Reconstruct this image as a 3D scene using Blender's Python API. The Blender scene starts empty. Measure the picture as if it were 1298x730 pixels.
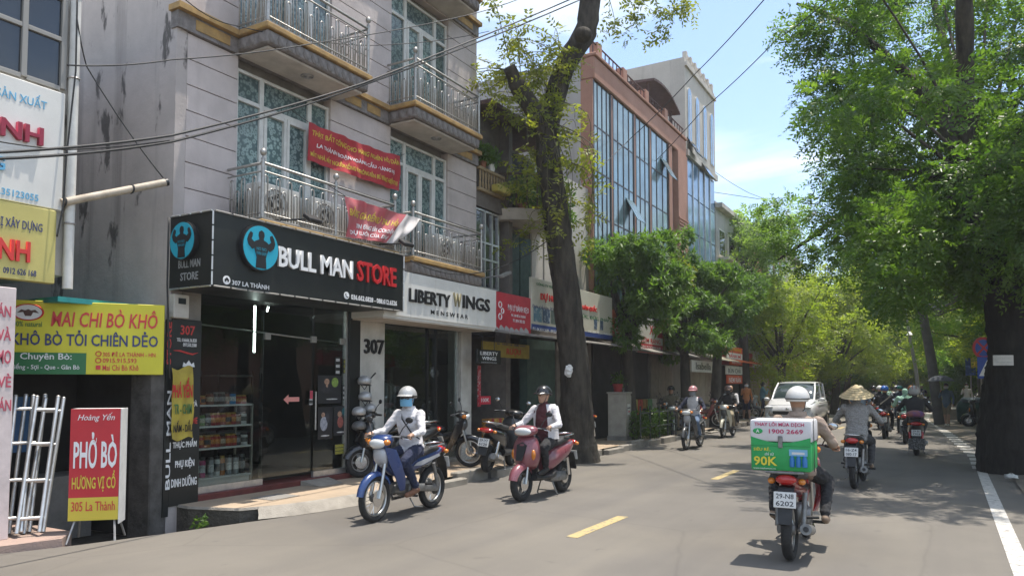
import bpy, bmesh, math, random
import numpy as np
from mathutils import Vector, Matrix

R = math.radians
SC = bpy.context.scene
COL = SC.collection

# ---------------------------------------------------------------- camera
F_PX, CAM_H, PITCH, HOR, VPX = 950.0, 1.65, R(3.0), 488.0, 1200.0
CY = HOR - F_PX * math.tan(PITCH)
YAW = math.atan((VPX - 649) / (F_PX / math.cos(PITCH)))
cam_d = bpy.data.cameras.new("camera")
cam = bpy.data.objects.new("camera", cam_d)
COL.objects.link(cam)
cam.location = (0, 0, CAM_H)
cam.rotation_euler = (R(90) + PITCH, 0, YAW)
cam_d.sensor_width = 36.0
cam_d.lens = F_PX / 1298 * 36.0
cam_d.shift_y = (CY - 365.0) / 1298.0
cam_d.clip_start = 0.05
cam_d.clip_end = 3000
SC.camera = cam

# ---------------------------------------------------------------- sky and sun
SUNV = Vector((0.12, 0.17, 1.0)).normalized()
SUN_EL = math.asin(SUNV.z)
world = bpy.data.worlds.new("World")
SC.world = world
world.use_nodes = True
nt = world.node_tree
nt.nodes.clear()
n_out = nt.nodes.new("ShaderNodeOutputWorld")
n_bg = nt.nodes.new("ShaderNodeBackground")
n_sky = nt.nodes.new("ShaderNodeTexSky")
n_sky.sky_type = 'NISHITA'
n_sky.sun_disc = False
n_sky.sun_elevation = SUN_EL
n_sky.sun_rotation = math.atan2(SUNV.x, SUNV.y)
n_sky.air_density = 1.0
n_sky.dust_density = 1.1
n_sky.ozone_density = 1.6
# thin streaky cloud all over the sky
n_tc = nt.nodes.new("ShaderNodeTexCoord")
n_map = nt.nodes.new("ShaderNodeMapping")
n_map.inputs['Rotation'].default_value = (0.35, 0.25, 0.5)
n_map.inputs['Scale'].default_value = (1.2, 3.2, 6.0)
n_ns = nt.nodes.new("ShaderNodeTexNoise")
n_ns.inputs['Scale'].default_value = 1.5
n_ns.inputs['Detail'].default_value = 7
n_ns.inputs['Roughness'].default_value = 0.52
n_ns.inputs['Distortion'].default_value = 0.4
n_rmp = nt.nodes.new("ShaderNodeValToRGB")
n_rmp.color_ramp.elements[0].position = 0.44
n_rmp.color_ramp.elements[0].color = (0.02, 0.02, 0.02, 1)
n_rmp.color_ramp.elements[1].position = 0.64
n_rmp.color_ramp.elements[1].color = (0.85, 0.85, 0.85, 1)
n_mix = nt.nodes.new("ShaderNodeMixRGB")
n_mix.inputs[2].default_value = (5.0, 5.3, 5.35, 1)
nt.links.new(n_tc.outputs['Generated'], n_map.inputs['Vector'])
nt.links.new(n_map.outputs['Vector'], n_ns.inputs['Vector'])
nt.links.new(n_ns.outputs['Fac'], n_rmp.inputs['Fac'])
nt.links.new(n_rmp.outputs['Color'], n_mix.inputs['Fac'])
nt.links.new(n_sky.outputs['Color'], n_mix.inputs[1])
nt.links.new(n_mix.outputs['Color'], n_bg.inputs['Color'])
n_bg.inputs['Strength'].default_value = 0.105
nt.links.new(n_bg.outputs['Background'], n_out.inputs['Surface'])

sun_d = bpy.data.lights.new("sun", 'SUN')
sun_d.energy = 2.4
sun_d.angle = R(0.5)
sun_d.color = (1.0, 0.93, 0.83)
sun = bpy.data.objects.new("sun", sun_d)
COL.objects.link(sun)
sun.location = (0, 0, 40)
sun.rotation_euler = SUNV.to_track_quat('Z', 'Y').to_euler()

SC.view_settings.view_transform = 'Standard'
SC.view_settings.look = 'None'
SC.view_settings.exposure = 1.45
SC.view_settings.gamma = 1.0
SC.render.engine = 'CYCLES'
SC.cycles.use_denoising = True
SC.cycles.max_bounces = 9
SC.cycles.diffuse_bounces = 5
SC.cycles.transparent_max_bounces = 12
SC.cycles.caustics_reflective = False
SC.cycles.caustics_refractive = False
SC.cycles.sample_clamp_indirect = 6.0

# ---------------------------------------------------------------- pixel -> place
_cp, _sp, _ca, _sa = math.cos(PITCH), math.sin(PITCH), math.cos(YAW), math.sin(YAW)
_fw = Vector((-_sa * _cp, _ca * _cp, _sp))
_rt = Vector((_ca, _sa, 0))
_up = Vector((_sa * _sp, -_ca * _sp, _cp))
def ray(u, v):
    return _fw + _rt * ((u - 649) / F_PX) + _up * ((CY - v) / F_PX)
def GZ(u, v, z=0.0):
    r = ray(u, v); return r * ((z - CAM_H) / r.z) + Vector((0, 0, CAM_H))
def GX(u, v, X):
    r = ray(u, v); return r * (X / r.x) + Vector((0, 0, CAM_H))
def GY(u, v, Y):
    r = ray(u, v); return r * (Y / r.y) + Vector((0, 0, CAM_H))

# ---------------------------------------------------------------- materials
MATS = {}
def mat(name, col, rough=0.6, metal=0.0, var=0.0, vscale=6.0, bump=0.0, bscale=40.0, spec=0.5,
        col2=None, coat=0.0, stretch=None, detail=5.0, sharp=False, emit=0.0):
    """Principled surface with noise variation, and fine relief."""
    if name in MATS:
        return MATS[name]
    m = bpy.data.materials.new(name)
    m.use_nodes = True
    t = m.node_tree
    b = t.nodes["Principled BSDF"]
    b.inputs['Base Color'].default_value = (*col, 1)
    b.inputs['Roughness'].default_value = rough
    b.inputs['Metallic'].default_value = metal
    b.inputs['Specular IOR Level'].default_value = spec
    b.inputs['Coat Weight'].default_value = coat
    if emit:
        b.inputs['Emission Color'].default_value = (*col, 1)
        b.inputs['Emission Strength'].default_value = emit
    if var or col2 or bump:
        tc = t.nodes.new("ShaderNodeTexCoord")
        src = tc.outputs['Object']
        if stretch:
            mp = t.nodes.new("ShaderNodeMapping")
            mp.inputs['Scale'].default_value = stretch
            t.links.new(src, mp.inputs['Vector'])
            src = mp.outputs['Vector']
    if var or col2:
        ns = t.nodes.new("ShaderNodeTexNoise")
        ns.inputs['Scale'].default_value = vscale
        ns.inputs['Detail'].default_value = detail
        ns.inputs['Roughness'].default_value = 0.62
        t.links.new(src, ns.inputs['Vector'])
        rp = t.nodes.new("ShaderNodeValToRGB")
        e = rp.color_ramp.elements
        if sharp:
            e[0].position, e[1].position = 0.52, 0.62
        else:
            e[0].position, e[1].position = 0.32, 0.68
        c2 = col2 if col2 else tuple(max(0, c * (1 - var)) for c in col)
        c1 = col if col2 else tuple(min(1, c * (1 + var * 0.6)) for c in col)
        e[0].color = (*c1, 1)
        e[1].color = (*c2, 1)
        t.links.new(ns.outputs['Fac'], rp.inputs['Fac'])
        t.links.new(rp.outputs['Color'], b.inputs['Base Color'])
        mr = t.nodes.new("ShaderNodeMapRange")
        mr.inputs['To Min'].default_value = max(0.03, rough - 0.08)
        mr.inputs['To Max'].default_value = min(1.0, rough + 0.12)
        t.links.new(ns.outputs['Fac'], mr.inputs['Value'])
        t.links.new(mr.outputs['Result'], b.inputs['Roughness'])
    if bump:
        nb = t.nodes.new("ShaderNodeTexNoise")
        nb.inputs['Scale'].default_value = bscale
        nb.inputs['Detail'].default_value = 4
        t.links.new(src, nb.inputs['Vector'])
        bp = t.nodes.new("ShaderNodeBump")
        bp.inputs['Strength'].default_value = bump
        bp.inputs['Distance'].default_value = 0.02
        t.links.new(nb.outputs['Fac'], bp.inputs['Height'])
        t.links.new(bp.outputs['Normal'], b.inputs['Normal'])
    MATS[name] = m
    return m

def glass_mat(name, tint=(0.75, 0.8, 0.8), refl=0.10, rough=0.02, body=None, body_mix=0.0):
    """Thin pane: tinted see-through plus a fresnel mirror."""
    if name in MATS:
        return MATS[name]
    m = bpy.data.materials.new(name)
    m.use_nodes = True
    t = m.node_tree
    t.nodes.clear()
    o = t.nodes.new("ShaderNodeOutputMaterial")
    tr = t.nodes.new("ShaderNodeBsdfTransparent")
    tr.inputs['Color'].default_value = (*tint, 1)
    gl = t.nodes.new("ShaderNodeBsdfGlossy")
    gl.inputs['Roughness'].default_value = rough
    gl.inputs['Color'].default_value = (0.95, 0.97, 1, 1)
    fr = t.nodes.new("ShaderNodeLayerWeight")
    fr.inputs['Blend'].default_value = 0.25
    ma = t.nodes.new("ShaderNodeMath"); ma.operation = 'MULTIPLY_ADD'
    ma.inputs[1].default_value = 0.6
    ma.inputs[2].default_value = refl
    ma.use_clamp = True
    t.links.new(fr.outputs['Fresnel'], ma.inputs[0])
    mx = t.nodes.new("ShaderNodeMixShader")
    t.links.new(ma.outputs[0], mx.inputs['Fac'])
    first = tr.outputs[0]
    if body:
        df = t.nodes.new("ShaderNodeBsdfDiffuse")
        df.inputs['Color'].default_value = (*body, 1)
        m2 = t.nodes.new("ShaderNodeMixShader")
        m2.inputs['Fac'].default_value = body_mix
        t.links.new(tr.outputs[0], m2.inputs[1]); t.links.new(df.outputs[0], m2.inputs[2])
        first = m2.outputs[0]
    t.links.new(first, mx.inputs[1]); t.links.new(gl.outputs[0], mx.inputs[2])
    t.links.new(mx.outputs[0], o.inputs['Surface'])
    MATS[name] = m
    return m

def leaf_mat(name, c1, c2, trans=0.5, gloss=0.35, tcol=None):
    if name in MATS:
        return MATS[name]
    m = bpy.data.materials.new(name)
    m.use_nodes = True
    t = m.node_tree
    t.nodes.clear()
    o = t.nodes.new("ShaderNodeOutputMaterial")
    ge = t.nodes.new("ShaderNodeNewGeometry")
    tc = t.nodes.new("ShaderNodeTexCoord")
    ns = t.nodes.new("ShaderNodeTexNoise"); ns.inputs['Scale'].default_value = 0.9; ns.inputs['Detail'].default_value = 2
    t.links.new(tc.outputs['Object'], ns.inputs['Vector'])
    ad = t.nodes.new("ShaderNodeMath"); ad.operation = 'MULTIPLY_ADD'; ad.inputs[1].default_value = 0.5
    t.links.new(ge.outputs['Random Per Island'], ad.inputs[0])
    sb = t.nodes.new("ShaderNodeMath"); sb.operation = 'MULTIPLY_ADD'; sb.inputs[1].default_value = 1.6; sb.inputs[2].default_value = -0.55
    t.links.new(ns.outputs['Fac'], sb.inputs[0])
    t.links.new(sb.outputs[0], ad.inputs[2]); ad.use_clamp = True
    mx = t.nodes.new("ShaderNodeMixRGB")
    mx.inputs[1].default_value = (*c1, 1); mx.inputs[2].default_value = (*c2, 1)
    t.links.new(ad.outputs[0], mx.inputs['Fac'])
    b = t.nodes.new("ShaderNodeBsdfPrincipled")
    b.inputs['Roughness'].default_value = gloss
    b.inputs['Specular IOR Level'].default_value = 0.5
    t.links.new(mx.outputs[0], b.inputs['Base Color'])
    tl = t.nodes.new("ShaderNodeBsdfTranslucent")
    hm = t.nodes.new("ShaderNodeMixRGB"); hm.blend_type = 'MULTIPLY'; hm.inputs['Fac'].default_value = 1
    hm.inputs[2].default_value = (*(tcol or (2.0, 2.1, 0.9)), 1)
    t.links.new(mx.outputs[0], hm.inputs[1])
    t.links.new(hm.outputs[0], tl.inputs['Color'])
    ms = t.nodes.new("ShaderNodeMixShader"); ms.inputs['Fac'].default_value = trans
    t.links.new(b.outputs[0], ms.inputs[1]); t.links.new(tl.outputs[0], ms.inputs[2])
    t.links.new(ms.outputs[0], o.inputs['Surface'])
    MATS[name] = m
    return m

# ---------------------------------------------------------------- objects
WORLD = set()
def tag(o, label=None, cat=None, group=None, kind=None):
    if label: o['label'] = label
    if cat: o['category'] = cat
    if group: o['group'] = group
    if kind: o['kind'] = kind
    return o
def thing(name, label, cat, loc=(0, 0, 0), rz=0.0, group=None):
    o = bpy.data.objects.new(name, None)
    o.empty_display_size = 0.2
    COL.objects.link(o)
    o.location = loc; o.rotation_euler = (0, 0, rz)
    return tag(o, label, cat, group)
def link_mesh(name, me, parent=None):
    o = bpy.data.objects.new(name, me)
    COL.objects.link(o)
    if parent is not None:
        o.parent = parent
        if parent.name in WORLD:
            o.matrix_parent_inverse = Matrix.Translation(-parent.location)
    return o
def wthing(name, label, cat, base, group=None):
    """A thing whose parts are given in street coordinates."""
    o = thing(name, label, cat, base, 0.0, group)
    WORLD.add(o.name)
    return o
def dup(root, loc=None, rz=None, label=None, group=None, swap=None):
    """Copy of a thing with its parts and sub-parts; swap maps material names."""
    sw = swap or {}
    def cp(o, par):
        c = o.copy(); COL.objects.link(c); c.parent = par
        if sw and c.type == 'MESH' and any(s.material and s.material.name in sw for s in c.material_slots):
            c.data = c.data.copy()
            for i, mm in enumerate(c.data.materials):
                if mm and mm.name in sw: c.data.materials[i] = sw[mm.name]
        for ch in list(o.children): cp(ch, c)
        return c
    r = cp(root, None)
    if loc is not None: r.location = loc
    if rz is not None: r.rotation_euler = (0, 0, rz)
    if label: r['label'] = label
    if group: r['group'] = group
    return r

class MB:
    def __init__(s): s.v = []; s.f = []
    def add(s, vs, fs):
        b = len(s.v); s.v += [tuple(p) for p in vs]; s.f += [[i + b for i in q] for q in fs]; return s
    def box(s, x0, x1, y0, y1, z0, z1, M=None):
        vs = [Vector((x, y, z)) for z in (z0, z1) for x, y in ((x0, y0), (x1, y0), (x1, y1), (x0, y1))]
        if M is not None: vs = [M @ p for p in vs]
        return s.add(vs, [(0, 3, 2, 1), (4, 5, 6, 7), (0, 1, 5, 4), (1, 2, 6, 5), (2, 3, 7, 6), (3, 0, 4, 7)])
    def cbox(s, c, d, M=None):
        T = Matrix.Translation(c)
        if M is not None: T = T @ M.to_4x4()
        return s.box(-d[0] / 2, d[0] / 2, -d[1] / 2, d[1] / 2, -d[2] / 2, d[2] / 2, T)
    def tube(s, pts, rad, n=8, cap=True, flat=1.0, up=None):
        """Tube along a polyline; rad is a number or one per point; flat squashes one axis."""
        P = [Vector(p) for p in pts]
        rr = rad if isinstance(rad, (list, tuple)) else [rad] * len(P)
        vs = []; prev = None
        for i, p in enumerate(P):
            d = (P[min(i + 1, len(P) - 1)] - P[max(i - 1, 0)])
            if d.length < 1e-9: d = Vector((0, 0, 1))
            d.normalize()
            if prev is None:
                a = Vector(up) if up else (Vector((0, 0, 1)) if abs(d.z) < 0.9 else Vector((1, 0, 0)))
            else: a = prev
            x = (a - d * a.dot(d))
            if x.length < 1e-6: x = d.orthogonal()
            x.normalize(); y = d.cross(x); prev = x
            for k in range(n):
                t = 2 * math.pi * k / n
                vs.append(p + x * (math.cos(t) * rr[i]) + y * (math.sin(t) * rr[i] * flat))
        fs = []
        for i in range(len(P) - 1):
            for k in range(n):
                k2 = (k + 1) % n
                fs.append((i * n + k, i * n + k2, (i + 1) * n + k2, (i + 1) * n + k))
        if cap:
            fs.append(tuple(reversed(range(n)))); fs.append(tuple((len(P) - 1) * n + k for k in range(n)))
        return s.add(vs, fs)
    def lathe(s, prof, n=16, c=(0, 0, 0), axis='z', M=None):
        """prof = [(r, h)]; closed ends where r is 0."""
        vs = []; fs = []
        for r, h in prof:
            for k in range(n):
                t = 2 * math.pi * k / n
                a, b = r * math.cos(t), r * math.sin(t)
                p = Vector((a, b, h)) if axis == 'z' else (Vector((h, a, b)) if axis == 'x' else Vector((b, h, a)))
                if M is not None: p = M @ p
                vs.append(p + Vector(c))
        for i in range(len(prof) - 1):
            for k in range(n):
                k2 = (k + 1) % n
                fs.append((i * n + k, i * n + k2, (i + 1) * n + k2, (i + 1) * n + k))
        if prof[0][0] > 1e-6: fs.append(tuple(reversed(range(n))))
        if prof[-1][0] > 1e-6: fs.append(tuple((len(prof) - 1) * n + k for k in range(n)))
        return s.add(vs, fs)
    def ell(s, c, r, n=12, m=8, M=None):
        prof = [(max(math.sin(math.pi * i / m), 1e-4), -math.cos(math.pi * i / m)) for i in range(m + 1)]
        vs = []; fs = []
        for rr, h in prof:
            for k in range(n):
                t = 2 * math.pi * k / n
                p = Vector((r[0] * rr * math.cos(t), r[1] * rr * math.sin(t), r[2] * h))
                if M is not None: p = M @ p
                vs.append(p + Vector(c))
        for i in range(m):
            for k in range(n):
                k2 = (k + 1) % n
                fs.append((i * n + k, i * n + k2, (i + 1) * n + k2, (i + 1) * n + k))
        return s.add(vs, fs)
    def torus(s, c, Rr, r, axis='y', n=28, m=8, flat=1.0):
        vs = []; fs = []
        for i in range(n):
            a = 2 * math.pi * i / n
            for k in range(m):
                b = 2 * math.pi * k / m
                q = Rr + r * math.cos(b); h = r * flat * math.sin(b)
                p = (q * math.cos(a), h, q * math.sin(a)) if axis == 'y' else ((q * math.cos(a), q * math.sin(a), h) if axis == 'z' else (h, q * math.cos(a), q * math.sin(a)))
                vs.append(Vector(p) + Vector(c))
        for i in range(n):
            for k in range(m):
                fs.append((i * m + k, i * m + (k + 1) % m, ((i + 1) % n) * m + (k + 1) % m, ((i + 1) % n) * m + k))
        return s.add(vs, fs)
    def loft(s, secs, cap=True, closed=True):
        n = len(secs[0]); vs = [p for q in secs for p in q]; fs = []
        for i in range(len(secs) - 1):
            for k in range(n if closed else n - 1):
                k2 = (k + 1) % n
                fs.append((i * n + k, i * n + k2, (i + 1) * n + k2, (i + 1) * n + k))
        if cap and closed:
            fs.append(tuple(reversed(range(n)))); fs.append(tuple((len(secs) - 1) * n + k for k in range(n)))
        return s.add(vs, fs)
    def prism(s, poly, M, t):
        """Outline (x, y) extruded t along the frame's z."""
        n = len(poly)
        vs = [M @ Vector((x, y, 0)) for x, y in poly] + [M @ Vector((x, y, t)) for x, y in poly]
        fs = [tuple(reversed(range(n))), tuple(range(n, 2 * n))] + [(k, (k + 1) % n, n + (k + 1) % n, n + k) for k in range(n)]
        return s.add(vs, fs)
    def mesh(s, name, m, smooth=None):
        me = bpy.data.meshes.new(name)
        me.from_pydata(s.v, [], s.f)
        if m is not None: me.materials.append(m)
        if smooth is not None:
            me.shade_smooth()
            if smooth < 170: me.set_sharp_from_angle(angle=R(smooth))
        return me
    def build(s, name, m, parent=None, smooth=None, bevel=0.0, seg=1):
        me = s.mesh(name, m, smooth)
        if bevel:
            bm = bmesh.new(); bm.from_mesh(me)
            bmesh.ops.remove_doubles(bm, verts=bm.verts, dist=1e-6)
            ed = [e for e in bm.edges if len(e.link_faces) == 2 and e.calc_face_angle(0) > 0.5]
            bmesh.ops.bevel(bm, geom=ed, offset=bevel, segments=seg, affect='EDGES', profile=0.5, clamp_overlap=True)
            bm.to_mesh(me); bm.free()
            if seg > 1:
                me.shade_smooth(); me.set_sharp_from_angle(angle=R(40))
        return link_mesh(name, me, parent)

def sec_x(x, zc, hw, hh, n=16, p=2.6, yc=0.0):
    """Super-ellipse section across the x axis."""
    o = []
    for k in range(n):
        t = 2 * math.pi * k / n
        c, s_ = math.cos(t), math.sin(t)
        o.append(Vector((x, yc + hw * math.copysign(abs(c) ** (2 / p), c), zc + hh * math.copysign(abs(s_) ** (2 / p), s_))))
    return o

def frame(o, right, up_):
    r = Vector(right).normalized(); u = Vector(up_).normalized(); n = r.cross(u)
    return Matrix(((r.x, u.x, n.x, o[0]), (r.y, u.y, n.y, o[1]), (r.z, u.z, n.z, o[2]), (0, 0, 0, 1)))

# ---------------------------------------------------------------- lettering
def text_mesh(s, w=None, h=None, bold=0.0, ext=0.004, res=2, shear=0.0, align='C', space=1.0):
    cu = bpy.data.curves.new("lettering", 'FONT')
    cu.body = s; cu.size = 1.0; cu.resolution_u = res
    cu.offset = bold * 0.55; cu.shear = shear; cu.space_character = space
    cu.align_x = 'CENTER'; cu.align_y = 'CENTER'
    cu.extrude = 0.5
    ob = bpy.data.objects.new("tmp_text", cu)
    COL.objects.link(ob)
    dg = bpy.context.evaluated_depsgraph_get()
    me = bpy.data.meshes.new_from_object(ob.evaluated_get(dg))
    bpy.data.objects.remove(ob); bpy.data.curves.remove(cu)
    n = len(me.vertices)
    if n == 0: return me
    co = np.empty(n * 3, np.float32); me.vertices.foreach_get('co', co); co = co.reshape(-1, 3)
    lo, hi = co.min(0), co.max(0)
    sx = w / (hi[0] - lo[0]) if w else None
    sy = h / (hi[1] - lo[1]) if h else None
    if sx is None: sx = sy
    if sy is None: sy = sx
    co[:, 0] = (co[:, 0] - (lo[0] + hi[0]) / 2) * sx
    co[:, 1] = (co[:, 1] - (lo[1] + hi[1]) / 2) * sy
    co[:, 2] = (co[:, 2] + 0.5) * ext
    me.vertices.foreach_set('co', co.ravel()); me.update()
    me.materials.clear()
    return me
def letters(parent, s, m, M, w=None, h=None, bold=0.0, ext=0.004, name='lettering', **k):
    me = text_mesh(s, w, h, bold, ext, **k)
    me.materials.append(m)
    o = link_mesh(name, me, parent)
    o.matrix_basis = M
    return o
def lx(parent, s, m, u0, v0, u1, v1, X, **k):
    """Lettering on a plane that faces the street; pixel box: (u0,v0) top left, (u0,v1) bottom left, u1 right."""
    a = GX(u0, v0, X); b = GX(u0, v1, X); c = GX(u1, (v0 + v1) / 2, X)
    w = c.y - a.y; h = a.z - b.z
    M = frame((X + 0.001, (a.y + c.y) / 2, (a.z + b.z) / 2), (0, 1, 0), (0, 0, 1))
    return letters(parent, s, m, M, w, h, **k)
def bar_x(name, m, parent, X0, X1, Y0, Y1, Z0, Z1, bevel=0.0):
    return MB().box(X0, X1, Y0, Y1, Z0, Z1).build(name, m, parent, bevel=bevel)
# ================================================================ the setting
KX = -7.05          # kerb face
FX0 = -8.55         # house fronts
SWZ = 0.13          # pavement level
M_asph = mat('asphalt', (0.215, 0.205, 0.185), 0.85, var=0.22, vscale=0.9, bump=0.35, bscale=140, detail=8)
def asphalt():
    m = bpy.data.materials.new('road_asphalt'); m.use_nodes = True; t = m.node_tree; b = t.nodes["Principled BSDF"]
    tc = t.nodes.new("ShaderNodeTexCoord")
    def noise(scale, det=5, st=None, rough=0.6):
        n = t.nodes.new("ShaderNodeTexNoise"); n.inputs['Scale'].default_value = scale; n.inputs['Detail'].default_value = det
        n.inputs['Roughness'].default_value = rough
        if st:
            mp = t.nodes.new("ShaderNodeMapping"); mp.inputs['Scale'].default_value = st
            t.links.new(tc.outputs['Object'], mp.inputs['Vector']); t.links.new(mp.outputs['Vector'], n.inputs['Vector'])
        else: t.links.new(tc.outputs['Object'], n.inputs['Vector'])
        return n.outputs['Fac']
    def ramp(src, p0, p1, c0, c1):
        r = t.nodes.new("ShaderNodeValToRGB"); e = r.color_ramp.elements
        e[0].position, e[1].position = p0, p1; e[0].color = (*c0, 1); e[1].color = (*c1, 1)
        t.links.new(src, r.inputs['Fac']); return r.outputs['Color']
    def mul(a, b_):
        x = t.nodes.new("ShaderNodeMixRGB"); x.blend_type = 'MULTIPLY'; x.inputs['Fac'].default_value = 1
        t.links.new(a, x.inputs[1]); t.links.new(b_, x.inputs[2]); return x.outputs[0]
    base = ramp(noise(0.35, 6), 0.3, 0.72, (0.132, 0.121, 0.106), (0.194, 0.178, 0.155))
    lane = ramp(noise(1.0, 4, (1.6, 0.05, 1)), 0.34, 0.7, (0.86, 0.86, 0.87), (1.04, 1.03, 1.0))   # wheel tracks along the street
    grit = ramp(noise(160, 2), 0.25, 0.8, (0.72, 0.72, 0.72), (1.2, 1.2, 1.2))
    spot = ramp(noise(3.2, 3), 0.66, 0.78, (1, 1, 1), (0.74, 0.74, 0.75))                             # old oil spots
    vor = t.nodes.new("ShaderNodeTexVoronoi"); vor.feature = 'DISTANCE_TO_EDGE'; vor.inputs['Scale'].default_value = 0.33
    dis = t.nodes.new("ShaderNodeMixRGB"); dis.inputs['Fac'].default_value = 0.12
    n3 = t.nodes.new("ShaderNodeTexNoise"); n3.inputs['Scale'].default_value = 1.5; n3.inputs['Detail'].default_value = 6
    t.links.new(tc.outputs['Object'], n3.inputs['Vector']); t.links.new(tc.outputs['Object'], dis.inputs[1]); t.links.new(n3.outputs['Color'], dis.inputs[2])
    t.links.new(dis.outputs[0], vor.inputs['Vector'])
    crack = ramp(vor.outputs['Distance'], 0.0, 0.006, (0.86, 0.86, 0.86), (1, 1, 1))
    patch = ramp(noise(0.16, 2), 0.47, 0.50, (0.93, 0.93, 0.94), (1.03, 1.02, 1.0))                   # old resurfacing
    drip = ramp(noise(7.0, 2, (1.0, .35, 1)), 0.70, 0.76, (1, 1, 1), (0.80, 0.80, 0.81))                # drips and rubber
    c = mul(mul(mul(mul(mul(mul(base, lane), grit), spot), crack), patch), drip)
    t.links.new(c, b.inputs['Base Color'])
    b.inputs['Roughness'].default_value = 0.82
    bp = t.nodes.new("ShaderNodeBump"); bp.inputs['Strength'].default_value = 0.5; bp.inputs['Distance'].default_value = 0.008
    t.links.new(noise(170, 3), bp.inputs['Height']); t.links.new(bp.outputs['Normal'], b.inputs['Normal'])
    return m
M_road = asphalt()
M_earth = mat('trodden_earth', (0.17, 0.145, 0.115), 0.95, var=0.35, vscale=1.2, bump=0.6, bscale=60, detail=8)
M_paver = mat('tan_pavers', (0.44, 0.335, 0.235), 0.9, col2=(0.31, 0.25, 0.185), vscale=1.6, bump=0.5, bscale=45, detail=8)
M_pinkp = mat('pink_pavers', (0.42, 0.29, 0.24), 0.9, col2=(0.30, 0.235, 0.20), vscale=2.2, bump=0.5, bscale=60, detail=8)
M_kerb = mat('kerb_concrete', (0.36, 0.33, 0.285), 0.9, col2=(0.22, 0.20, 0.17), vscale=3.0, bump=0.5, bscale=50, detail=8)
M_conc = mat('raw_concrete', (0.30, 0.285, 0.26), 0.9, col2=(0.17, 0.16, 0.145), vscale=2.0, bump=0.5, bscale=40, detail=8)
M_pit = mat('damp_soil', (0.085, 0.075, 0.06), 0.9, var=0.4, vscale=7, bump=1.0, bscale=25)
M_yel = mat('road_yellow', (0.43, 0.335, 0.155), 0.85, col2=(0.22, 0.195, 0.15), vscale=14, detail=8, sharp=True)
M_wht = mat('road_white', (0.50, 0.48, 0.44), 0.85, col2=(0.26, 0.245, 0.225), vscale=12, detail=8, sharp=True)

tag(MB().add([(-400, -400, -0.9), (400, -400, -0.9), (400, 900, -0.9), (-400, 900, -0.9)], [(0, 1, 2, 3)]).build('ground', M_earth), kind='structure')
# the road: a strip from behind the camera to the far end; its left edge swings in at the alley mouth
def road():
    ys = [-30, 0, 3.6, 4.55, 5.3, 6.2, 7.2, 8.5, 60, 130, 260]
    lx_ = [-8.4, -8.3, -8.2, -7.82, -7.60, -7.38, -7.12, KX, KX, KX, KX]
    b = MB(); vs = []
    for y, x in zip(ys, lx_): vs += [(x, y, 0.0), (1.25, y, 0.0), (1.25, y, -0.4), (x, y, -0.4)]
    fs = []
    for i in range(len(ys) - 1):
        a = i * 4
        fs += [(a, a + 1, a + 5, a + 4), (a + 3, a, a + 4, a + 7)]
    return b.add(vs, fs).build('road', M_road)
tag(road(), kind='structure')
# pavement on the shop side (starts beyond the alley pit)
pv = MB()
pv.add([(-9.2, 6.28, SWZ), (-8.3, 6.20, SWZ), (-7.62, 6.42, SWZ), (-7.36, 6.95, SWZ), (-7.24, 7.6, SWZ), (KX - .14, 8.5, SWZ), (KX - .14, 140, SWZ), (-9.2, 140, SWZ),
        (-9.2, 6.28, -.6), (-8.3, 6.20, -.6), (-7.62, 6.42, -.6), (-7.36, 6.95, -.6)],
       [(0, 1, 2, 3, 4, 5, 6, 7)])
PAVE = tag(pv.build('pavement', M_paver), kind='structure')
tag(MB().add([(-9.2, 6.28, SWZ - .03), (-8.3, 6.20, SWZ - .03), (-7.62, 6.42, SWZ - .03), (-7.36, 6.95, SWZ - .03), (-9.2, 6.28, -.6), (-8.3, 6.20, -.6), (-7.62, 6.42, -.6), (-7.36, 6.95, -.6)],
       [(4, 5, 1, 0), (5, 6, 2, 1), (6, 7, 3, 2)]).build('pavement_bank', M_pit), kind='structure')
pe = [(-9.2, 6.28), (-8.3, 6.20), (-7.62, 6.42), (-7.36, 6.95)]
tag(MB().add([(x, y, SWZ + .001) for x, y in pe] + [(x + .01, y - .012, SWZ - .031) for x, y in pe], [(4 + i, 5 + i, i + 1, i) for i in range(3)]).build('broken_slab_edge', M_kerb), kind='structure')
# kerb of single stones
kerb = tag(MB().box(KX - .14, KX - .02, 36, 140, -.3, SWZ + .004).build('kerb', M_kerb), kind='structure')
rk = random.Random(4)
y = 8.5
kst = None
while y < 36:
    o = MB().box(KX - .14, KX + .012, y + .008, y + .992, -.2, SWZ + .01).build('kerb_stone', M_kerb, kerb, bevel=.018) if kst is None else link_mesh('kerb_stone', kst, kerb)
    if kst is None: kst = o.data; y0k = y
    else: o.location = (rk.uniform(-.012, .012), y - y0k, rk.uniform(-.018, .008)); o.rotation_euler = (rk.uniform(-.008, .008), 0, rk.uniform(-.012, .012))
    y += 1.0
# broken lip of cement where the pavement ends at the alley pit
rl_ = random.Random(2)
ia = [(-7.50, 6.62), (-7.36, 6.95), (-7.30, 7.27), (-7.24, 7.6), (-7.215, 8.05), (KX - .15, 8.52)]
oa = [(-7.38, 6.50), (-7.20, 6.90), (-7.12, 7.25), (-7.06, 7.62), (-7.02, 8.08), (KX + .03, 8.55)]
vs = []
for (a, b), (c, d) in zip(ia, oa):
    for f, z in ((0, SWZ + .003), (.35, SWZ - .02), (.7, .05), (1.0, .003)):
        vs.append((a + (c - a) * f + rl_.uniform(-.012, .012), b + (d - b) * f, z + rl_.uniform(-.008, .008) * (f not in (0, 1.0))))
fs = [(i * 4 + k, i * 4 + k + 1, i * 4 + k + 5, i * 4 + k + 4) for i in range(5) for k in range(3)]
tag(MB().add(vs, fs).build('cement_apron', M_kerb, smooth=170), kind='structure')
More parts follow.
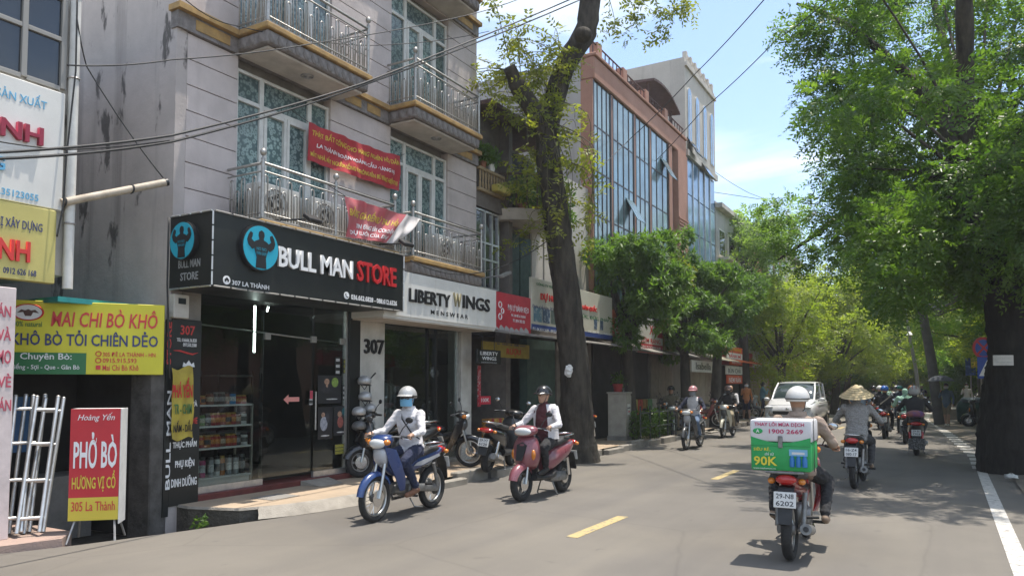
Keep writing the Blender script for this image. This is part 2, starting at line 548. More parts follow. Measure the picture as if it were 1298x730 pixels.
# alley floor and the pit before it
tag(MB().add([(-16, 4.7, -.32), (-7.4, 4.6, -.32), (-7.25, 6.9, -.32), (-8.2, 6.9, -.32), (-16, 6.6, -.32)], [(0, 1, 2, 3, 4)]).build('alley_floor', M_pit), kind='structure')
# pavement on the near left
tag(MB().add([(-12, -30, .07), (-8.42, -30, .07), (-8.35, 0, .07), (-8.2, 3.5, .07), (-7.95, 4.45, .07), (-8.25, 4.72, .07), (-12, 4.72, .07),
              (-8.42, -30, -.6), (-8.35, 0, -.6), (-8.2, 3.5, -.6), (-7.95, 4.45, -.6), (-8.25, 4.72, -.6), (-12, 4.72, -.6)],
             [(0, 1, 2, 3, 4, 5, 6), (1, 7, 8, 2), (2, 8, 9, 3), (3, 9, 10, 4), (4, 10, 11, 5), (5, 11, 12, 6)]).build('near_pavement', M_pinkp), kind='structure')
# right-hand roadside: beaten earth and a worn pavement
rg = MB()
NX, NY = 14, 60
vs = []; fs = []
rr = random.Random(9)
for j in range(NY + 1):
    for i in range(NX + 1):
        yy = -20 + j * 3.2; x = 1.0 - max(0, min(1.7, (yy - 19) * .085)) + i * i * 0.115
        vs.append((x + (rr.uniform(-.09, .09) if i == 0 else 0), yy, 0.005 + (0.05 if i > 1 else 0.0) + rr.uniform(0, .025)))
for j in range(NY):
    for i in range(NX):
        a = j * (NX + 1) + i
        fs.append((a, a + 1, a + NX + 2, a + NX + 1))
tag(rg.add(vs, fs).build('roadside', M_earth, smooth=170), kind='structure')
# painted lines
pl = tag(MB().box(.46, .62, 3.0, 17.2, .0, .004).build('edge_line', M_wht), kind='structure')
y = 17.5; k = 0
while y < 60:
    MB().box(.40 - min(1.5, max(0, (y - 20)) * .06), .70 - min(1.5, max(0, (y - 20)) * .06), y, y + .62, .0, .004).build('line_dash', M_wht, pl)
    y += .98
cl = tag(MB().box(-3.62, -3.50, 36.0, 37.6, .0, .004).build('centre_line', M_yel), kind='structure')
for ya, yb in ((1.2, 2.8), (7.45, 8.95), (13.25, 14.85), (19.2, 20.8), (25, 26.6), (30.8, 32.4)):
    MB().box(-3.64, -3.50, ya, yb, .0, .004).build('line_dash', M_yel, cl)
# ================================================================ the grey townhouse with the two shops
ORD = ['first', 'second', 'third', 'fourth', 'fifth', 'sixth', 'seventh', 'eighth', 'ninth', 'tenth', 'eleventh', 'twelfth', 'thirteenth', 'fourteenth', 'fifteenth', 'sixteenth']
def DP(u, v, d):
    return ray(u, v) * d + Vector((0, 0, CAM_H))
def stained_wall(name, base, dirt, scale=0.8, streak=0.5, spots=True):
    m = bpy.data.materials.new(name); m.use_nodes = True; t = m.node_tree; b = t.nodes["Principled BSDF"]
    tc = t.nodes.new("ShaderNodeTexCoord")
    def nz(sc, st=(1, 1, 1), det=7):
        mp = t.nodes.new("ShaderNodeMapping"); mp.inputs['Scale'].default_value = st
        n = t.nodes.new("ShaderNodeTexNoise"); n.inputs['Scale'].default_value = sc; n.inputs['Detail'].default_value = det; n.inputs['Roughness'].default_value = .62
        t.links.new(tc.outputs['Object'], mp.inputs['Vector']); t.links.new(mp.outputs['Vector'], n.inputs['Vector']); return n.outputs['Fac']
    def rp(src, a, b_, c0, c1):
        r = t.nodes.new("ShaderNodeValToRGB"); e = r.color_ramp.elements; e[0].position, e[1].position = a, b_
        e[0].color = (*c0, 1); e[1].color = (*c1, 1); t.links.new(src, r.inputs['Fac']); return r.outputs['Color']
    def mix(f, a, c):
        x = t.nodes.new("ShaderNodeMixRGB"); t.links.new(f, x.inputs['Fac']); t.links.new(a, x.inputs[1]); x.inputs[2].default_value = (*c, 1); return x.outputs[0]
    lo = tuple(c * .78 for c in base); hi = tuple(min(1, c * 1.12) for c in base)
    c = rp(nz(scale), .3, .7, lo, hi)
    st = rp(nz(1.0, (2.6, 2.6, .16)), .55, .78, (0, 0, 0), (streak,) * 3)
    c = mix(st, c, dirt)
    if spots:
        sp = rp(nz(1.3, (2.2, 2.2, .8), 9), .585, .64, (0, 0, 0), (.85,) * 3)
        c = mix(sp, c, tuple(d * .35 for d in dirt))
    t.links.new(c, b.inputs['Base Color']); b.inputs['Roughness'].default_value = .88
    bp = t.nodes.new("ShaderNodeBump"); bp.inputs['Strength'].default_value = .35; bp.inputs['Distance'].default_value = .02
    t.links.new(nz(9), bp.inputs['Height']); t.links.new(bp.outputs['Normal'], b.inputs['Normal'])
    MATS[name] = m
    return m
M_side = stained_wall('stained_side_wall', (0.47, 0.42, 0.395), (0.14, 0.125, 0.115), 1.1, .75)
M_panel = stained_wall('mauve_grey_render', (0.55, 0.485, 0.46), (0.33, 0.285, 0.265), 1.5, .6, False)
M_och = mat('ochre_edge', (0.46, 0.29, 0.10), .8, col2=(.28, .18, .08), vscale=6)
M_soff = mat('cream_soffit', (0.55, 0.50, 0.44), .9, var=.25, vscale=2)
M_friez = mat('grey_frieze', (0.27, 0.245, 0.235), .9, col2=(.15, .135, .125), vscale=8, bump=.4)
M_wfr = mat('white_window_frame', (0.66, 0.65, 0.61), .5, var=.15, vscale=5)
M_steel = mat('stainless_steel', (0.40, 0.385, 0.36), .42, metal=.7, var=.2, vscale=20)
M_steel2 = mat('grey_metal', (0.38, 0.37, 0.36), .45, metal=.6, var=.2, vscale=20)
M_alu = mat('aluminium', (0.62, 0.61, 0.59), .35, metal=.8, var=.15, vscale=14)
M_black = mat('black_plastic', (0.018, 0.018, 0.019), .45, var=.2, vscale=12)
M_bsign = mat('black_sign_panel', (0.012, 0.014, 0.013), .42, var=.3, vscale=3)
M_white = mat('white_paint', (0.74, 0.73, 0.71), .6, var=.1, vscale=3)
M_wletter = mat('white_lettering', (0.80, 0.80, 0.80), .5)
M_red = mat('red_lettering', (0.52, 0.02, 0.025), .45)
M_blk = mat('black_lettering', (0.015, 0.015, 0.017), .4)
M_cyan = mat('cyan_disc', (0.02, 0.36, 0.50), .45)
M_greym = mat('grey_lettering', (0.30, 0.31, 0.31), .5)
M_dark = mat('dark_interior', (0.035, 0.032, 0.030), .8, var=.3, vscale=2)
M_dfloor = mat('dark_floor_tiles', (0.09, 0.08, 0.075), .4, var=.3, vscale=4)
M_maroon = mat('maroon_step', (0.13, 0.03, 0.025), .6, var=.3, vscale=5)
M_tube = mat('lit_tube', (0.85, 0.95, 0.92), .5, emit=5.5)
M_cable = mat('cable_black', (0.02, 0.02, 0.02), .6)
M_shopglass = glass_mat('shop_glass', (0.76, 0.80, 0.78), .015)

def frosted():
    m = bpy.data.materials.new('patterned_teal_glass'); m.use_nodes = True; t = m.node_tree; b = t.nodes["Principled BSDF"]
    tc = t.nodes.new("ShaderNodeTexCoord"); v = t.nodes.new("ShaderNodeTexVoronoi"); v.inputs['Scale'].default_value = 15; v.feature = 'F1'
    t.links.new(tc.outputs['Object'], v.inputs['Vector'])
    r = t.nodes.new("ShaderNodeValToRGB"); e = r.color_ramp.elements; e[0].position, e[1].position = .16, .62
    e[0].color = (.10, .155, .155, 1); e[1].color = (.065, .105, .11, 1); q_ = r.color_ramp.elements.new(.36); q_.color = (.25, .33, .32, 1); t.links.new(v.outputs['Distance'], r.inputs['Fac'])
    n = t.nodes.new("ShaderNodeTexNoise"); n.inputs['Scale'].default_value = 1.4; t.links.new(tc.outputs['Object'], n.inputs['Vector'])
    x = t.nodes.new("ShaderNodeMixRGB"); x.blend_type = 'MULTIPLY'; x.inputs['Fac'].default_value = .8
    t.links.new(r.outputs['Color'], x.inputs[1]); t.links.new(n.outputs['Fac'], x.inputs[2])
    y = t.nodes.new("ShaderNodeMixRGB"); y.blend_type = 'MULTIPLY'; y.inputs['Fac'].default_value = 1; oi_ = t.nodes.new('ShaderNodeObjectInfo'); mr_ = t.nodes.new('ShaderNodeMapRange'); mr_.inputs['To Min'].default_value = 1.1; mr_.inputs['To Max'].default_value = 2.3; t.links.new(oi_.outputs['Random'], mr_.inputs['Value']); t.links.new(mr_.outputs['Result'], y.inputs[2])
    t.links.new(x.outputs[0], y.inputs[1])
    t.links.new(y.outputs[0], b.inputs['Base Color']); b.inputs['Roughness'].default_value = .16; b.inputs['Specular IOR Level'].default_value = .7
    return m
M_frost = frosted()

TH = wthing('grey_townhouse', 'mauve grey townhouse with steel balconies above the black and white shop signs', 'building', (FX0, 9.65, 0))
Y0, Y1 = 6.08, 13.25
MB().box(-21, FX0, Y0 - .02, Y0 + .14, -.5, 12).build('side_wall', M_side, TH)
MB().box(-21, FX0 - .17, Y0 + .142, Y1, 3.2, 12).build('inner_wall', M_conc, TH)
MB().box(FX0 - .169, FX0, Y0 + .142, Y1, 9.42, 12).build('upper_wall', M_panel, TH)
MB().box(-21, FX0 - .17, Y1 - .16, Y1, -.5, 3.198).build('party_wall', M_conc, TH)
WL, WR = (7.04, 8.88), (10.40, 12.19)
ROW = .345
for fl, zf in ((2, 3.86), (3, 6.62)):
    z = zf - (.30 if fl == 2 else 0)
    ztop = 6.30 if fl == 2 else 9.12
    rows = []
    zz = zf + .02
    while zz < ztop - .05:
        rows.append((zz, min(zz + ROW, ztop))); zz += ROW
    for a, b_ in rows:
        for ya, yb in ((Y0 + .143, WL[0]), (WL[1], WR[0]), (WR[1], Y1)):
            if b_ - a > .05: MB().box(FX0 - .168, FX0, ya + .001, yb - .001, a + .006, b_ - .006).build('facade_panel', M_panel, TH, bevel=.003)
        # over the windows
        if a > (6.15 if fl == 2 else 8.92) - .12:
            for W in (WL, WR): MB().box(FX0 - .168, FX0 - .002, W[0], W[1], max(a, 6.16 if fl == 2 else 8.93) + .004, b_ - .009).build('facade_panel', M_panel, TH, bevel=.006)
    # storey ledge, ochre edged, with a band of worn ochre reliefs
    zl = 6.42 if fl == 2 else 9.22
    MB().box(FX0 - .1, FX0 + .05, Y0 - .04, Y1, zl - .12, zl + .10).build('storey_band', M_friez, TH)
    MB().box(FX0 - .1, FX0 + .13, Y0 - .08, Y1 + .02, zl + .101, zl + .18).build('storey_ledge', M_och, TH)
    for ya, yb in ((6.3, 6.85), (9.15, 9.55), (9.7, 10.05), (12.45, 13.0)):
        MB().box(FX0 + .051, FX0 + .062, ya, yb, zl - .07, zl + .07).build('relief', M_och, TH, bevel=.004)

def french_window(y0, y1, z0, zt, z1):
    X = FX0 - .11
    w = y1 - y0
    m = MB(); t = .045
    a, b_ = y0 + w * .235, y0 + w * .755
    xs = [(y0, y0 + t), (a, a + .075), (b_, b_ + .075), (y1 - t, y1)]
    for p, q in xs: m.box(X, X + .07, p, q, z0, z1)
    for p, q in ((y0 + t, a), (a + .075, b_), (b_ + .075, y1 - t)):
        m.box(X, X + .066, p, q, z1 - t, z1); m.box(X, X + .066, p, q, zt - .03, zt + .03); m.box(X, X + .066, p, q, z0, z0 + .06)
    fr = m.build('window', M_wfr, TH, bevel=.005)
    panes = [(y0 + t, a, zt + .03, z1 - t), (a + .075, b_, zt + .03, z1 - t), (b_ + .075, y1 - t, zt + .03, z1 - t),
             (y0 + t, a, z0 + .06, zt - .03), (b_ + .075, y1 - t, z0 + .06, zt - .03)]
    mid = (a + .075 + b_) / 2
    for p, q in ((a + .075, mid), (mid, b_)):      # the two door leaves
        d = MB()
        d.box(X + .01, X + .085, p + .004, p + .055, z0 + .03, zt - .034); d.box(X + .01, X + .085, q - .055, q - .004, z0 + .03, zt - .034)
        d.box(X + .012, X + .083, p + .055, q - .055, zt - .095, zt - .034); d.box(X + .012, X + .083, p + .055, q - .055, z0 + .03, z0 + .11)
        dr = d.build('door_leaf', M_wfr, fr, bevel=.004)
        panes.append((p + .055, q - .055, z0 + .11, zt - .095))
    for (p, q, e, f) in panes:
        MB().box(X + .02, X + .03, p, q, e, f).build('pane', M_frost, fr)
for zf in (3.86, 6.62):
    for W in (WL, WR): french_window(W[0], W[1], zf, zf + 1.86, zf + 2.29)

# ---- balconies
hp = {}
def hairpin(h, w):
    k = (h, w)
    if k not in hp:
        b = MB(); pts = [(0, -w / 2, 0)] + [(0, -w / 2 * math.cos(t), h - w / 2 + w / 2 * math.sin(t)) for t in [math.pi * i / 6 for i in range(7)]] + [(0, w / 2, 0)]
        b.tube(pts, .011, n=6)
        hp[k] = b.mesh('baluster', M_steel, 170)
    return hp[k]
def balcony(y0, y1, z, xf=-7.85, railing=True, under=True):
    bal = MB().box(FX0 + .001, xf, y0, y1, z - .11, z - .03).build('balcony', M_och, TH, bevel=.012)
    MB().box(FX0 + .001, xf - .03, y0 + .03, y1 - .03, z - .028, z).build('floor_slab', M_conc, bal)
    if under:
        MB().box(FX0 + .001, xf - .05, y0 + .05, y1 - .05, z - .30, z - .112).build('frieze', M_friez, bal, bevel=.02)
        MB().box(FX0 + .001, xf - .12, y0 + .12, y1 - .12, z - .34, z - .302).build('soffit', M_soff, bal, bevel=.012)
        sc = MB().lathe([(.0, .016), (.05, .016), (.062, .006), (.064, 0)], 10, axis='x').mesh('scallop', M_friez, 50)
        n = int((y1 - y0 - .1) / .155)
        for i in range(n):
            o = link_mesh('scallop', sc, bal); o.location = (xf - .05, y0 + .05 + (i + .5) * (y1 - y0 - .1) / n, z - .21); o.scale = (1, 1.05, 1.3)
        for i in range(3):
            o = link_mesh('scallop', sc, bal); o.location = (FX0 + .16 + i * .18, y0 + .05, z - .21); o.rotation_euler = (0, 0, R(-90)); o.scale = (1, 1.05, 1.3)
        cx, cy = (FX0 + xf) / 2, (y0 + y1) / 2
        r = MB().torus((cx, cy, z - .345), .09, .012, 'z', 16, 6).torus((cx, cy, z - .35), .045, .012, 'z', 14, 6).ell((cx, cy, z - .35), (.028, .028, .02))
        r.build('ceiling_rose', M_steel2, bal, smooth=50)
    if not railing: return bal
    H = .76
    def post(x, y_):
        p = MB().tube([(x, y_, z), (x, y_, z + H + .03)], .026, n=10)
        p.lathe([(.0, .0), (.03, .0), (.022, .02), (.012, .03), (.012, .045), (.03, .055), (.044, .085), (.044, .105), (.03, .135), (0, .148)], 12, (x, y_, z + H + .03))
        p.build('rail_post', M_steel, bal, smooth=50)
    xr, ya, yb = xf - .06, y0 + .06, y1 - .06
    post(xr, ya); post(xr, yb)
    if y1 - y0 > 2.4: post(xr, (ya + yb) / 2)
    for hh, rd in ((H - .02, .021), (H - .13, .013), (.07, .012)):
        m = MB().tube([(FX0 + .02, ya, z + hh), (xr, ya, z + hh), (xr, yb, z + hh), (FX0 + .02, yb, z + hh)], rd, n=8)
        m.build('handrail' if hh > .7 else 'rail', M_steel, bal, smooth=50)
    sp = .105; n = int((yb - ya) / sp); i = 0
    for i in range(n):
        h = (.56, .40)[i % 2]
        o = link_mesh('baluster', hairpin(h, .062), bal); o.location = (xr, ya + (i + .5) * (yb - ya) / n, z + .02)
    for yy in (ya, yb):
        m_ = int((xr - FX0) / sp)
        for i in range(m_):
            o = link_mesh('baluster', hairpin((.56, .40)[i % 2], .062), bal)
            o.location = (FX0 + .05 + (i + .5) * (xr - FX0 - .05) / m_, yy, z + .02); o.rotation_euler = (0, 0, R(90))
    return bal
balcony(6.93, 9.10, 6.63); balcony(10.22, 12.40, 6.63)
balcony(6.83, 9.72, 3.88, -7.78, under=False); balcony(10.12, 12.42, 3.88, -7.80, under=True)
balcony(10.22, 12.40, 9.42, railing=False); balcony(6.93, 9.10, 9.42, railing=False)

# ---- air conditioners on the lower balcony
def aircon(y, x=-8.25, label='', rz=0):
    a = thing('air_conditioner', label, 'air conditioner', (x, y, 3.88), rz, 'outdoor units on the lower balconies')
    MB().box(-.15, .15, -.38, .38, .05, .58).build('casing', M_wfr, a, bevel=.02)
    MB().torus((.156, -.1, .315), .2, .012, 'x', 20, 6).torus((.156, -.1, .315), .12, .008, 'x', 18, 6).build('fan_guard', M_steel2, a, smooth=60)
    f = MB()
    for k in range(4): f.cbox((.152, -.1 + .09 * math.cos(k * 1.57), .315 + .09 * math.sin(k * 1.57)), (.006, .05, .14), Matrix.Rotation(k * 1.57 + .6, 3, 'X'))
    f.build('fan_blade', M_black, a)
    for s in (-.28, .28): MB().box(-.16, .16, s - .03, s + .03, .0, .05).build('foot', M_steel2, a)
    return a
aircon(8.42, label='white outdoor air conditioner behind the steel railing left of the torn banner')
aircon(7.45, label='white outdoor air conditioner near the left end of the lower balcony')
aircon(11.6, label='white outdoor air conditioner on the lower balcony above the white shop sign')

# ---- ground floor: pillars, shop fronts and rooms
M_wpil = mat('white_pillar', (0.60, 0.58, 0.53), .8, col2=(.42, .40, .36), vscale=3, bump=.25)
gf = lambda u: GX(u, 560, FX0).y
ysg0, ysg1 = gf(251), gf(443)
yp0, yp1 = gf(456), gf(487)
yq0, yq1 = gf(585), gf(603)
MB().box(FX0 - .4, FX0, Y0 + .142, ysg0, -.5, 3.2).build('corner_pillar', M_conc, TH)
MB().box(FX0 - .35, FX0 - .01, ysg1, yp0, -.2, 3.2).build('dark_pillar', M_bsign, TH)
pw = MB().box(FX0 - .4, FX0, yp0, yp1, -.2, 3.2).build('white_pillar', M_wpil, TH, bevel=.012)
MB().box(FX0 - .35, FX0, yq0, Y1 - .161, -.2, 3.2).build('white_pillar', M_wpil, TH, bevel=.012)
lx(pw, '307', M_blk, 461, 429, 486, 448, FX0, bold=.03, ext=.03)
MB().box(FX0 - .45, FX0 + .02, ysg0, yp0, -.2, .21).build('maroon_step', M_maroon, TH, bevel=.01)
MB().box(FX0 - .45, FX0 + .02, yp1, yq0, -.2, .20).build('stone_step', M_kerb, TH, bevel=.01)
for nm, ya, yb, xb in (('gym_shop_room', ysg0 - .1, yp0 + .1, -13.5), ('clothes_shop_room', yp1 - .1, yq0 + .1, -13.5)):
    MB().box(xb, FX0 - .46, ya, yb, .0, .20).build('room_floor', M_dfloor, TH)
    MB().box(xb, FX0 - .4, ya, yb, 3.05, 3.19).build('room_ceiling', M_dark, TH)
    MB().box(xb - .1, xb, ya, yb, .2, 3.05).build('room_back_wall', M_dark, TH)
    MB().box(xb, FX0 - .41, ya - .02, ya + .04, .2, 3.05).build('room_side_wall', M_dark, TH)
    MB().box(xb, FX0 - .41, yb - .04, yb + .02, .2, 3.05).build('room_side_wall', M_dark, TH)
# glazing of the gym shop: fixed light, sliding door, right light
XG = FX0 - .10
ga, gb = gf(338), gf(402)
for i, (ya, yb) in enumerate(((ysg0, ga), (ga - .04, gb), (gb, ysg1))):
    MB().box(XG - (.03 if i == 1 else 0), XG + .008 - (.03 if i == 1 else 0), ya + .01, yb - .005, .30, 2.95).build('glass_panel', M_shopglass, TH)
for ya, yb in ((ysg0, ga), (gb, ysg1)): MB().box(XG - .02, XG + .03, ya, yb, .21, .30).build('glass_sill', M_alu, TH)
for yy in (ysg1 - .04, ):
    MB().box(XG - .02, XG + .04, yy, yy + .035, .3, 2.95).build('steel_mullion', M_alu, TH)
rl = MB().tube([(XG - .02, ysg0, 2.47), (XG - .02, ysg1, 2.34)], .012, n=6).build('sliding_rail', M_steel, TH)
for u_ in (343, 402, 448): 
    yy = min(gf(u_), ysg1 - .1)
    MB().box(XG - .03, XG + .02, yy - .05, yy + .05, 2.32, 2.42).build('glass_clamp', M_steel, TH, bevel=.005)
MB().tube([(XG + .03, gb + .03, .95), (XG + .03, gb + .03, 1.55)], .014, n=8).build('door_handle', M_steel, TH, smooth=50)
# glazing of the clothes shop
yc1, yc2 = gf(546), gf(556)
for ya, yb in ((yp1, yc1), (yc1, yq0)):
    MB().box(XG, XG + .008, ya + .02, yb - .02, .22, 2.75).build('glass_panel', M_shopglass, TH)
for yy in (yp1 - .005, yc1 - .02, yc2, yq0 - .05): MB().box(XG - .03, XG + .03, yy, yy + .04, .2, 2.8).build('steel_mullion', M_black if yy > yp1 and yy < yq0 - .1 else M_alu, TH)
# lit tubes inside; the one over the jars is added to brighten them
tb = GX(323, 398, -9.0); tb2 = GX(323, 447, -9.0)
for nm, p, q, lab in (('tube_lamp', (-9.0, tb.y, tb2.z), (-9.0, tb.y, 2.85), 'upright lit tube lamp behind the gym shop glass'),
                      ('tube_lamp', (-9.6, 8.6, 2.95), (-10.3, 9.2, 2.95), 'lit tube lamp under the gym shop ceiling'),
                      ('tube_lamp', (-10.2, 11.0, 2.92), (-10.2, 12.1, 2.92), 'lit tube lamp on the clothes shop ceiling'),
                      ('tube_lamp', (-10.6, 6.6, 2.97), (-10.6, 7.8, 2.97), 'lit tube lamp on the ceiling above the jar cabinet')):
    t_ = thing(nm, lab, 'lamp', p)
    d = Vector(q) - Vector(p)
    MB().tube([(0, 0, 0), d], .016, n=8).build('tube', M_tube, t_)
    MB().tube([-d * .02, d * .01], .02, n=8).tube([d * .99, d * 1.02], .02, n=8).build('end_cap', M_white, t_)

# ramp at the shop door
rp_ = MB().add([(FX0 + .03, gf(380), SWZ + .002), (FX0 + .03, gf(415), SWZ + .002), (FX0 + .03, gf(415), .20), (FX0 + .03, gf(380), .20), (FX0 + .38, gf(383), SWZ + .004), (FX0 + .38, gf(413), SWZ + .004)],
               [(0, 1, 2, 3), (3, 2, 5, 4), (0, 3, 4), (1, 5, 2)]).build('door_ramp', M_kerb)
tag(rp_, 'small grey cement ramp on the pavement at the gym shop door', 'ramp')

# ---- jars on the glass cabinet
sh = wthing('shelf_unit', 'glass and steel shelf cabinet full of jars behind the left shop pane', 'shelf', (-8.95, 6.95, .2))
ya, yb = ysg0 + .02, gf(331)
XS0, XS1 = -9.12, -8.74
zs = [GX(255, v, -8.8).z for v in (606, 568, 540, 513)]
for z in zs:
    MB().box(XS0, XS1, ya, yb, z - .025, z).build('shelf_board', M_white, sh, bevel=.004)
for yy in (ya, yb):
    for xx in (XS0, XS1 - .03): MB().box(xx, xx + .03, yy - .015, yy + .015, .2, zs[-1] + .0).build('upright', M_steel, sh)
MB().box(XS0 + .03, XS1 - .03, ya, yb, .2, zs[0] - .03).build('plinth', M_white, sh)
jm = {}
jar_kinds = {'red': ((.38, .03, .03), (.6, .25, .06)), 'brown': ((.17, .05, .03), (.5, .4, .3)), 'black': ((.02, .02, .022), (.3, .3, .3)), 'white': ((.62, .60, .57), (.1, .1, .1)), 'blue': ((.03, .22, .48), (.7, .7, .7)), 'green': ((.10, .26, .06), (.5, .5, .4)), 'orange': ((.48, .16, .03), (.05, .05, .05)), 'pink': ((.48, .05, .18), (.6, .6, .6)), 'grey': ((.25, .26, .27), (.7, .7, .7))}
def jar(kind, tall):
    k = (kind, tall)
    if k not in jm:
        c, l = jar_kinds[kind]; h = .27 if tall == 2 else (.17 if tall else .125); r = .042 if tall == 2 else .055
        jm[k] = (MB().lathe([(0, 0), (r, 0), (r, h * .80), (r * .8, h * .86), (r * .8, h * .88)], 12).mesh('tub', mat('jar_' + kind, c, .35, var=.15, vscale=30), 45),
                 MB().lathe([(r * .86, h * .86), (r * .86, h), (0, h)], 12).mesh('lid', mat('lid_' + kind, (.42, .26, .06) if kind in ('red', 'orange') else (.03, .03, .03) if kind != 'black' else (.2, .2, .2), .4), 45),
                 MB().lathe([(r * 1.015, h * .25), (r * 1.02, h * .26), (r * 1.02, h * .62), (r * 1.015, h * .63)], 12).mesh('sticker', mat('sticker_' + kind, l, .5, var=.6, vscale=40), 45), h)
    return jm[k]
rj = random.Random(3)
rowdef = [(0, ['green', 'grey', 'pink', 'grey', 'white', 'orange', 'grey', 'grey', 'black'], 2, 'shaker bottle on the bottom shelf of the glass cabinet'),
          (1, ['red', 'brown', 'red', 'orange', 'red', 'red', 'brown', 'red', 'red', 'black', 'white'], 1, 'jar on the second lowest shelf of the glass cabinet'),
          (2, ['orange', 'black', 'green', 'black', 'red', 'red', 'red', 'orange', 'red', 'brown', 'white'], 1, 'jar on the third shelf up of the glass cabinet'),
          (3, ['red', 'red', 'orange', 'brown', 'black', 'black', 'brown', 'blue', 'red', 'red'], 0, 'jar standing on top of the glass cabinet')]
for ri, kinds, tl, lab in rowdef:
    n = len(kinds)
    for i, kd in enumerate(kinds):
        a, l, st, h = jar(kd, tl if ri != 3 else (1 if kd in ('black', 'blue', 'brown') else 0))
        y_ = ya + .07 + (yb - ya - .14) * i / (n - 1)
        tot = kinds.count(kd); nth = kinds[:i].count(kd)
        o = thing('shaker_bottle' if ri == 0 else 'supplement_jar', (ORD[nth] + ' ' + kd + ' ' + lab + ', from left') if tot > 1 else kd + ' ' + lab, 'bottle' if ri == 0 else 'jar', (XS1 - .09 - rj.uniform(0, .05), y_, zs[ri] + .001), rj.uniform(-.5, .5), 'jars in the gym shop cabinet')
        link_mesh('tub', a, o); link_mesh('lid', l, o); link_mesh('sticker', st, o)
# uprights of goods and posters on the right pane
def poster(u0, v0, u1, v1, X, lab, blobs, m=None):
    a = GX(u0, v0, X); b_ = GX(u1, v1, X)
    cz, cy = (a.z + b_.z) / 2, (a.y + b_.y) / 2; hh = abs(GX(u0, v1, X).z - a.z) / 2; hw = (b_.y - a.y) / 2
    p = wthing('window_poster', lab, 'poster', (X, cy, cz - hh))
    MB().box(X, X + .003, cy - hw, cy + hw, cz - hh, cz + hh).build('sheet', m or mat('poster_black', (.02, .021, .024), .4), p)
    for (fx, fz, rx, rz, c) in blobs:
        MB().ell((X + .004, cy + fx * hw, cz + fz * hh), (.0015, rx * hw, rz * hh), 12, 8).build('printed_figure', mat('print_%d_%d_%d' % tuple(int(k * 99) for k in c), c, .6, var=.4, vscale=25), p, smooth=60)
    return p
sk = (.36, .22, .15)
poster(403, 475, 432, 511, XG + .010, 'black poster of a man holding a tub on the right shop pane', [(-.25, .55, .22, .22, sk), (-.3, .05, .45, .35, (.03, .03, .035)), (.45, .5, .3, .35, (.20, .30, .06)), (-.25, .2, .16, .2, sk), (.2, -.7, .5, .05, (.5, .5, .5))])
poster(403, 515, 421, 556, XG + .010, 'lower left black poster of a figure in white on the shop pane', [(-.3, .5, .25, .16, sk), (-.2, -.05, .5, .45, (.32, .34, .40)), (.3, .3, .25, .3, (.05, .05, .06)), (0, -.8, .6, .05, (.5, .5, .5))])
poster(423, 514, 441, 551, XG + .010, 'lower right dark poster of a woman on the shop pane', [(-.2, .45, .3, .2, sk), (-.1, -.1, .4, .4, (.32, .10, .08)), (.5, .6, .4, .3, (.03, .14, .15)), (0, -.8, .6, .05, (.5, .5, .5))])
for (u0, v0, u1, v1, c, lab) in ((425, 452, 431, 475, (.5, .5, .5), 'narrow white sticker high on the right shop pane'), (435, 455, 440, 473, (.30, .30, .04), 'narrow yellow sticker high on the right shop pane'), (434, 488, 440, 507, (.4, .4, .4), 'narrow white sticker beside the man poster'),
                                 (424, 563, 436, 576, (.34, .32, .05), 'yellow sticker near the foot of the right shop pane'), (392, 495, 397, 505, (.5, .06, .10), 'small pink sticker on the sliding glass door'), (391, 506, 397, 512, (.4, .48, .52), 'small pale blue sticker on the sliding glass door')):
    a = GX(u0, v0, XG + .012); b_ = GX(u1, v1, XG + .012); z1 = GX(u0, v1, XG + .012).z
    s = wthing('glass_sticker', lab, 'sticker', (XG + .012, a.y, z1), 'stickers on the gym shop glass')
    MB().box(XG + .012, XG + .014, a.y, b_.y, z1, a.z).build('sticker_sheet', M_bsign, s)
    n = 3
    for k in range(n):
        zz = z1 + (a.z - z1) * (k + .5) / n
        MB().box(XG + .0145, XG + .0155, a.y + .015, b_.y - .015, zz - .025, zz + .02).build('print', mat('stick_%d' % int(c[0] * 100 + c[1] * 10), c, .6, var=.5, vscale=60), s)
ar = wthing('arrow_sticker', 'pink arrow sticker on the sliding glass door', 'sticker', (XG - .015, GX(370, 505, XG).y, GX(370, 512, XG).z))
ac = GX(371, 506, XG)
MB().prism([(-.17, 0), (-.07, .075), (-.07, .035), (.15, .035), (.15, -.035), (-.07, -.035), (-.07, -.075)], frame((XG - .018, ac.y, ac.z), (0, 1, 0), (0, 0, 1)), .003).build('arrow', mat('pink_vinyl', (.62, .25, .22), .5), ar)
# back-of-shop red banner and stock racks, dim behind the glass
bb = wthing('wall_banner', 'dim red banner on the back wall inside the gym shop', 'banner', (-12.4, 10.0, 1.5))
MB().box(-12.42, -12.40, 8.0, 9.35, 1.75, 2.4).build('cloth', mat('dim_red', (.30, .05, .05), .8, var=.4, vscale=3), bb)
for i, (x, y_) in enumerate(((-12.6, 6.9), (-11.2, 9.2))):
    rk_ = wthing('stock_rack', 'black stock rack standing inside the gym shop ' + ('at the back' if i == 0 else 'by the pillar side'), 'rack', (x, y_, .2))
    for z in (.3, .8, 1.3, 1.8): MB().box(x - .25, x + .25, y_ - .5, y_ + .28, z, z + .03).build('shelf_board', M_steel2, rk_)
    for sx in (-.24, .22):
        for sy in (-.48, .25): MB().box(x + sx, x + sx + .03, y_ + sy, y_ + sy + .03, .2, 1.9).build('upright', M_black, rk_)
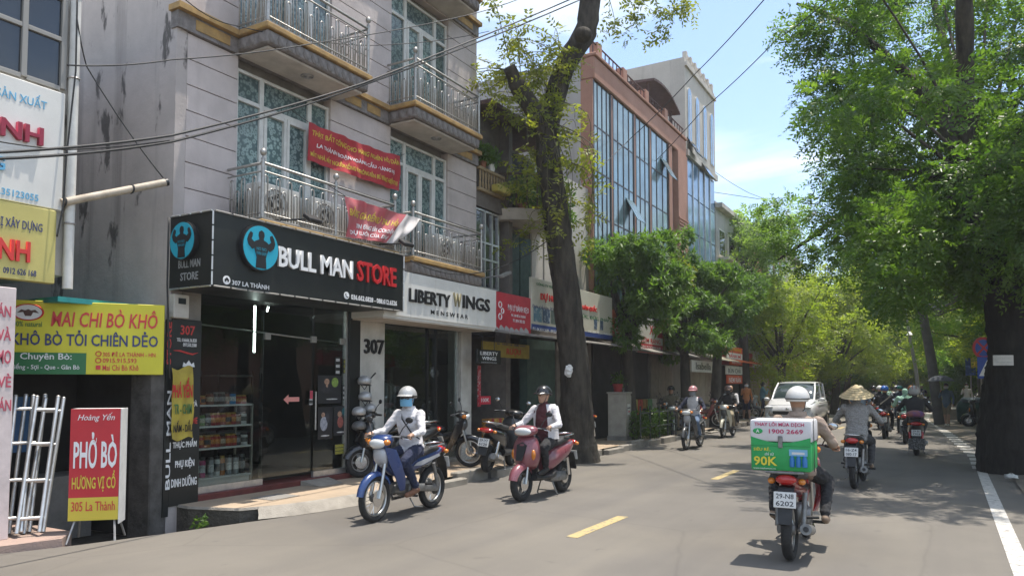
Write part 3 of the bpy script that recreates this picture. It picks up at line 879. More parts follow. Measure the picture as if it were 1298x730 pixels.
# clothes rack and mannequin inside the clothes shop
cr = wthing('clothes_rail', 'steel rail hung with pale shirts inside the clothes shop', 'rail', (-9.9, 11.3, .2))
MB().tube([(-9.9, 10.9, .2), (-9.9, 10.9, 1.75), (-9.9, 12.1, 1.75), (-9.9, 12.1, .2)], .018, n=8).build('rail_frame', M_steel, cr, smooth=50)
shc = [(.45, .46, .45), (.30, .33, .32), (.5, .5, .48), (.42, .10, .10), (.2, .24, .24), (.48, .47, .44), (.38, .40, .40)]
for i in range(9):
    y_ = 10.97 + i * .13
    g = wthing("hanging_shirt", ORD[i] + " shirt from the left on the rail inside the clothes shop", "shirt", (-9.9, y_, .85), "shirts on the clothes rail")
    m_ = MB().loft([[Vector((-9.9 + sx * w, y_ + sy * t, z)) for sx, sy in ((-1, -1), (1, -1), (1, 1), (-1, 1))] for z, w, t in ((.85, .20, .035), (1.2, .19, .03), (1.5, .21, .03), (1.63, .2, .025), (1.70, .06, .02))])
    m_.build('cloth', mat('shirt_%d' % (i % 7), shc[i % 7], .9, var=.2, vscale=9), g)
    MB().tube([(-9.9, y_, 1.69), (-9.9, y_, 1.76)], .004, n=5).build('hook', M_steel, g)
mq = wthing('mannequin', 'beige mannequin torso in the clothes shop window beside the pillar', 'mannequin', (-9.05, 10.55, .2))
q = MB().lathe([(0, .95), (.13, .95), (.15, 1.05), (.13, 1.2), (.17, 1.4), (.185, 1.52), (.12, 1.6), (.055, 1.64), (.05, 1.70), (0, 1.71)], 16, (0, 0, 0))
q.v = [(x * .75 - 9.05, y_ * 1.1 + 10.55, z) for x, y_, z in q.v]
q.build('torso', mat('beige_cloth', (.44, .36, .28), .9), mq, smooth=60)
MB().tube([(-9.05, 10.55, .2), (-9.05, 10.55, .96)], .018, n=8).lathe([(0, .2), (.16, .2), (.16, .215), (0, .22)], 16, (-9.05, 10.55, 0)).build('stand', M_steel, mq, smooth=40)

# ---- helmets hung in a column against the white pillar
M_silver = mat('silver_shell', (.42, .42, .42), .28, metal=.3, var=.2, vscale=7)
hr = wthing('helmet_rack', 'thin black rack pole against the white pillar', 'rack', (FX0 + .12, gf(462), SWZ))
yh = gf(462) + .05
MB().tube([(FX0 + .06, yh, SWZ), (FX0 + .06, yh, 1.75), (FX0 + .12, yh + .08, 1.86)], .014, n=8).lathe([(0, 0), (.16, 0), (.16, .02), (0, .03)], 14, (FX0 + .1, yh, SWZ)).build('pole', M_black, hr, smooth=40)
for i, (u_, v_, side) in enumerate(((462, 483, 0), (463, 503, 0), (455, 522, 0), (469, 518, 0), (455, 540, 0), (467, 537, 0))):
    p = GX(u_, v_, FX0 + .16)
    h = wthing('hung_helmet', ('top', 'second', 'third left', 'third right', 'lowest left', 'lowest right')[i] + ' grey helmet hanging in the column against the white pillar', 'helmet', p, 'helmets hung against the white pillar')
    sh_ = MB().ell(p, (.12, .12, .095), 14, 10); sh_.v = [(x, y_, max(z, p.z - .05)) for x, y_, z in sh_.v]
    sh_.build('shell', M_silver if i != 4 else mat('dark_shell', (.12, .12, .12), .3), h, smooth=60)
    MB().prism([(-.12, 0), (-.08, .09), (.08, .09), (.12, 0)], frame((p.x, p.y, p.z - .05), (0, 1, 0), (1, 0, -.2)), .01).build('peak', M_black, h)
    MB().tube([(p.x, p.y - .1, p.z - .04), (p.x, p.y, p.z - .14), (p.x, p.y + .1, p.z - .04)], .007, n=6).build('strap', M_black, h)
# ================================================================ signs of the townhouse
XB = -7.72
bz0, bz1 = 2.86, 3.79
by0, by1 = GX(270, 300, XB).y, GX(511, 350, XB).y
BS = wthing('shop_sign', 'long black BULL MAN STORE box sign over the gym shop', 'sign', (FX0, (by0 + by1) / 2, bz0))
MB().box(FX0 + .001, XB, by0, by1, bz0, bz1).build('sign_box', M_bsign, BS, bevel=.006)
# bright edging of short strips
def edging(p, q, n, par, r=.012, m=None):
    p, q = Vector(p), Vector(q)
    for i in range(n):
        a, b_ = p.lerp(q, (i + .06) / n), p.lerp(q, (i + .94) / n)
        MB().tube([a, b_], r, n=5).build('edge_strip', m or M_alu, par)
e = .014
edging((XB + e, by0, bz1), (XB + e, by1, bz1), 14, BS); edging((XB + e, by0, bz0), (XB + e, by1, bz0), 14, BS)
edging((XB + e, by0 - e, bz0), (XB + e, by0 - e, bz1), 5, BS); edging((XB + e, by1, bz0), (XB + e, by1, bz1), 4, BS)
edging((FX0 + .02, by0 - e, bz0), (XB, by0 - e, bz0), 4, BS); edging((FX0 + .02, by0 - e, bz1), (XB, by0 - e, bz1), 4, BS)
def muscle_logo(par, M, r):
    """Cyan disc with a black flexing figure, raised on a drum; M places its centre, z out."""
    b = MB().lathe([(r * 1.06, 0), (r * 1.06, .07), (0, .07)], 32); b.v = [tuple(M @ Vector(p)) for p in b.v]
    d = b.build('logo_drum', M_blk, par, smooth=40)
    b = MB().lathe([(r, .071), (r, .076), (0, .076)], 32); b.v = [tuple(M @ Vector(p)) for p in b.v]
    b.build('logo_disc', M_cyan, d, smooth=40)
    fig = [(-.30, -.93), (-.26, -.45), (-.40, -.05), (-.50, -.12), (-.72, .05), (-.80, .28), (-.72, .52), (-.62, .66), (-.50, .60), (-.52, .45), (-.58, .34), (-.42, .22), (-.30, .30), (-.13, .36),
           (-.12, .42), (-.17, .56), (-.14, .72), (0, .80), (.14, .72), (.17, .56), (.12, .42), (.13, .36), (.30, .30), (.42, .22), (.58, .34), (.52, .45), (.50, .60), (.62, .66), (.72, .52), (.80, .28), (.72, .05), (.50, -.12), (.40, -.05), (.26, -.45), (.30, -.93)]
    T = M @ Matrix.Translation((0, 0, .0765))
    MB().prism([(x * r, y_ * r) for x, y_ in fig], T, .006).build('logo_figure', M_blk, d)
    mc = mat('dark_cyan', (.015, .20, .28), .5)
    for i, s in enumerate(('NO NO', 'PAIN GAIN')):
        letters(d, s, mc, M @ Matrix.Translation((0, (-.06 - .20 * i) * r, .083)), w=r * .56, h=r * .15, bold=.02, ext=.002)
lc = GX(326, 315, XB)
muscle_logo(BS, frame((XB, lc.y, lc.z), (0, 1, 0), (0, 0, 1)), .285)
pc = Vector((-8.25, by0, 3.46))
muscle_logo(BS, frame((-8.21, by0, 3.45), (1, 0, 0), (0, 0, 1)), .23)
lx(BS, 'BULL MAN', M_wletter, 352, 312, 446, 338, XB, bold=.035, ext=.03)
lx(BS, 'STORE', M_red, 452, 330, 501, 356, XB, bold=.04, ext=.03)
lx(BS, '307 LA THÀNH', M_wletter, 294, 353.5, 341, 361, XB, bold=.02)
lx(BS, '036.662.6828 - 088.612.6526', M_wletter, 445, 373, 503, 379.5, XB, bold=.03)
def roundel(par, u, v, X, r, glyph):
    c = GX(u, v, X)
    M = frame((X + .001, c.y, c.z), (0, 1, 0), (0, 0, 1))
    b = MB().lathe([(r, 0), (r, .006), (0, .006)], 20); b.v = [tuple(M @ Vector(p)) for p in b.v]
    o = b.build('icon_disc', M_wletter, par, smooth=40)
    if glyph == 'home': MB().prism([(-.55 * r, -.4 * r), (-.55 * r, 0), (-.7 * r, 0), (0, .65 * r), (.7 * r, 0), (.55 * r, 0), (.55 * r, -.4 * r), (.2 * r, -.4 * r), (.2 * r, -.1 * r), (-.2 * r, -.1 * r), (-.2 * r, -.4 * r)], M @ Matrix.Translation((0, 0, .0065)), .003).build('icon', M_blk, o)
    else: MB().tube([M @ Vector((x * r, y_ * r, .008)) for x, y_ in ((-.35, .5), (-.42, .15), (-.1, -.3), (.3, -.5), (.5, -.3))], [.16 * r, .11 * r, .09 * r, .11 * r, .16 * r], n=6).build('icon', M_blk, o)
roundel(BS, 287, 355, XB, .055, 'home'); roundel(BS, 439, 374.5, XB, .055, 'phone')
ys = by0
for s, vv in (('BULL MAN', 334), ('STORE', 350)):
    p = GY(240, vv, ys)
    letters(BS, s, M_greym, frame((p.x, ys - .001, p.z), (1, 0, 0), (0, 0, 1)), w=.42 if s == 'BULL MAN' else .34, h=.10, bold=.02)
# flood lamps on arms over the sign
def flood(y, lab):
    f = wthing('flood_lamp', lab, 'lamp', (XB, y, 3.8), 'flood lamps above the shop signs')
    MB().tube([(FX0 + .5, y - .35, 3.9), (XB + .22, y, 3.93)], .014, n=6).build('arm', M_black, f)
    MB().cbox((XB + .24, y, 3.93), (.16, .24, .06), Matrix.Rotation(R(35), 3, 'Y')).build('lamp_head', M_black, f, bevel=.01)
    MB().cbox((XB + .222, y, 3.905), (.13, .20, .012), Matrix.Rotation(R(35), 3, 'Y')).build('lens', M_alu, f)
flood(GX(380, 300, XB).y, 'black flood lamp on an arm above the word MAN'); flood(GX(500, 306, XB).y, 'black flood lamp on an arm under the torn banner')

# ---- LIBERTY WINGS
XL = -7.85
ly0, ly1 = GX(487, 380, XL).y, GX(629, 380, XL).y
LW = wthing('shop_sign', 'white LIBERTY WINGS box sign with black letters over the clothes shop', 'sign', (FX0, (ly0 + ly1) / 2, 2.75))
M_wsign = mat('white_sign_panel', (0.70, 0.69, 0.65), .45, var=.1, vscale=1.5)
n = 5
for i in range(n):
    a, b_ = ly0 + (ly1 - ly0) * i / n, ly0 + (ly1 - ly0) * (i + 1) / n
    MB().box(XL - .02, XL, a + .002, b_ - .002, 2.80, 3.56).build('sign_panel', M_wsign, LW, bevel=.003)
MB().box(FX0 + .001, XL - .021, ly0, ly1, 2.76, 3.55).build('sign_box', M_wsign, LW)
MB().box(FX0 + .01, XL - .03, ly0 + .02, ly1 - .02, 2.735, 2.759).build('soffit_board', M_soff, LW)
lx(LW, 'LIBERTY', M_blk, 518, 365, 570, 382, XL, bold=.03, ext=.025)
lx(LW, 'W', mat('bronze_lettering', (.30, .27, .17), .35, metal=.3), 574, 371, 584, 388, XL, bold=.03, ext=.025)
lx(LW, 'INGS', M_blk, 586, 373.5, 620, 390.5, XL, bold=.03, ext=.025)
lx(LW, 'MENSWEAR', M_blk, 546, 392.5, 593, 398, XL, bold=.02, ext=.006, space=1.6)
# small hanging sign
XH = -8.1
hs = wthing('hanging_sign', 'small black LIBERTY WINGS hanging sign beside the white pillar', 'sign', (XH, GX(620, 450, XH).y, 2.05))
a, b_ = GX(605, 442, XH), GX(635, 462, XH)
MB().box(XH - .05, XH, a.y, b_.y, b_.z, a.z).build('sign_box', M_bsign, hs, bevel=.008)
lx(hs, 'LIBERTY', M_wletter, 609, 445, 631, 449.5, XH, bold=.01); lx(hs, 'WINGS', M_wletter, 611, 451.5, 629, 456, XH, bold=.01); lx(hs, 'MENSWEAR', M_greym, 610, 458, 630, 460, XH, bold=.01)
for f_ in (.25, .75): MB().tube([(XH - .025, a.y + (b_.y - a.y) * f_, a.z), (XH - .025, a.y + (b_.y - a.y) * f_, a.z + .45)], .008, n=6).build('hanger', M_black, hs)

# ---- the corner boards: 307 board, upright BULL MAN STORE strip and the yellow cloth over it
XC = FX0 + .03
cb = wthing('corner_board', 'tall black 307 board at the shop corner with white lettering', 'sign', (XC, gf(232), .1))
a, b_ = GX(219, 405, XC), GX(251, 637, XC)
MB().box(FX0 + .002, XC, a.y, b_.y, .12, GX(235, 405, XC).z).build('board', M_bsign, cb, bevel=.004)
lx(cb, '307', mat('board_red', (.55, .05, .045), .5), 229, 412, 247, 424, XC, bold=.03)
lx(cb, 'TEL: 0.6666.36.828', M_wletter, 224, 428, 249, 432.5, XC, bold=.01); lx(cb, '097.550.2580', M_wletter, 232, 434.5, 249, 439, XC, bold=.01)
MB().tube([GX(u, v, XC + .004) for u, v in ((220, 444), (228, 444.5), (236, 447), (244, 449), (251, 447))], [.004, .012, .012, .012, .003], n=6).build('red_swash', mat('board_red', (.55, .05, .045)), cb)
for i, (s, u0, u1, v0) in enumerate((('THỰC PHẨM', 219, 249, 556), ('PHỤ KIỆN', 222, 246, 581), ('DINH DƯỠNG', 217, 249, 604))):
    lx(cb, s, M_wletter, u0, v0, u1, v0 + 14, XC, bold=.04)
lx(cb, 'VÀ', M_wletter, 243, 507, 250, 515, XC, bold=.03); lx(cb, 'ME', mat('board_red', (.55, .05, .045)), 244, 529, 250, 537, XC, bold=.03)
_c = GX(239, 461, XC)
MB().prism([(-.09, -.04), (-.075, .02), (-.04, -.005), (0, .045), (.04, -.005), (.075, .02), (.09, -.04)], frame((XC + .001, _c.y, _c.z), (0, 1, 0), (0, 0, 1)), .004).build('crest', M_wletter, cb)
vs_ = wthing('upright_strip_sign', 'narrow upright BULL MAN STORE strip on the building corner', 'sign', (XC, gf(214), .1))
a = GX(211.5, 405, XC)
MB().box(FX0 + .002, XC + .002, a.y, GX(218.6, 405, XC).y, .0, GX(214, 405, XC).z).build('strip', M_bsign, vs_)
for s, va, vb, m_ in (('STORE', 408, 462, mat('board_red', (.55, .05, .045))), ('BULL MAN', 495, 620, M_wletter)):
    c0, c1 = GX(215, va, XC + .003), GX(215, vb, XC + .003)
    letters(vs_, s, m_, frame((XC + .003, c0.y, (c0.z + c1.z) / 2), (0, 0, 1), (0, -1, 0)), w=c0.z - c1.z, h=.062, bold=.03)
# yellow cloth sign
XY = FX0 + .10
yc = wthing('cloth_sign', 'faded yellow cloth sign with red letters tied over the corner board', 'sign', (XY, gf(231), 1.2))
b = MB(); nU, nV = 10, 14
vs = []
for side in (0, 1):
    for j in range(nV + 1):
        for i in range(nU + 1):
            u_ = 218 + (245 - 218) * i / nU; v_ = 466 + (556 - 466) * j / nV
            p = GX(u_, v_ + (3 * math.sin(i * .6) if j in (0, nV) else 0), XY)
            vs.append((XY + .012 * math.sin(i * 1.1 + j * .5) + .01 * math.sin(j * .9) - .003 * side, p.y, p.z))
N = (nU + 1) * (nV + 1)
fs = [(j * (nU + 1) + i, j * (nU + 1) + i + 1, (j + 1) * (nU + 1) + i + 1, (j + 1) * (nU + 1) + i) for j in range(nV) for i in range(nU)]
b.add(vs, fs + [tuple(N + k for k in reversed(f)) for f in fs]).build('cloth', mat('faded_yellow_cloth', (.48, .38, .055), .85, col2=(.33, .25, .05), vscale=5), yc, smooth=170)
lx(yc, 'PHÁ YẾN', M_red, 219, 478, 244, 504, XY + .022, bold=.04); lx(yc, 'TR - CHIM', mat('sign_green', (.06, .16, .05)), 221, 512, 243, 525, XY + .022, bold=.03); lx(yc, 'NẤM - DẦU', M_blk, 220, 533, 244, 548, XY + .022, bold=.03)

# ---- red protest banners
def cloth_banner(name, lab, corners, X, lines, m, sag=.03, white_end=None, seed=1):
    """corners in pixels: TL TR BR BL on plane X; hangs with folds."""
    P = [GX(u, v, X) for u, v in corners]
    t_ = wthing(name, lab, 'banner', (X, (P[0].y + P[1].y) / 2, min(p.z for p in P)))
    nU, nV = 40, 12
    def pt(fu, fv, off=0):
        top = P[0].lerp(P[1], fu); bot = P[3].lerp(P[2], fu)
        p = top.lerp(bot, fv)
        p.z -= sag * math.sin(math.pi * fu) * (1 - fv * .4)
        w = .018 * math.sin(fu * 19 + fv * 5 + seed) + .014 * math.sin(fu * 43 - fv * 7) + .022 * math.sin(fv * 5 + fu * 6)
        return Vector((X + w + off, p.y, p.z))
    def sheet(f0, f1, mm, nm):
        vs = []; 
        for off in (0, -.004):
            for j in range(nV + 1):
                for i in range(nU + 1): vs.append(pt(f0 + (f1 - f0) * i / nU, j / nV, off))
        N = (nU + 1) * (nV + 1)
        fs = [(j * (nU + 1) + i, j * (nU + 1) + i + 1, (j + 1) * (nU + 1) + i + 1, (j + 1) * (nU + 1) + i) for j in range(nV) for i in range(nU)]
        MB().add(vs, fs + [tuple(N + k for k in reversed(f)) for f in fs]).build(nm, mm, t_, smooth=170)
    if white_end: sheet(0, white_end, m, 'cloth'); sheet(white_end, 1, mat('white_cloth', (.62, .58, .56), .9, var=.15, vscale=6), 'folded_back_end')
    else: sheet(0, 1, m, 'cloth')
    for s, f0, f1, v0, v1, mm in lines:
        me = text_mesh(s, 1.0, 1.0, .03, .0015)
        me.materials.append(mm)
        for vtx in me.vertices:
            fu = f0 + (f1 - f0) * (vtx.co.x + .5); fv = v0 + (v1 - v0) * (.5 - vtx.co.y)
            vtx.co = pt(fu, fv, .005 + vtx.co.z)
        link_mesh('lettering', me, t_)
    for c in (0, 1):
        MB().tube([P[c], P[c] + Vector((-.1, -.25 if c == 0 else .25, .12))], .006, n=5).build('tie_cord', M_cable, t_)
    return t_
M_redcl = mat('red_banner_cloth', (.42, .035, .045), .8, var=.2, vscale=3)
M_pinkcl = mat('faded_red_cloth', (.46, .085, .10), .85, col2=(.40, .14, .15), vscale=3)
M_gold = mat('gold_lettering', (.62, .47, .06), .7)
cloth_banner('protest_banner', 'upper red cloth banner with gold and white lettering between the windows', [(391, 155), (507, 198), (507, 242), (391, 203)], -8.44,
             [('THẬT BẤT CÔNG CHO HÀNG NGHÌN HỘ DÂN', .03, .97, .10, .34, M_gold), ('LA THÀNH ĐOẠN HOÀNG CẦU - LÁNG HẠ', .08, .93, .42, .61, M_wletter), ('MẤT NHÀ, MẤT NGUỒN SỐNG VÌ KHÔNG ĐỀN BÙ ĐÚNG HIỆN TẠI', .02, .98, .68, .90, M_gold)], M_redcl, seed=2)
cloth_banner('protest_banner', 'lower faded red banner with one white corner folded back on the railing', [(438, 249), (535, 277), (503, 309), (441, 300)], -7.72,
             [('BẢNG GIÁ ĐỀN BÙ THU HỒI', .03, .74, .18, .46, M_gold), ('XIN ĐỪNG ĐẨY CON DÂN', .16, .74, .52, .72, M_wletter), ('DỰ LUÔN CỦA DÂN', .08, .72, .76, .93, M_wletter)], M_pinkcl, sag=.02, white_end=.77, seed=5)
# ================================================================ near-left building and the alley
XA = -8.75
NA = wthing('signed_building', 'near building at the left edge with white and yellow sign boards', 'building', (XA, 3, 0))
M_awall = stained_wall('cream_old_wall', (0.50, 0.48, 0.44), (.2, .19, .17), 1.2, .4)
ye = GX(86, 200, XA).y
MB().box(-20, XA, -8, ye, 2.9, 6.25).build('wall', M_awall, NA)
MB().box(-20, XA, -8, 3.72, -.5, 2.898).build('wall', M_awall, NA)
MB().box(-12.1, -12, 3.72, ye, -.5, 2.898).build('back_wall', M_dark, NA)
# dark ribbon window with frames and panes
M_dglass = mat('dark_window_glass', (.025, .03, .035), .06, spec=.8)
wz = GX(40, 110, XA).z
fr = MB()
ylist = [GX(u, 60, XA + .02).y for u in (-60, 30, 80)]
zl = [GX(30, 102, XA).z + .03, GX(28, 33, XA).z, 6.1]
for yy in ylist: fr.box(XA + .002, XA + .05, yy - .03, yy + .03, zl[0], zl[2])
for i in range(len(ylist) - 1):
    for z in zl: fr.box(XA + .002, XA + .046, ylist[i] + .03, ylist[i + 1] - .03, z - .025, z + .025)
wo = fr.build('window', mat('grey_frame', (.28, .27, .25), .5), NA, bevel=.004)
for i in range(len(ylist) - 1):
    for j in range(2): MB().box(XA + .002, XA + .014, ylist[i] + .03, ylist[i + 1] - .03, zl[j] + .025, zl[j + 1] - .025).build('pane', M_dglass, wo)
# white board
M_lblue = mat('sign_light_blue', (.13, .40, .62), .5); M_dred = mat('sign_dark_red', (.30, .02, .05), .5)
M_navy = mat('sign_navy', (.04, .05, .16), .5); M_sred = mat('sign_red', (.60, .035, .03), .5)
XS = XA + .09
wb = wthing('sign_board', 'white board with blue and dark red letters on the near-left building', 'sign', (XS, 3.5, 3.4))
MB().box(XA + .002, XS, .5, GX(81, 190, XS).y, GX(60, 264, XS).z, GX(60, 112, XS).z).build('board', M_wsign, wb, bevel=.008)
lx(wb, 'SẢN XUẤT', M_lblue, -4, 104, 60, 121, XS, bold=.01)
lx(wb, 'NH', M_dred, -1, 149, 53, 172, XS, bold=.05, ext=.05)
lx(wb, 'G', M_lblue, -8, 197, 5, 214, XS, bold=.03, ext=.03)
lx(wb, '.35123055', M_lblue, -1, 237, 49, 246, XS, bold=.02)
yb_ = wthing('sign_board', 'yellow board with red and navy letters on the near-left building', 'sign', (XS, 3.4, 2.8))
M_ysign = mat('yellow_sign_panel', (.52, .46, .15), .5, var=.15, vscale=2)
MB().box(XA + .002, XS + .03, .5, GX(69, 310, XS).y, GX(40, 357, XS).z, GX(40, 262, XS).z).build('board', M_ysign, yb_, bevel=.008)
lx(yb_, 'BỊ XÂY DỰNG', M_navy, -4, 271, 54, 288, XS + .03, bold=.01)
lx(yb_, 'NH', M_sred, -3, 301, 37, 328, XS + .03, bold=.05, ext=.03)
lx(yb_, '0912 626 168', M_navy, 4, 338, 46, 346, XS + .03, bold=.02)
wp = wthing('sign_board', 'tall narrow white board with red letters at the left picture edge', 'sign', (XS, 3.4, 1))
XW = XA + .35
MB().box(XA + .2, XW, 2.2, GX(18, 460, XW).y, .07, GX(10, 364, XW).z).build('board', mat('pink_white_panel', (.62, .54, .53), .6, var=.15), wp, bevel=.006)
for i, s in enumerate(('ÁN', 'VÀ', 'MO', 'VÈ', 'RÁN')): lx(wp, s, mat('sign_rose', (.45, .08, .12)), -3 if i != 4 else -8, 383 + i * 30, 14, 401 + i * 30, XW, bold=.03)
# drain pipe down the corner, the bamboo-coloured pole across the alley
dp = wthing('drain_pipe', 'pale upright drain pipe on the corner of the near-left building', 'pipe', (XA + .08, ye + .02, 2.7))
yp = GX(92, 150, XA + .06).y
MB().tube([(XA + .06, yp, 2.75), (XA + .06, yp, 6.9)], .055, n=12).build('pipe', M_wfr, dp, smooth=50)
for z in (3.5, 5.2, 6.2): MB().torus((XA + .06, yp, z), .058, .012, 'z', 14, 6).build('clip', M_steel2, dp)
pp = wthing('pole', 'pale plastic pole sticking out across the alley below the cables', 'pole', GX(80, 257, XA + .1))
a, b_ = GX(78, 257, XA + .1), GX(212, 231, FX0 + .12)
MB().tube([a, b_], .045, n=12).build('tube', mat('aged_white_pipe', (.55, .47, .37), .6, col2=(.36, .30, .23), vscale=7), pp, smooth=50)
MB().tube([b_ - (b_ - a).normalized() * .03, b_ + (b_ - a).normalized() * .004], .047, n=12).build('end_cap', M_blk, pp, smooth=50)
for f_ in (.02, .64): MB().torus(a.lerp(b_, f_), .05, .012, 'y', 12, 5).build('tie', M_cable, pp)

# ---- alley shack
AS = wthing('alley_shack', 'dark shack in the alley under the yellow beef sign', 'shack', (-9.5, 5.4, -.3))
MB().box(-13, -8.9, ye + .02, Y0 - .03, 2.62, 2.68).build('roof', mat('teal_tarp', (.03, .30, .30), .6, var=.3, vscale=3), AS)  # added overhead to keep the alley dark, coloured like the teal tarp
MB().box(-10.6, -10.5, ye + .02, Y0 - .03, -.3, 2.62).build('back_wall', M_dark, AS)  # wall coloured near black to paint the shade inside the alley
MB().box(-10.5, -8.98, Y0 - .06, Y0 - .03, -.3, 2.6).build('dark_side_board', M_dark, AS)  # near-black board added over the side wall to paint the alley's shade
MB().box(-8.97, -8.535, Y0 - .26, Y0 - .03, -.35, 2.45).build('stained_post', mat('grimy_concrete', (.13, .12, .11), .9, col2=(.05, .046, .04), vscale=4, bump=.6, bscale=20, detail=9), AS, bevel=.015)
# small bright gap with blue things at the back
MB().box(-10.45, -10.2, 4.9, 5.25, .8, 1.5).build('crate', mat('blue_plastic', (.05, .15, .32), .5), AS)
MB().box(-10.3, -9.7, 5.2, 5.8, -.3, .5).build('counter', M_conc, AS)

# ---- yellow MAI CHI BO KHO sign
d0, d1 = 8.72, 9.36
A_, B_, C_ = DP(13, 379.5, d0), DP(209, 382, d1), DP(13, 474, d0)
rv = Vector((B_.x - A_.x, B_.y - A_.y, 0)); wS = rv.length; hS = A_.z - C_.z
zc = (A_.z + C_.z) / 2
cS = Vector(((A_.x + B_.x) / 2, (A_.y + B_.y) / 2, zc))
MS = frame(cS, rv, (0, 0, 1))
ms = wthing('food_sign', 'bright yellow dried beef sign board across the alley', 'sign', (cS.x, cS.y, zc - hS / 2))
def pan(nm, par, x0, x1, y0, y1, z0, z1, m, bevel=0, M=None):
    M = M or MS
    b = MB().box(x0, x1, y0, y1, z0, z1); b.v = [tuple(M @ Vector(p)) for p in b.v]
    return b.build(nm, m, par, bevel=bevel)
M_byel = mat('bright_yellow_panel', (.66, .60, .04), .5, var=.08, vscale=2)
M_sgreen = mat('sign_dark_green', (.03, .17, .06), .5); M_bred = mat('beef_red', (.62, .045, .05), .5)
pan('board', ms, -wS / 2, wS / 2, -hS / 2, hS / 2, -.06, 0, M_byel, .006)
def sgn(par, s, m, px, py, qx, qy, M, w, h, u0, v0, u1, v1, **k):
    """px box (px..qx, py..qy) measured inside the board's pixel box (u0..u1, v0..v1)."""
    x = ((px + qx) / 2 - u0) / (u1 - u0) - .5; y_ = .5 - ((py + qy) / 2 - v0) / (v1 - v0)
    return letters(par, s, m, M @ Matrix.Translation((x * w, y_ * h, .002)), w=(qx - px) / (u1 - u0) * w, h=(qy - py) / (v1 - v0) * h, **k)
bx_ = (13, 380, 209, 472)
S = lambda s, m, px, py, qx, qy, **k: sgn(ms, s, m, px, py, qx, qy, MS, wS, hS, *bx_, **k)
S('MAI CHI BÒ KHÔ', M_bred, 63, 388, 200, 412, bold=.02, shear=.15, ext=.006)
S('KHÔ BÒ TỎI CHIÊN DẺO', M_navy, 16, 416, 201, 436, bold=.03, ext=.006)
gx0, gx1 = -wS / 2, -wS / 2 + wS * .485
pan('green_band', ms, gx0, gx1, -hS / 2, -hS / 2 + hS * .295, .001, .005, M_sgreen)
S('Chuyên Bò:', M_wletter, 27, 445.5, 90, 456, bold=.02, ext=.008); S('Miếng - Sợi - Que - Gân Bò', M_wletter, 15, 458.5, 100, 467.5, bold=.02, ext=.008)
S('305 ĐÊ LA THÀNH - HN', M_bred, 129, 442, 198, 449, bold=.01); S('0915.915.593', M_bred, 129, 451, 173, 457, bold=.02); S('Mai Chi Bò Khô', M_bred, 129, 459.5, 176, 467, bold=.01)
for yy, g in ((445.5, 0), (454, 1), (463, 2)):
    y_ = .5 - (yy - 380) / 92
    b = MB().torus((0, 0, 0), .028, .006, 'z', 14, 5) if g < 2 else MB().cbox((0, 0, 0), (.05, .05, .008))
    T = MS @ Matrix.Translation(((123.5 - 13) / 196 * wS - wS / 2, y_ * hS, .004)); b.v = [tuple(T @ Vector(p)) for p in b.v]
    b.build('icon', M_bred, ms, smooth=50 if g < 2 else None)
T = MS @ Matrix.Translation(((35 - 13) / 196 * wS - wS / 2, (.5 - (395 - 380) / 92) * hS, .001))
b = MB().lathe([(.155, 0), (.155, .004), (0, .004)], 28); b.v = [tuple(T @ Vector((x, y_ * .62, z))) for x, y_, z in b.v]; lg = b.build('logo_oval', M_wletter, ms)
b = MB().torus((0, 0, 0), .15, .011, 'z', 28, 5); b.v = [tuple(T @ Vector((x, y_ * .62, z + .004))) for x, y_, z in b.v]; b.build('logo_ring', M_bred, lg, smooth=50)
b = MB().prism([(-.11, -.01), (-.07, .03), (-.03, .02), (0, .035), (.03, .02), (.07, .03), (.11, -.01), (.05, .0), (.03, -.045), (-.03, -.045), (-.05, .0)], T @ Matrix.Translation((0, 0, .005)), .003); b.build('logo_head', mat('logo_brown', (.10, .05, .04)), lg)
S('100% natural', M_sgreen, 15, 406.5, 52, 413, bold=.0)

# ---- PHO BO board on legs
d = 8.05
A_, B_, C_ = DP(90, 518, d - .02), DP(153, 515, d + .1), DP(90, 659, d - .02)
rv = Vector((B_.x - A_.x, B_.y - A_.y, 0)); wP = rv.length; hP = A_.z - C_.z
cP = Vector(((A_.x + B_.x) / 2, (A_.y + B_.y) / 2, (A_.z + C_.z) / 2))
MP = frame(cP, rv, (0, 0, 1))
ph = wthing('food_sign', 'red and yellow beef noodle board standing on metal legs before the alley', 'sign', (cP.x, cP.y, -.2))
M_pred = mat('poster_red', (.52, .025, .035), .5, var=.1, vscale=3)
hy = hP * .205
pan('red_field', ph, -wP / 2, wP / 2, -hP / 2 + hy, hP / 2, -.02, 0, M_pred, 0, MP)
pan('yellow_field', ph, -wP / 2, wP / 2, -hP / 2, -hP / 2 + hy - .001, -.02, 0, mat('poster_yellow', (.66, .52, .06), .5), 0, MP)
pan('back_board', ph, -wP / 2, wP / 2, -hP / 2, hP / 2, -.26, -.021, M_white, .004, MP)
pan('white_side', ph, wP / 2 + .001, wP / 2 + .012, -hP / 2 - .05, hP / 2 + .002, -.27, .0, mat('white_vinyl', (.66, .65, .63), .5, var=.15, vscale=6), .004, MP)
bx2 = (90, 516, 153, 658)
S2 = lambda s, m, px, py, qx, qy, **k: sgn(ph, s, m, px, py, qx, qy, MP, wP, hP, *bx2, **k)
S2('Hoàng Yến', M_wletter, 99, 521, 146, 533, bold=.0, shear=.3); S2('PHỞ BÒ', M_wletter, 95, 546, 150, 592, bold=.04)
M_pyel = mat('poster_yellow', (.66, .52, .06)); S2('HƯƠNG VỊ CỔ', M_pyel, 94, 595, 149, 622, bold=.03); S2('305 La Thành', M_bred, 94, 634, 149, 646, bold=.0)
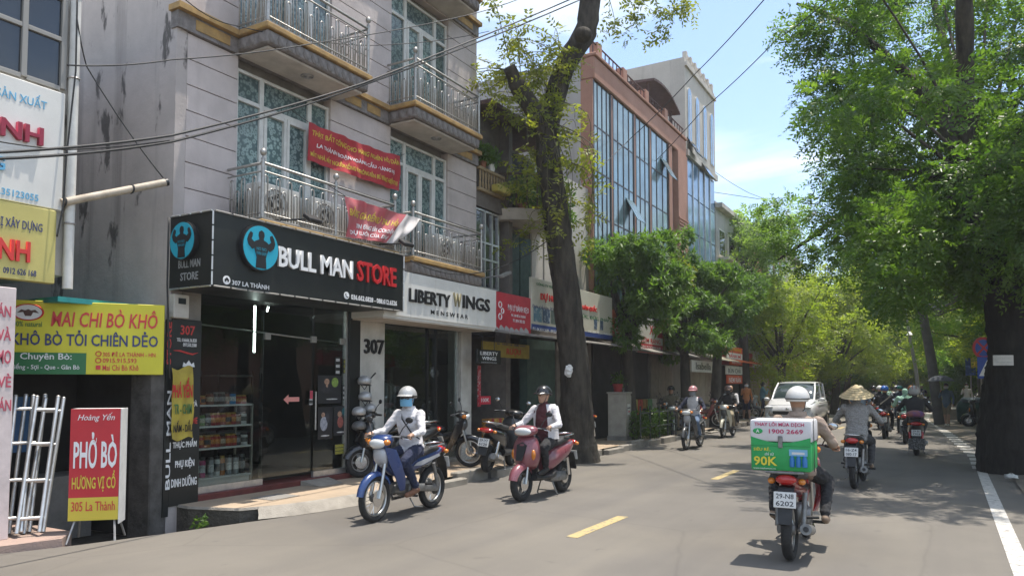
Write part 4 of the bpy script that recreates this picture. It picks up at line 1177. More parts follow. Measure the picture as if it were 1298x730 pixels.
for sx in (-wP * .38, wP * .42):
    for zz in (-.03, -.22):
        p = MP @ Vector((sx, -hP / 2 - .01, zz)); q = MP @ Vector((sx * 1.2, -hP / 2 - .26, zz + (.13 if zz > -.1 else -.1)))
        MB().tube([p, (q.x, q.y, -.02)], .012, n=6).build('leg', M_steel2, ph)

# ---- stack of steel ladders leaning at the left
def ladder(u0, u1, v0, lab, dd, wid):
    """One ladder: two rails and rungs, leaning back."""
    foot = DP(u0, 676, dd); top = DP(u1, v0, dd + .55)
    foot.z = .075 if foot.z < .075 else foot.z
    r_ = Vector((_rt.x, _rt.y, 0)) * wid + Vector((-.05, .09, 0))
    l = wthing('steel_ladder', lab, 'ladder', foot, 'ladders leaning by the alley')
    for o_ in (Vector((0, 0, 0)), r_):
        MB().tube([foot + o_, top + o_], .022, n=8).build('rail', M_alu, l, smooth=50)
        MB().ell(top + o_, (.024, .024, .02), 8, 6).build('rail_cap', M_steel2, l)
    for f_ in (.1, .37, .64, .90):
        p = foot.lerp(top, f_); MB().tube([p, p + r_], .018, n=8).build('rung', M_alu, l, smooth=50)
ladder(2, 20, 502, 'leftmost silver ladder of the stack leaning by the alley', 7.7, .13)
ladder(11, 33, 501, 'second silver ladder from the left in the stack by the alley', 7.9, .15)
ladder(21, 47, 503, 'third silver ladder from the left in the stack by the alley', 7.75, .17)
ladder(30, 58, 505, 'rightmost silver ladder of the stack leaning by the alley', 7.95, .14)
# ================================================================ houses beyond the townhouse
M_brown = mat('brown_house_render', (.20, .175, .155), .9, col2=(.11, .095, .085), vscale=2.5, bump=.4)
M_wood = mat('pale_wood', (.36, .27, .15), .7, col2=(.22, .155, .08), vscale=9, stretch=(1, 1, 6))
M_dwood = mat('dark_wood', (.085, .055, .04), .7, var=.3, vscale=9)
M_tin = mat('weathered_tin', (.26, .25, .235), .7, col2=(.14, .12, .10), vscale=2.5)
M_drust = mat('brown_eave', (.10, .06, .055), .8, var=.3, vscale=4)
M_creamw = stained_wall('cream_render', (.56, .52, .47), (.25, .23, .20), .7, .35, False)
M_sidew = stained_wall('beige_party_wall', (.47, .445, .42), (.22, .20, .185), .6, .5, False)
M_orange = mat('salmon_render', (.46, .245, .175), .85, col2=(.37, .19, .135), vscale=1.2)
M_greyh = stained_wall('weathered_grey_wall', (.50, .46, .40), (.17, .155, .14), .5, .55, False)
M_shut = mat('beige_shutter', (.34, .30, .245), .7, var=.2, vscale=3)
M_dgreen = mat('green_shutter', (.05, .09, .075), .6, var=.3, vscale=4)
def facade_glass(name, tint, rough=.05, metal=.0):
    m = mat(name, tint, rough, metal=metal, spec=.9, var=.35, vscale=.9)
    return m
M_gteal = facade_glass('teal_facade_glass', (.22, .33, .37), .12, .25)  # base colour lightened to paint the sky reflected in the panes
M_gblue = facade_glass('blue_facade_glass', (.22, .35, .50), .10, .3)
M_mull = mat('dark_mullion', (.045, .035, .035), .5)
M_leafp = leaf_mat('pot_leaves', (.045, .10, .018), (.10, .17, .03), .45)
rg2 = random.Random(21)
def leaf_blob(name, m, parent, clumps, n, size, seed=1, asp=.42, droop=.2):
    """n folded leaf faces spread through clumps = [(centre, radius xyz)]."""
    rs = np.random.RandomState(seed)
    C = np.array([c for c, r in clumps], float); Rr = np.array([r if hasattr(r, '__len__') else (r, r, r) for c, r in clumps], float)
    wgt = Rr.prod(1) ** (2 / 3); wgt /= wgt.sum()
    idx = rs.choice(len(C), n, p=wgt)
    d = rs.normal(size=(n, 3)); d /= np.linalg.norm(d, axis=1)[:, None]
    rad = rs.rand(n) ** (1 / 2.2)
    pos = C[idx] + d * rad[:, None] * Rr[idx]
    ax = d * .7 + rs.normal(size=(n, 3)) * .7; ax[:, 2] -= droop; ax /= np.linalg.norm(ax, axis=1)[:, None]
    s = rs.normal(size=(n, 3)); s -= ax * (s * ax).sum(1)[:, None]; s /= np.linalg.norm(s, axis=1)[:, None]
    nn = np.cross(ax, s)
    L = size * (.65 + .7 * rs.rand(n))[:, None]; Wd = L * asp * .5
    return leaf_quads(name, m, parent, pos, ax, s, nn, L, Wd)
def leaf_quads(name, m, parent, pos, ax, s, nn, L, Wd):
    n = len(pos)
    p0 = pos; p2 = pos + ax * L
    mid = pos + ax * L * .48
    p1 = mid + s * Wd + nn * Wd * .35; p3 = mid - s * Wd + nn * Wd * .35
    co = np.stack([p0, p1, p2, p3], 1).reshape(-1, 3).astype(np.float32)
    base = np.arange(n, dtype=np.int32)[:, None] * 4
    tri = np.concatenate([base + np.array([0, 1, 2]), base + np.array([0, 2, 3])], 1).reshape(-1).astype(np.int32)
    me = bpy.data.meshes.new(name)
    me.vertices.add(n * 4); me.vertices.foreach_set('co', co.ravel())
    me.loops.add(n * 6); me.loops.foreach_set('vertex_index', tri)
    me.polygons.add(n * 2); me.polygons.foreach_set('loop_start', np.arange(0, n * 6, 3, dtype=np.int32))
    me.update(calc_edges=True); me.materials.append(m)
    return link_mesh(name, me, parent)

# ---- narrow brown house (C)
cy0, cy1 = Y1 + .01, 14.78
HC = wthing('narrow_house', 'narrow brown house with a pale wooden balustrade beside the grey townhouse', 'building', (FX0, 14, 0))
MB().box(-18, FX0 - .25, cy0, cy1, 2.9, 7.6).build('wall', M_brown, HC)
MB().box(FX0 - .249, FX0 - .02, cy0, cy1, 5.48, 5.85).build('floor_band', M_brown, HC)
wd = MB()
yw0, yw1, zw0, zw1 = cy0 + .02, 14.22, 3.75, 5.42
yy = [yw0, yw0 + .38, yw0 + .68, yw1]
for y in yy: wd.box(FX0 - .1, FX0 - .03, y - .02, y + .02, zw0, zw1)
for i in range(3):
    for z in (zw0, zw0 + .62, zw0 + .98, zw1): wd.box(FX0 - .1, FX0 - .035, yy[i] + .02, yy[i + 1] - .02, z - .02, z + .02)
wo = wd.build('window', M_alu, HC)
for i in range(3):
    for a, b_ in ((zw0, zw0 + .62), (zw0 + .62, zw0 + .98), (zw0 + .98, zw1)): MB().box(FX0 - .08, FX0 - .07, yy[i] + .02, yy[i + 1] - .02, a + .02, b_ - .02).build('pane', M_dglass, wo)
bl = MB().box(FX0 - .02, FX0 + .06, cy0 + .02, 14.35, 5.80, 5.87).build('balustrade', M_wood, HC, bevel=.01)
MB().box(FX0 - .02, FX0 + .06, cy0 + .02, 14.35, 6.26, 6.33).build('top_rail', M_wood, bl, bevel=.01)
bm_ = MB().lathe([(.018, 0), (.03, .08), (.018, .18), (.03, .30), (.018, .39)], 8).mesh('baluster', M_wood, 60)
for i in range(10):
    o = link_mesh('baluster', bm_, bl); o.location = (FX0 + .02, cy0 + .1 + i * .115, 5.87)
MB().box(-18, FX0 + .35, cy0, 16.6, 7.62, 7.72).build('eave', M_drust, HC, bevel=.01)
MB().box(FX0 - .24, FX0 + .0, 14.62, cy1, 2.9, 7.6).build('pier', M_brown, HC)
def pot(p, lab, r=.1, m=None, n=260, size=.11, h=.35):
    t_ = wthing('potted_plant', lab, 'plant', p, 'plants on the old balconies')
    MB().lathe([(0, 0), (r * .7, 0), (r, r * 1.5), (r * .85, r * 1.5), (0, r * 1.4)], 12, p).build('pot', m or mat('clay_pot', (.26, .11, .06), .8, var=.3), t_, smooth=50)
    leaf_blob('leaves', M_leafp, t_, [(Vector(p) + Vector((0, 0, r * 1.5 + h * .5)), (h * .6, h * .6, h * .6))], n, size, seed=int(abs(p[1]) * 100) % 997)
    return t_
pot((FX0 + .0, 13.5, 6.33), 'leafy plant in a clay pot on the wooden balustrade', .09)
pot((FX0 + .0, 13.85, 6.33), 'plant in a white pot on the wooden balustrade', .1, M_white)
tr = wthing('planter_box', 'yellow trough hanging on the wooden balustrade', 'planter', (FX0 + .12, 14.0, 5.9))
MB().box(FX0 + .07, FX0 + .24, 13.75, 14.3, 5.86, 6.02).build('trough', mat('yellow_plastic', (.46, .38, .08), .6, var=.2), tr, bevel=.015)
# red sweets sign
XR = -7.92
rs_ = wthing('shop_sign', 'red sweet shop sign with white lettering next to the white clothes sign', 'sign', (XR, 13.6, 2.8))
a, b_ = GX(629.5, 373, XR), GX(673, 425, XR)
M_rsign = mat('red_sign_panel', (.50, .04, .055), .5, var=.15, vscale=2)
zb = GX(629, 418, XR).z
MB().box(XR - .05, XR, ly1 + .02, b_.y, zb, GX(629, 369, XR).z).build('board', M_rsign, rs_, bevel=.005)
lx(rs_, 'ĐẠI LÝ BÁNH KẸO', M_wletter, 643.5, 384, 670, 395, XR, bold=.01); lx(rs_, 'ĐC: 309 ĐÊ LA THÀNH', M_wletter, 648, 397, 666, 401, XR, bold=.01); lx(rs_, 'ĐT: 0914 783 333', M_wletter, 650, 404, 665, 408, XR, bold=.01)
q = MB()
for (u_, v_, r) in ((634, 386, .06), (637, 394, .05), (634, 401, .06)):
    c = GX(u_, v_, XR + .006); q.torus(c, r, .012, 'x', 14, 5)
q.build('line_drawing', M_wletter, rs_, smooth=50)['kind'] = 'stuff'
for k in range(7):
    y_ = ly1 + .12 + k * .21
    hgt = rg2.uniform(.06, .14)
    MB().prism([(-.1, 0), (-.09, hgt * .6), (-.03, hgt), (.04, hgt * .7), (.1, hgt * .4), (.1, 0)], frame((XR + .002, y_, zb + .002), (0, 1, 0), (0, 0, 1)), .003).build('torn_patch', mat('bare_grey', (.38, .37, .35), .9), rs_)
# awning over the shops of C and D
aw = wthing('tin_awning', 'grey corrugated tin awning under the red and cream signs', 'awning', (-8.1, 16, 2.7))
MB().add([(FX0 + .0, ly1 + .02, 2.86), (-7.55, ly1 + .02, 2.70), (-7.55, 19.2, 2.70), (FX0 + .0, 19.2, 2.86), (FX0, ly1 + .02, 2.84), (-7.55, ly1 + .02, 2.675), (-7.55, 19.2, 2.675), (FX0, 19.2, 2.84)],
         [(0, 1, 2, 3), (7, 6, 5, 4), (1, 5, 6, 2), (0, 4, 5, 1), (3, 2, 6, 7)]).build('sheet', M_tin, aw)
for k in range(14):
    y_ = ly1 + .2 + k * .42
    MB().add([(FX0, y_, 2.862), (-7.545, y_, 2.702), (-7.545, y_ + .05, 2.702), (FX0, y_ + .05, 2.862), (FX0, y_ + .025, 2.885), (-7.545, y_ + .025, 2.725)], [(0, 1, 5, 4), (4, 5, 2, 3), (1, 2, 5)]).build('rib', M_tin, aw)
# ---- D: old house with the round balcony and the cream sign
dy0, dy1 = 14.79, 19.28
HD = wthing('old_house', 'old house with a round balcony behind the big tree trunk', 'building', (FX0, 17, 0))
MB().box(-20, FX0 - .2, dy0, dy1, 2.9, 7.2).build('wall', M_brown, HD)
MB().box(FX0 - .199, FX0 - .12, 16.6, dy1, 4.2, 7.2).build('cream_panel', M_creamw, HD)
MB().box(FX0 - .199, FX0 - .15, 16.0, 16.58, 3.2, 7.15).build('cream_strip', M_creamw, HD)
cyb = 15.35
sl = MB()
def half_disc(z, r0, r1, y=cyb, x0=FX0 - .2):
    return [(x0, y - r1, z)] + [(x0 + r0 * math.sin(t), y - r1 * math.cos(t), z) for t in [math.pi * i / 12 for i in range(13)]] + [(x0, y + r1, z)]
lo = half_disc(5.38, .92, .98); hi = half_disc(5.62, 1.0, 1.05)
sl.loft([[Vector(p) for p in lo], [Vector(p) for p in hi]])
bd = sl.build('round_balcony', M_soff, HD, smooth=40)
rail = half_disc(6.42, .93, .98)
MB().tube(rail[1:-1], .03, n=6).build('rail', M_dwood, bd, smooth=60)
for i in range(1, 14):
    p = rail[i]; MB().tube([(p[0], p[1], 5.62), (p[0], p[1], 6.42)], .022, n=6).build('baluster', M_dwood, bd)
for i in range(2):
    MB().box(FX0 - .198, FX0 - .16, 14.86 + i * .58, 15.38 + i * .58, 3.0, 5.2).build('shutter', M_dgreen, HD)
    MB().box(FX0 - .198, FX0 - .15, 14.95 + i * .65, 15.5 + i * .65, 5.63, 7.1).build('dark_doorway', M_dark, HD)
leafy = [(FX0 + .5, 15.2, 6.5, .35), (FX0 + .65, 15.9, 6.1, .35), (FX0 + .3, 16.2, 6.6, .3), (FX0 + .35, 14.8, 6.7, .28)]
for i, (x, y, z, r) in enumerate(leafy):
    pot((x - .1, y, 5.62), ('first', 'second', 'third', 'fourth')[i] + ' leafy balcony plant from the left on the round balcony', .12, None, 420, .12, r * 2.2)
vn = wthing('creeper', 'green creeper trailing over the round balcony rail', 'plant', (FX0 + .7, 15.6, 5.6))
leaf_blob('leaves', M_leafp, vn, [((FX0 + .72, 15.5 + k * .18, 6.25 - .12 * k), (.12, .16, .28)) for k in range(6)], 900, .09, 5)
MB().tube([(FX0 + .7, 15.5, 5.62), (FX0 + .74, 15.7, 6.3), (FX0 + .76, 16.3, 5.7)], .01, n=5).build('stem', M_dwood, vn)
dish = wthing('round_vent', 'dark round fan vent on the cream wall above the round balcony', 'vent', (FX0 - .1, 16.1, 6.6))
MB().lathe([(.2, 0), (.2, .06), (.15, .08), (0, .05)], 18, (FX0 - .145, 16.25, 6.7), 'x').build('drum', M_drust, dish, smooth=40)
# cream study-abroad sign
XD = -7.9
du = wthing('shop_sign', 'long cream sign with red heading and photo strip half hidden by the big trunk', 'sign', (XD, 16.8, 2.9))
a, b_ = GX(673.5, 384, XD), GX(776, 392, XD)
M_cream = mat('cream_sign_panel', (.58, .56, .46), .5, col2=(.50, .47, .38), vscale=1.6)
zt, zb2 = GX(674, 351, XD).z, GX(674, 417, XD).z
MB().box(XD - .06, XD, a.y, b_.y, zb2, zt).build('board', M_cream, du, bevel=.005)
MB().box(XD + .001, XD + .004, a.y, b_.y, zb2, zb2 + .12).build('navy_band', mat('sign_blue', (.03, .06, .22)), du)
lx(du, 'CÔNG TY TNHH TƯ VẤN', M_sgreen, 680, 356, 716, 361, XD, bold=.01)
lx(du, 'DỰ HỌC', M_sred, 685, 370, 708, 382, XD, bold=.03, ext=.02)
lx(du, 'HÀN QUỐC', M_sred, 738, 384, 756, 393, XD, bold=.03, ext=.02)
lx(du, 'Chuyên tư vấn du học, ÚC, PHÁP', M_navy, 675, 384, 706, 391, XD, bold=.0)
lx(du, 'ÚC, ĐỨC, PHÁP', M_sgreen, 738, 397, 772, 403, XD, bold=.02)
lx(du, 'ĐT: 04.3511.2689 - 0912.345.678', M_wletter, 675, 414.3, 712, 418.5, XD + .004, bold=.0)
lx(du, 'ĐC: 311 ĐÊ LA THÀNH', M_wletter, 745, 418, 774, 421, XD + .004, bold=.01)
for i in range(6):
    y_ = a.y + .10 + i * .42
    MB().box(XD + .001, XD + .004, y_, y_ + .39, zb2 + .18, zb2 + .50).build('photo_print', mat('photo_%d' % (i % 3), ((.10, .20, .26), (.06, .10, .16), (.12, .16, .14))[i % 3], .5, col2=((.40, .44, .45), (.35, .40, .45), (.38, .34, .30))[i % 3], vscale=9, sharp=True), du)
for i in range(2): MB().box(XD + .001, XD + .004, a.y + 3.4 + i * .4, a.y + 3.6 + i * .4, zb2 + .22, zb2 + .48).build('photo_print', mat('photo_1', (.06, .1, .16)), du)
# ground floor of C and D: dark open shops with goods
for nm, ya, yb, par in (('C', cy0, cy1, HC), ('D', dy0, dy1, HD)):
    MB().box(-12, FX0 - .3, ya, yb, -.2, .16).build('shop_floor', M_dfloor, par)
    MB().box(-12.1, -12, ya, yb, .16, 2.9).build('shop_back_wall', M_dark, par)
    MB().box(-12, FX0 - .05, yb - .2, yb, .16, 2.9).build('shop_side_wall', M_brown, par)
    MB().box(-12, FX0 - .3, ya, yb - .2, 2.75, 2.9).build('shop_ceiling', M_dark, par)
MB().box(FX0 - .25, FX0 - .04, 15.55, 17.0, .16, 2.75).build('roller_shutter', M_dgreen, HD)
MB().box(FX0 - .25, FX0 - .04, 17.1, 19.05, .16, 2.75).build('shop_wall', M_brown, HD)
yr = wthing('shop_sign', 'faded yellow liquor sign under the tin awning', 'sign', (FX0 - .02, 14, 2.2))
a, b_ = GX(612, 432, FX0 - .02), GX(671, 455, FX0 - .02)
MB().box(FX0 - .06, FX0 - .02, max(a.y, cy0 + .02), b_.y, b_.z, a.z).build('board', mat('dull_yellow', (.38, .29, .05), .6, var=.2), yr)
lx(yr, 'RƯỢU', M_sred, 642, 440, 660, 451, FX0 - .02, bold=.03); lx(yr, 'BIA - THUỐC LÁ - NƯỚC NGỌT', M_navy, 630, 433.5, 666, 437, FX0 - .02)
gs = wthing('snack_stand', 'stand of gold and red snack boxes beside the white pillar', 'stand', (FX0 + .1, gf(620), SWZ))
yg = gf(609)
MB().box(FX0 - .1, FX0 + .25, yg, yg + .62, SWZ, .52).build('table', M_steel2, gs)
for k in range(18):
    i, j = k % 6, k // 6
    c = ((.42, .20, .04), (.40, .04, .05), (.48, .34, .08))[(k * 7) % 3]
    o = wthing('snack_box', ('bottom', 'middle', 'top')[j] + ' row ' + ORD[i] + ' snack box from the left on the stand by the pillar', 'box', (FX0 + .1, yg + .05 + i * .1, .52 + j * .14), 'snack boxes by the white pillar')
    b = MB().box(FX0 + .02, FX0 + .22, yg + .01 + i * .102, yg + .105 + i * .102, .521 + j * .142, .655 + j * .142).build('carton', mat('snack_%d' % ((k * 7) % 3), c, .4, col2=tuple(x * .3 for x in c), vscale=30, sharp=True), o, bevel=.006)
sc_ = wthing('promo_strip', 'red promotion strip and card on the white pillar edge', 'sign', (FX0, gf(606), 1.2))
a, b_ = GX(605.5, 463, FX0 + .01), GX(609.5, 515, FX0 + .01)
MB().box(FX0 + .002, FX0 + .01, a.y, b_.y, b_.z, a.z).build('strip', mat('promo_red', (.42, .03, .05), .5, col2=(.6, .5, .5), vscale=25, sharp=True), sc_)
a, b_ = GX(608, 502, FX0 + .04), GX(622, 512, FX0 + .04)
MB().box(FX0 + .03, FX0 + .04, a.y, b_.y, b_.z, a.z).build('card', mat('promo_card', (.60, .03, .06)), sc_); lx(sc_, '100K', M_wletter, 610, 504.5, 620, 509.5, FX0 + .04, bold=.02)

# ---- E: salmon building with tall glass bays
ey0, ey1 = 19.3, GX(868, 250, FX0).y
HE = wthing('glass_front_building', 'salmon building with tall dark framed glass bays behind the mango tree', 'building', (FX0, 23, 0))
EZ = 10.75
MB().box(-21, FX0 - .35, ey0, ey0 + .2, -.2, EZ + .3).build('side_wall', M_sidew, HE)
MB().box(-21, FX0 - .35, ey0 + .2, ey1, 3.3, EZ - .3).build('core', M_conc, HE)
MB().box(-21, FX0 - .36, ey0 + .2, ey1, EZ - .3, EZ + .28).build('roof_slab', M_sidew, HE)
MB().box(FX0 - .349, FX0 + .08, ey0, ey1, EZ - .35, EZ + .30).build('parapet', M_orange, HE, bevel=.03)
MB().box(FX0 - .349, FX0 + .14, ey0 - .02, ey1, EZ + .301, EZ + .40).build('cornice', M_orange, HE, bevel=.02)
MB().box(FX0 - .349, FX0 + .02, ey0, ey1, 3.2, 3.9).build('lintel', M_orange, HE)
bays = [(747, 775), (776.3, 804), (805.3, 823.6), (824.9, 847)]
prev = ey0
zb0, zb1 = 3.9, EZ - .36
for i, (ua, ub) in enumerate(bays):
    ya, yb = max(GX(ua, 250, FX0).y, ey0 + .05), GX(ub, 250, FX0).y
    MB().box(FX0 - .349, FX0 + .02, prev, ya, zb0, zb1).build('pier', M_orange, HE)
    fr = MB()
    nc = 4 if i < 2 else 3
    for c in range(nc + 1):
        w_ = .08 if c in (0, nc) else .022
        yy = ya + (yb - ya) * c / nc
        fr.box(FX0 - .2, FX0 + (.022 if c in (0, nc) else .012), max(yy - w_, ya), min(yy + w_, yb), zb0, zb1)
    zr = [zb0 + (zb1 - zb0) * k / 5 for k in range(6)]
    bay = fr.build('glass_bay', M_mull, HE)
    for c in range(nc):
        y_0, y_1 = ya + (yb - ya) * c / nc + .023, ya + (yb - ya) * (c + 1) / nc - .023
        for k in range(5):
            zo = rg2.uniform(0, .25) if k else 0
            MB().box(FX0 - .04, FX0 - rg2.uniform(0, .006), y_0, y_1, zr[k] + .02, zr[k + 1] - .02).build('pane', M_gteal, bay)
        for k in range(1, 5): MB().box(FX0 - .05, FX0 + .008, y_0, y_1, zr[k] - .019, zr[k] + .019).build('transom', M_mull, bay)
    prev = yb
MB().box(FX0 - .349, FX0 + .05, prev, prev + .35, zb0, zb1).build('pier', M_orange, HE)
yn = prev + .35
MB().box(FX0 - .30, FX0 - .1, yn, yn + .5, zb0, zb1).build('narrow_window', M_gteal, HE)
MB().box(FX0 - .349, FX0 + .12, yn + .5, ey1, zb0, zb1).build('pier', M_orange, HE)
for k in range(3): MB().box(FX0 + .121, FX0 + .15, yn + .5, ey1, 7.6 + k * .12, 7.66 + k * .12).build('raised_band', M_orange, HE)
# open casements
for (u_, v_) in ((795, 268), (838, 215)):
    p = GX(u_, v_, FX0 - .1)
    b = MB().box(0, .02, -.35, .35, -1.0, 0, Matrix.Translation((FX0 - .1, p.y, p.z + .5)) @ Matrix.Rotation(R(-28), 4, 'Y')); b.build('open_casement', M_gteal, HE)
# roof railing and lean-to
ral = MB().tube([(FX0 + .0, ey0 + .1, EZ + .75), (FX0 + .0, ey1 - .1, EZ + .75)], .025, n=6).build('roof_railing', M_drust, HE)
k = ey0 + .1
while k < ey1 - .1:
    MB().tube([(FX0, k, EZ + .4), (FX0, k, EZ + .75)], .018, n=5).build('baluster', M_drust, ral); k += .3
for k in range(4): MB().box(FX0 - .2, FX0 + .06, ey0 + .3 + k * 2.0, ey0 + .62 + k * 2.0, EZ + .4, EZ + .82).build('parapet_pier', M_orange, HE)
lt = wthing('roof_canopy', 'curved brown canopy on the salmon building roof', 'canopy', (FX0 - .5, 24.5, EZ + .3))
ys_ = [GX(812, 125, FX0 - .3).y, GX(846, 150, FX0 - .3).y]
secs = []
for i in range(9):
    f_ = i / 8; secs.append([Vector((FX0 + .2, ys_[0] + (ys_[1] - ys_[0]) * f_, EZ + 1.35 + .25 * math.sin(f_ * 2.2) - .5 * f_ * f_)), Vector((FX0 - 3, ys_[0] + (ys_[1] - ys_[0]) * f_, EZ + 1.6 + .25 * math.sin(f_ * 2.2) - .5 * f_ * f_)),
                         Vector((FX0 - 3, ys_[0] + (ys_[1] - ys_[0]) * f_, EZ + 1.52 + .25 * math.sin(f_ * 2.2) - .5 * f_ * f_)), Vector((FX0 + .2, ys_[0] + (ys_[1] - ys_[0]) * f_, EZ + 1.27 + .25 * math.sin(f_ * 2.2) - .5 * f_ * f_))])
MB().loft(secs).build('sheet', M_drust, lt, smooth=40)
for y_ in ys_: MB().tube([(FX0 - .1, y_ + (.2 if y_ == ys_[0] else -.2), EZ + .3), (FX0 - .1, y_ + (.2 if y_ == ys_[0] else -.2), EZ + 1.4)], .03, n=6).build('post', M_drust, lt)

# ---- F: tall grey building with blue glass
fy0, fy1 = ey1 + .01, GX(905, 200, FX0).y
HF = wthing('grey_block', 'tall weathered grey building with arched top windows and blue glass front', 'building', (FX0, 29, 0))
FZ = 14.4
MB().box(-14.5, FX0 - .2, fy0, fy1, -.2, FZ).build('wall', M_greyh, HF)
MB().box(FX0 - .199, FX0 + .05, fy0, fy1, 10.6, FZ).build('upper_front', M_greyh, HF)
MB().box(FX0 + .051, FX0 + .16, fy0 - .02, fy1, 10.5, 10.75).build('cornice', M_greyh, HF)
MB().box(FX0 + .051, FX0 + .14, fy0 - .02, fy1, FZ - .35, FZ - .2).build('cornice', M_greyh, HF)
for k in range(7):
    y_ = fy0 + (fy1 - fy0) * (k + .5) / 7
    MB().box(FX0 - .1, FX0 + .06, y_ - .09, y_ + .09, FZ + .001, FZ + .32).build('parapet_post', M_greyh, HF)
    if k < 6:
        MB().box(FX0 - .04, FX0 + .0, y_ + .09, y_ + (fy1 - fy0) / 7 - .09, FZ + .22, FZ + .30).build('parapet_rail', M_greyh, HF)
for k in range(4):
    ya = fy0 + (fy1 - fy0) * (k + .14) / 4; yb = fy0 + (fy1 - fy0) * (k + .86) / 4
    mid = (ya + yb) / 2; r = (yb - ya) / 2 * .55
    poly = [(-r, 0), (r, 0), (r, 2.0)] + [(r * math.cos(t), 2.0 + r * math.sin(t)) for t in [math.pi * i / 8 for i in range(1, 8)]] + [(-r, 2.0)]
    w_ = MB().prism([(x * 1.2, y_ * 1.03 - .04) for x, y_ in poly], frame((FX0 + .051, mid, 11.1), (0, 1, 0), (0, 0, 1)), .025).build('arched_window', mat('pale_trim', (.55, .53, .49), .8, var=.2), HF)
    MB().prism(poly, frame((FX0 + .077, mid, 11.1), (0, 1, 0), (0, 0, 1)), .01).build('pane', M_gblue, w_)
    MB().box(FX0 + .088, FX0 + .097, mid - .025, mid + .025, 11.1, 13.05).build('mullion', M_white, w_)
cols = 5
for k in range(cols):
    ya, yb = fy0 + .1 + (fy1 - fy0 - .2) * k / cols, fy0 + .1 + (fy1 - fy0 - .2) * (k + 1) / cols
    for j in range(5):
        za = 3.4 + j * 1.42
        MB().box(FX0 - .15, FX0 + .03 + rg2.uniform(-.008, .008), ya + .025, yb - .025, za + .02, za + 1.40).build('blue_pane', M_gblue, HF)
    MB().box(FX0 - .199, FX0 + .075, ya - .02, ya + .02, 3.3, 10.5).build('mullion', M_alu, HF)
for (u_, v_) in ((873, 178), (888, 205)):
    p = GX(u_, v_, FX0)
    MB().box(0, .03, -.4, .4, -.8, 0, Matrix.Translation((FX0 + .04, p.y, p.z)) @ Matrix.Rotation(R(-30), 4, 'Y')).build('open_casement', M_dglass, HF)

# ---- street-level shops from E on: shutters, awnings and signs
def shopfront(ya, yb, lab, sh, awn, sgn_=None):
    s = wthing('street_shop', lab, 'shop', (FX0 + .1, (ya + yb) / 2, SWZ), 'shop fronts beyond the mango tree')
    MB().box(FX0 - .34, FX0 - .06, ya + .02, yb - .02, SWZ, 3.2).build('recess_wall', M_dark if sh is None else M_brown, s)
    if sh is not None:
        n = max(2, int((yb - ya) / .8))
        for i in range(n):
            a, b_ = ya + .1 + (yb - ya - .2) * i / n, ya + .1 + (yb - ya - .2) * (i + 1) / n
            MB().box(FX0 - .059, FX0 - .02, a + .012, b_ - .012, SWZ, 2.6).build('shutter_leaf', sh, s, bevel=.006)
    if awn is not None:
        MB().add([(FX0, ya, 2.95), (FX0 + .95, ya, 2.66), (FX0 + .95, yb, 2.66), (FX0, yb, 2.95), (FX0, ya, 2.92), (FX0 + .95, ya, 2.62), (FX0 + .95, yb, 2.62), (FX0, yb, 2.92)], [(0, 1, 2, 3), (7, 6, 5, 4), (1, 5, 6, 2), (0, 4, 5, 1), (3, 2, 6, 7)]).build('awning', awn, s)
    return s
shopfront(ey0 + .1, 21.5, 'dark open shop front just past the big trunk', None, M_tin)
shopfront(21.55, 23.9, 'shop front with warm goods behind the mango trunk', None, M_tin)
shopfront(23.95, 26.5, 'brown shuttered shop front between the mango trunks', mat('brown_shutter', (.16, .13, .10), .7, var=.2), M_tin)
shopfront(fy0 + .05, fy1, 'beige shuttered shop front under the white script sign', M_shut, mat('cream_awning', (.5, .45, .33), .8, var=.2))
shopfront(fy1 + .1, fy1 + 4.5, 'open shop front beneath the orange sign boards', None, mat('orange_awning', (.55, .12, .04), .7, var=.15))
gdc = [(.42, .22, .06), (.5, .08, .05), (.46, .38, .12), (.08, .2, .32), (.5, .45, .38), (.12, .26, .1)]
for k in range(15):
    i, j = k % 5, k // 5
    y_ = 21.75 + i * .44; x_ = FX0 + .12 - .02 * j
    g = wthing('goods_carton', ('bottom', 'middle', 'top')[j] + ' row ' + ORD[i] + ' carton from the left at the shop behind the mango trunk', 'carton', (x_, y_, SWZ + j * .36), 'cartons outside the shop behind the mango trunk')
    MB().box(x_ - .16, x_ + .16, y_, y_ + .40, SWZ + .001 + j * .361, SWZ + .35 + j * .361).build('carton', mat('goods_%d' % (k * 5 % 6), gdc[k * 5 % 6], .7, col2=tuple(c * .5 for c in gdc[k * 5 % 6]), vscale=7, sharp=True), g, bevel=.01)
XO = FX0 + .55
def board(lab, u0, v0, u1, v1, X, m, texts, cat='sign'):
    a, b_ = GX(u0, v0, X), GX(u1, (v0 + v1) / 2, X); z1 = GX(u0, v1, X).z
    s = wthing('shop_sign', lab, cat, (X, (a.y + b_.y) / 2, z1))
    MB().box(X - .06, X, a.y, b_.y, z1, a.z).build('board', m, s, bevel=.004)
    for t in texts: lx(s, t[0], t[1], t[2], t[3], t[4], t[5], X, bold=.02)
    return s
board('orange red board behind the mango leaves', 775, 392, 800, 428, XO, mat('orange_sign', (.50, .10, .04), .5, var=.1), [('TRÀ SỮA', M_wletter, 779, 400, 797, 410), ('CÀ PHÊ', M_wletter, 779, 413, 797, 421)])
rb = board('red and white shop board with a red lower band beside the mango trunk', 808, 398, 840, 446, XO, M_wsign, [('XÔI', M_sred, 823, 408, 835, 424), ('CƠM RANG', M_sred, 812, 426, 837, 433)])
a, b_ = GX(808, 434, XO + .004), GX(840, 440, XO + .004)
MB().box(XO + .001, XO + .006, a.y, b_.y, GX(808, 446, XO).z, a.z).build('red_band', M_rsign, rb)
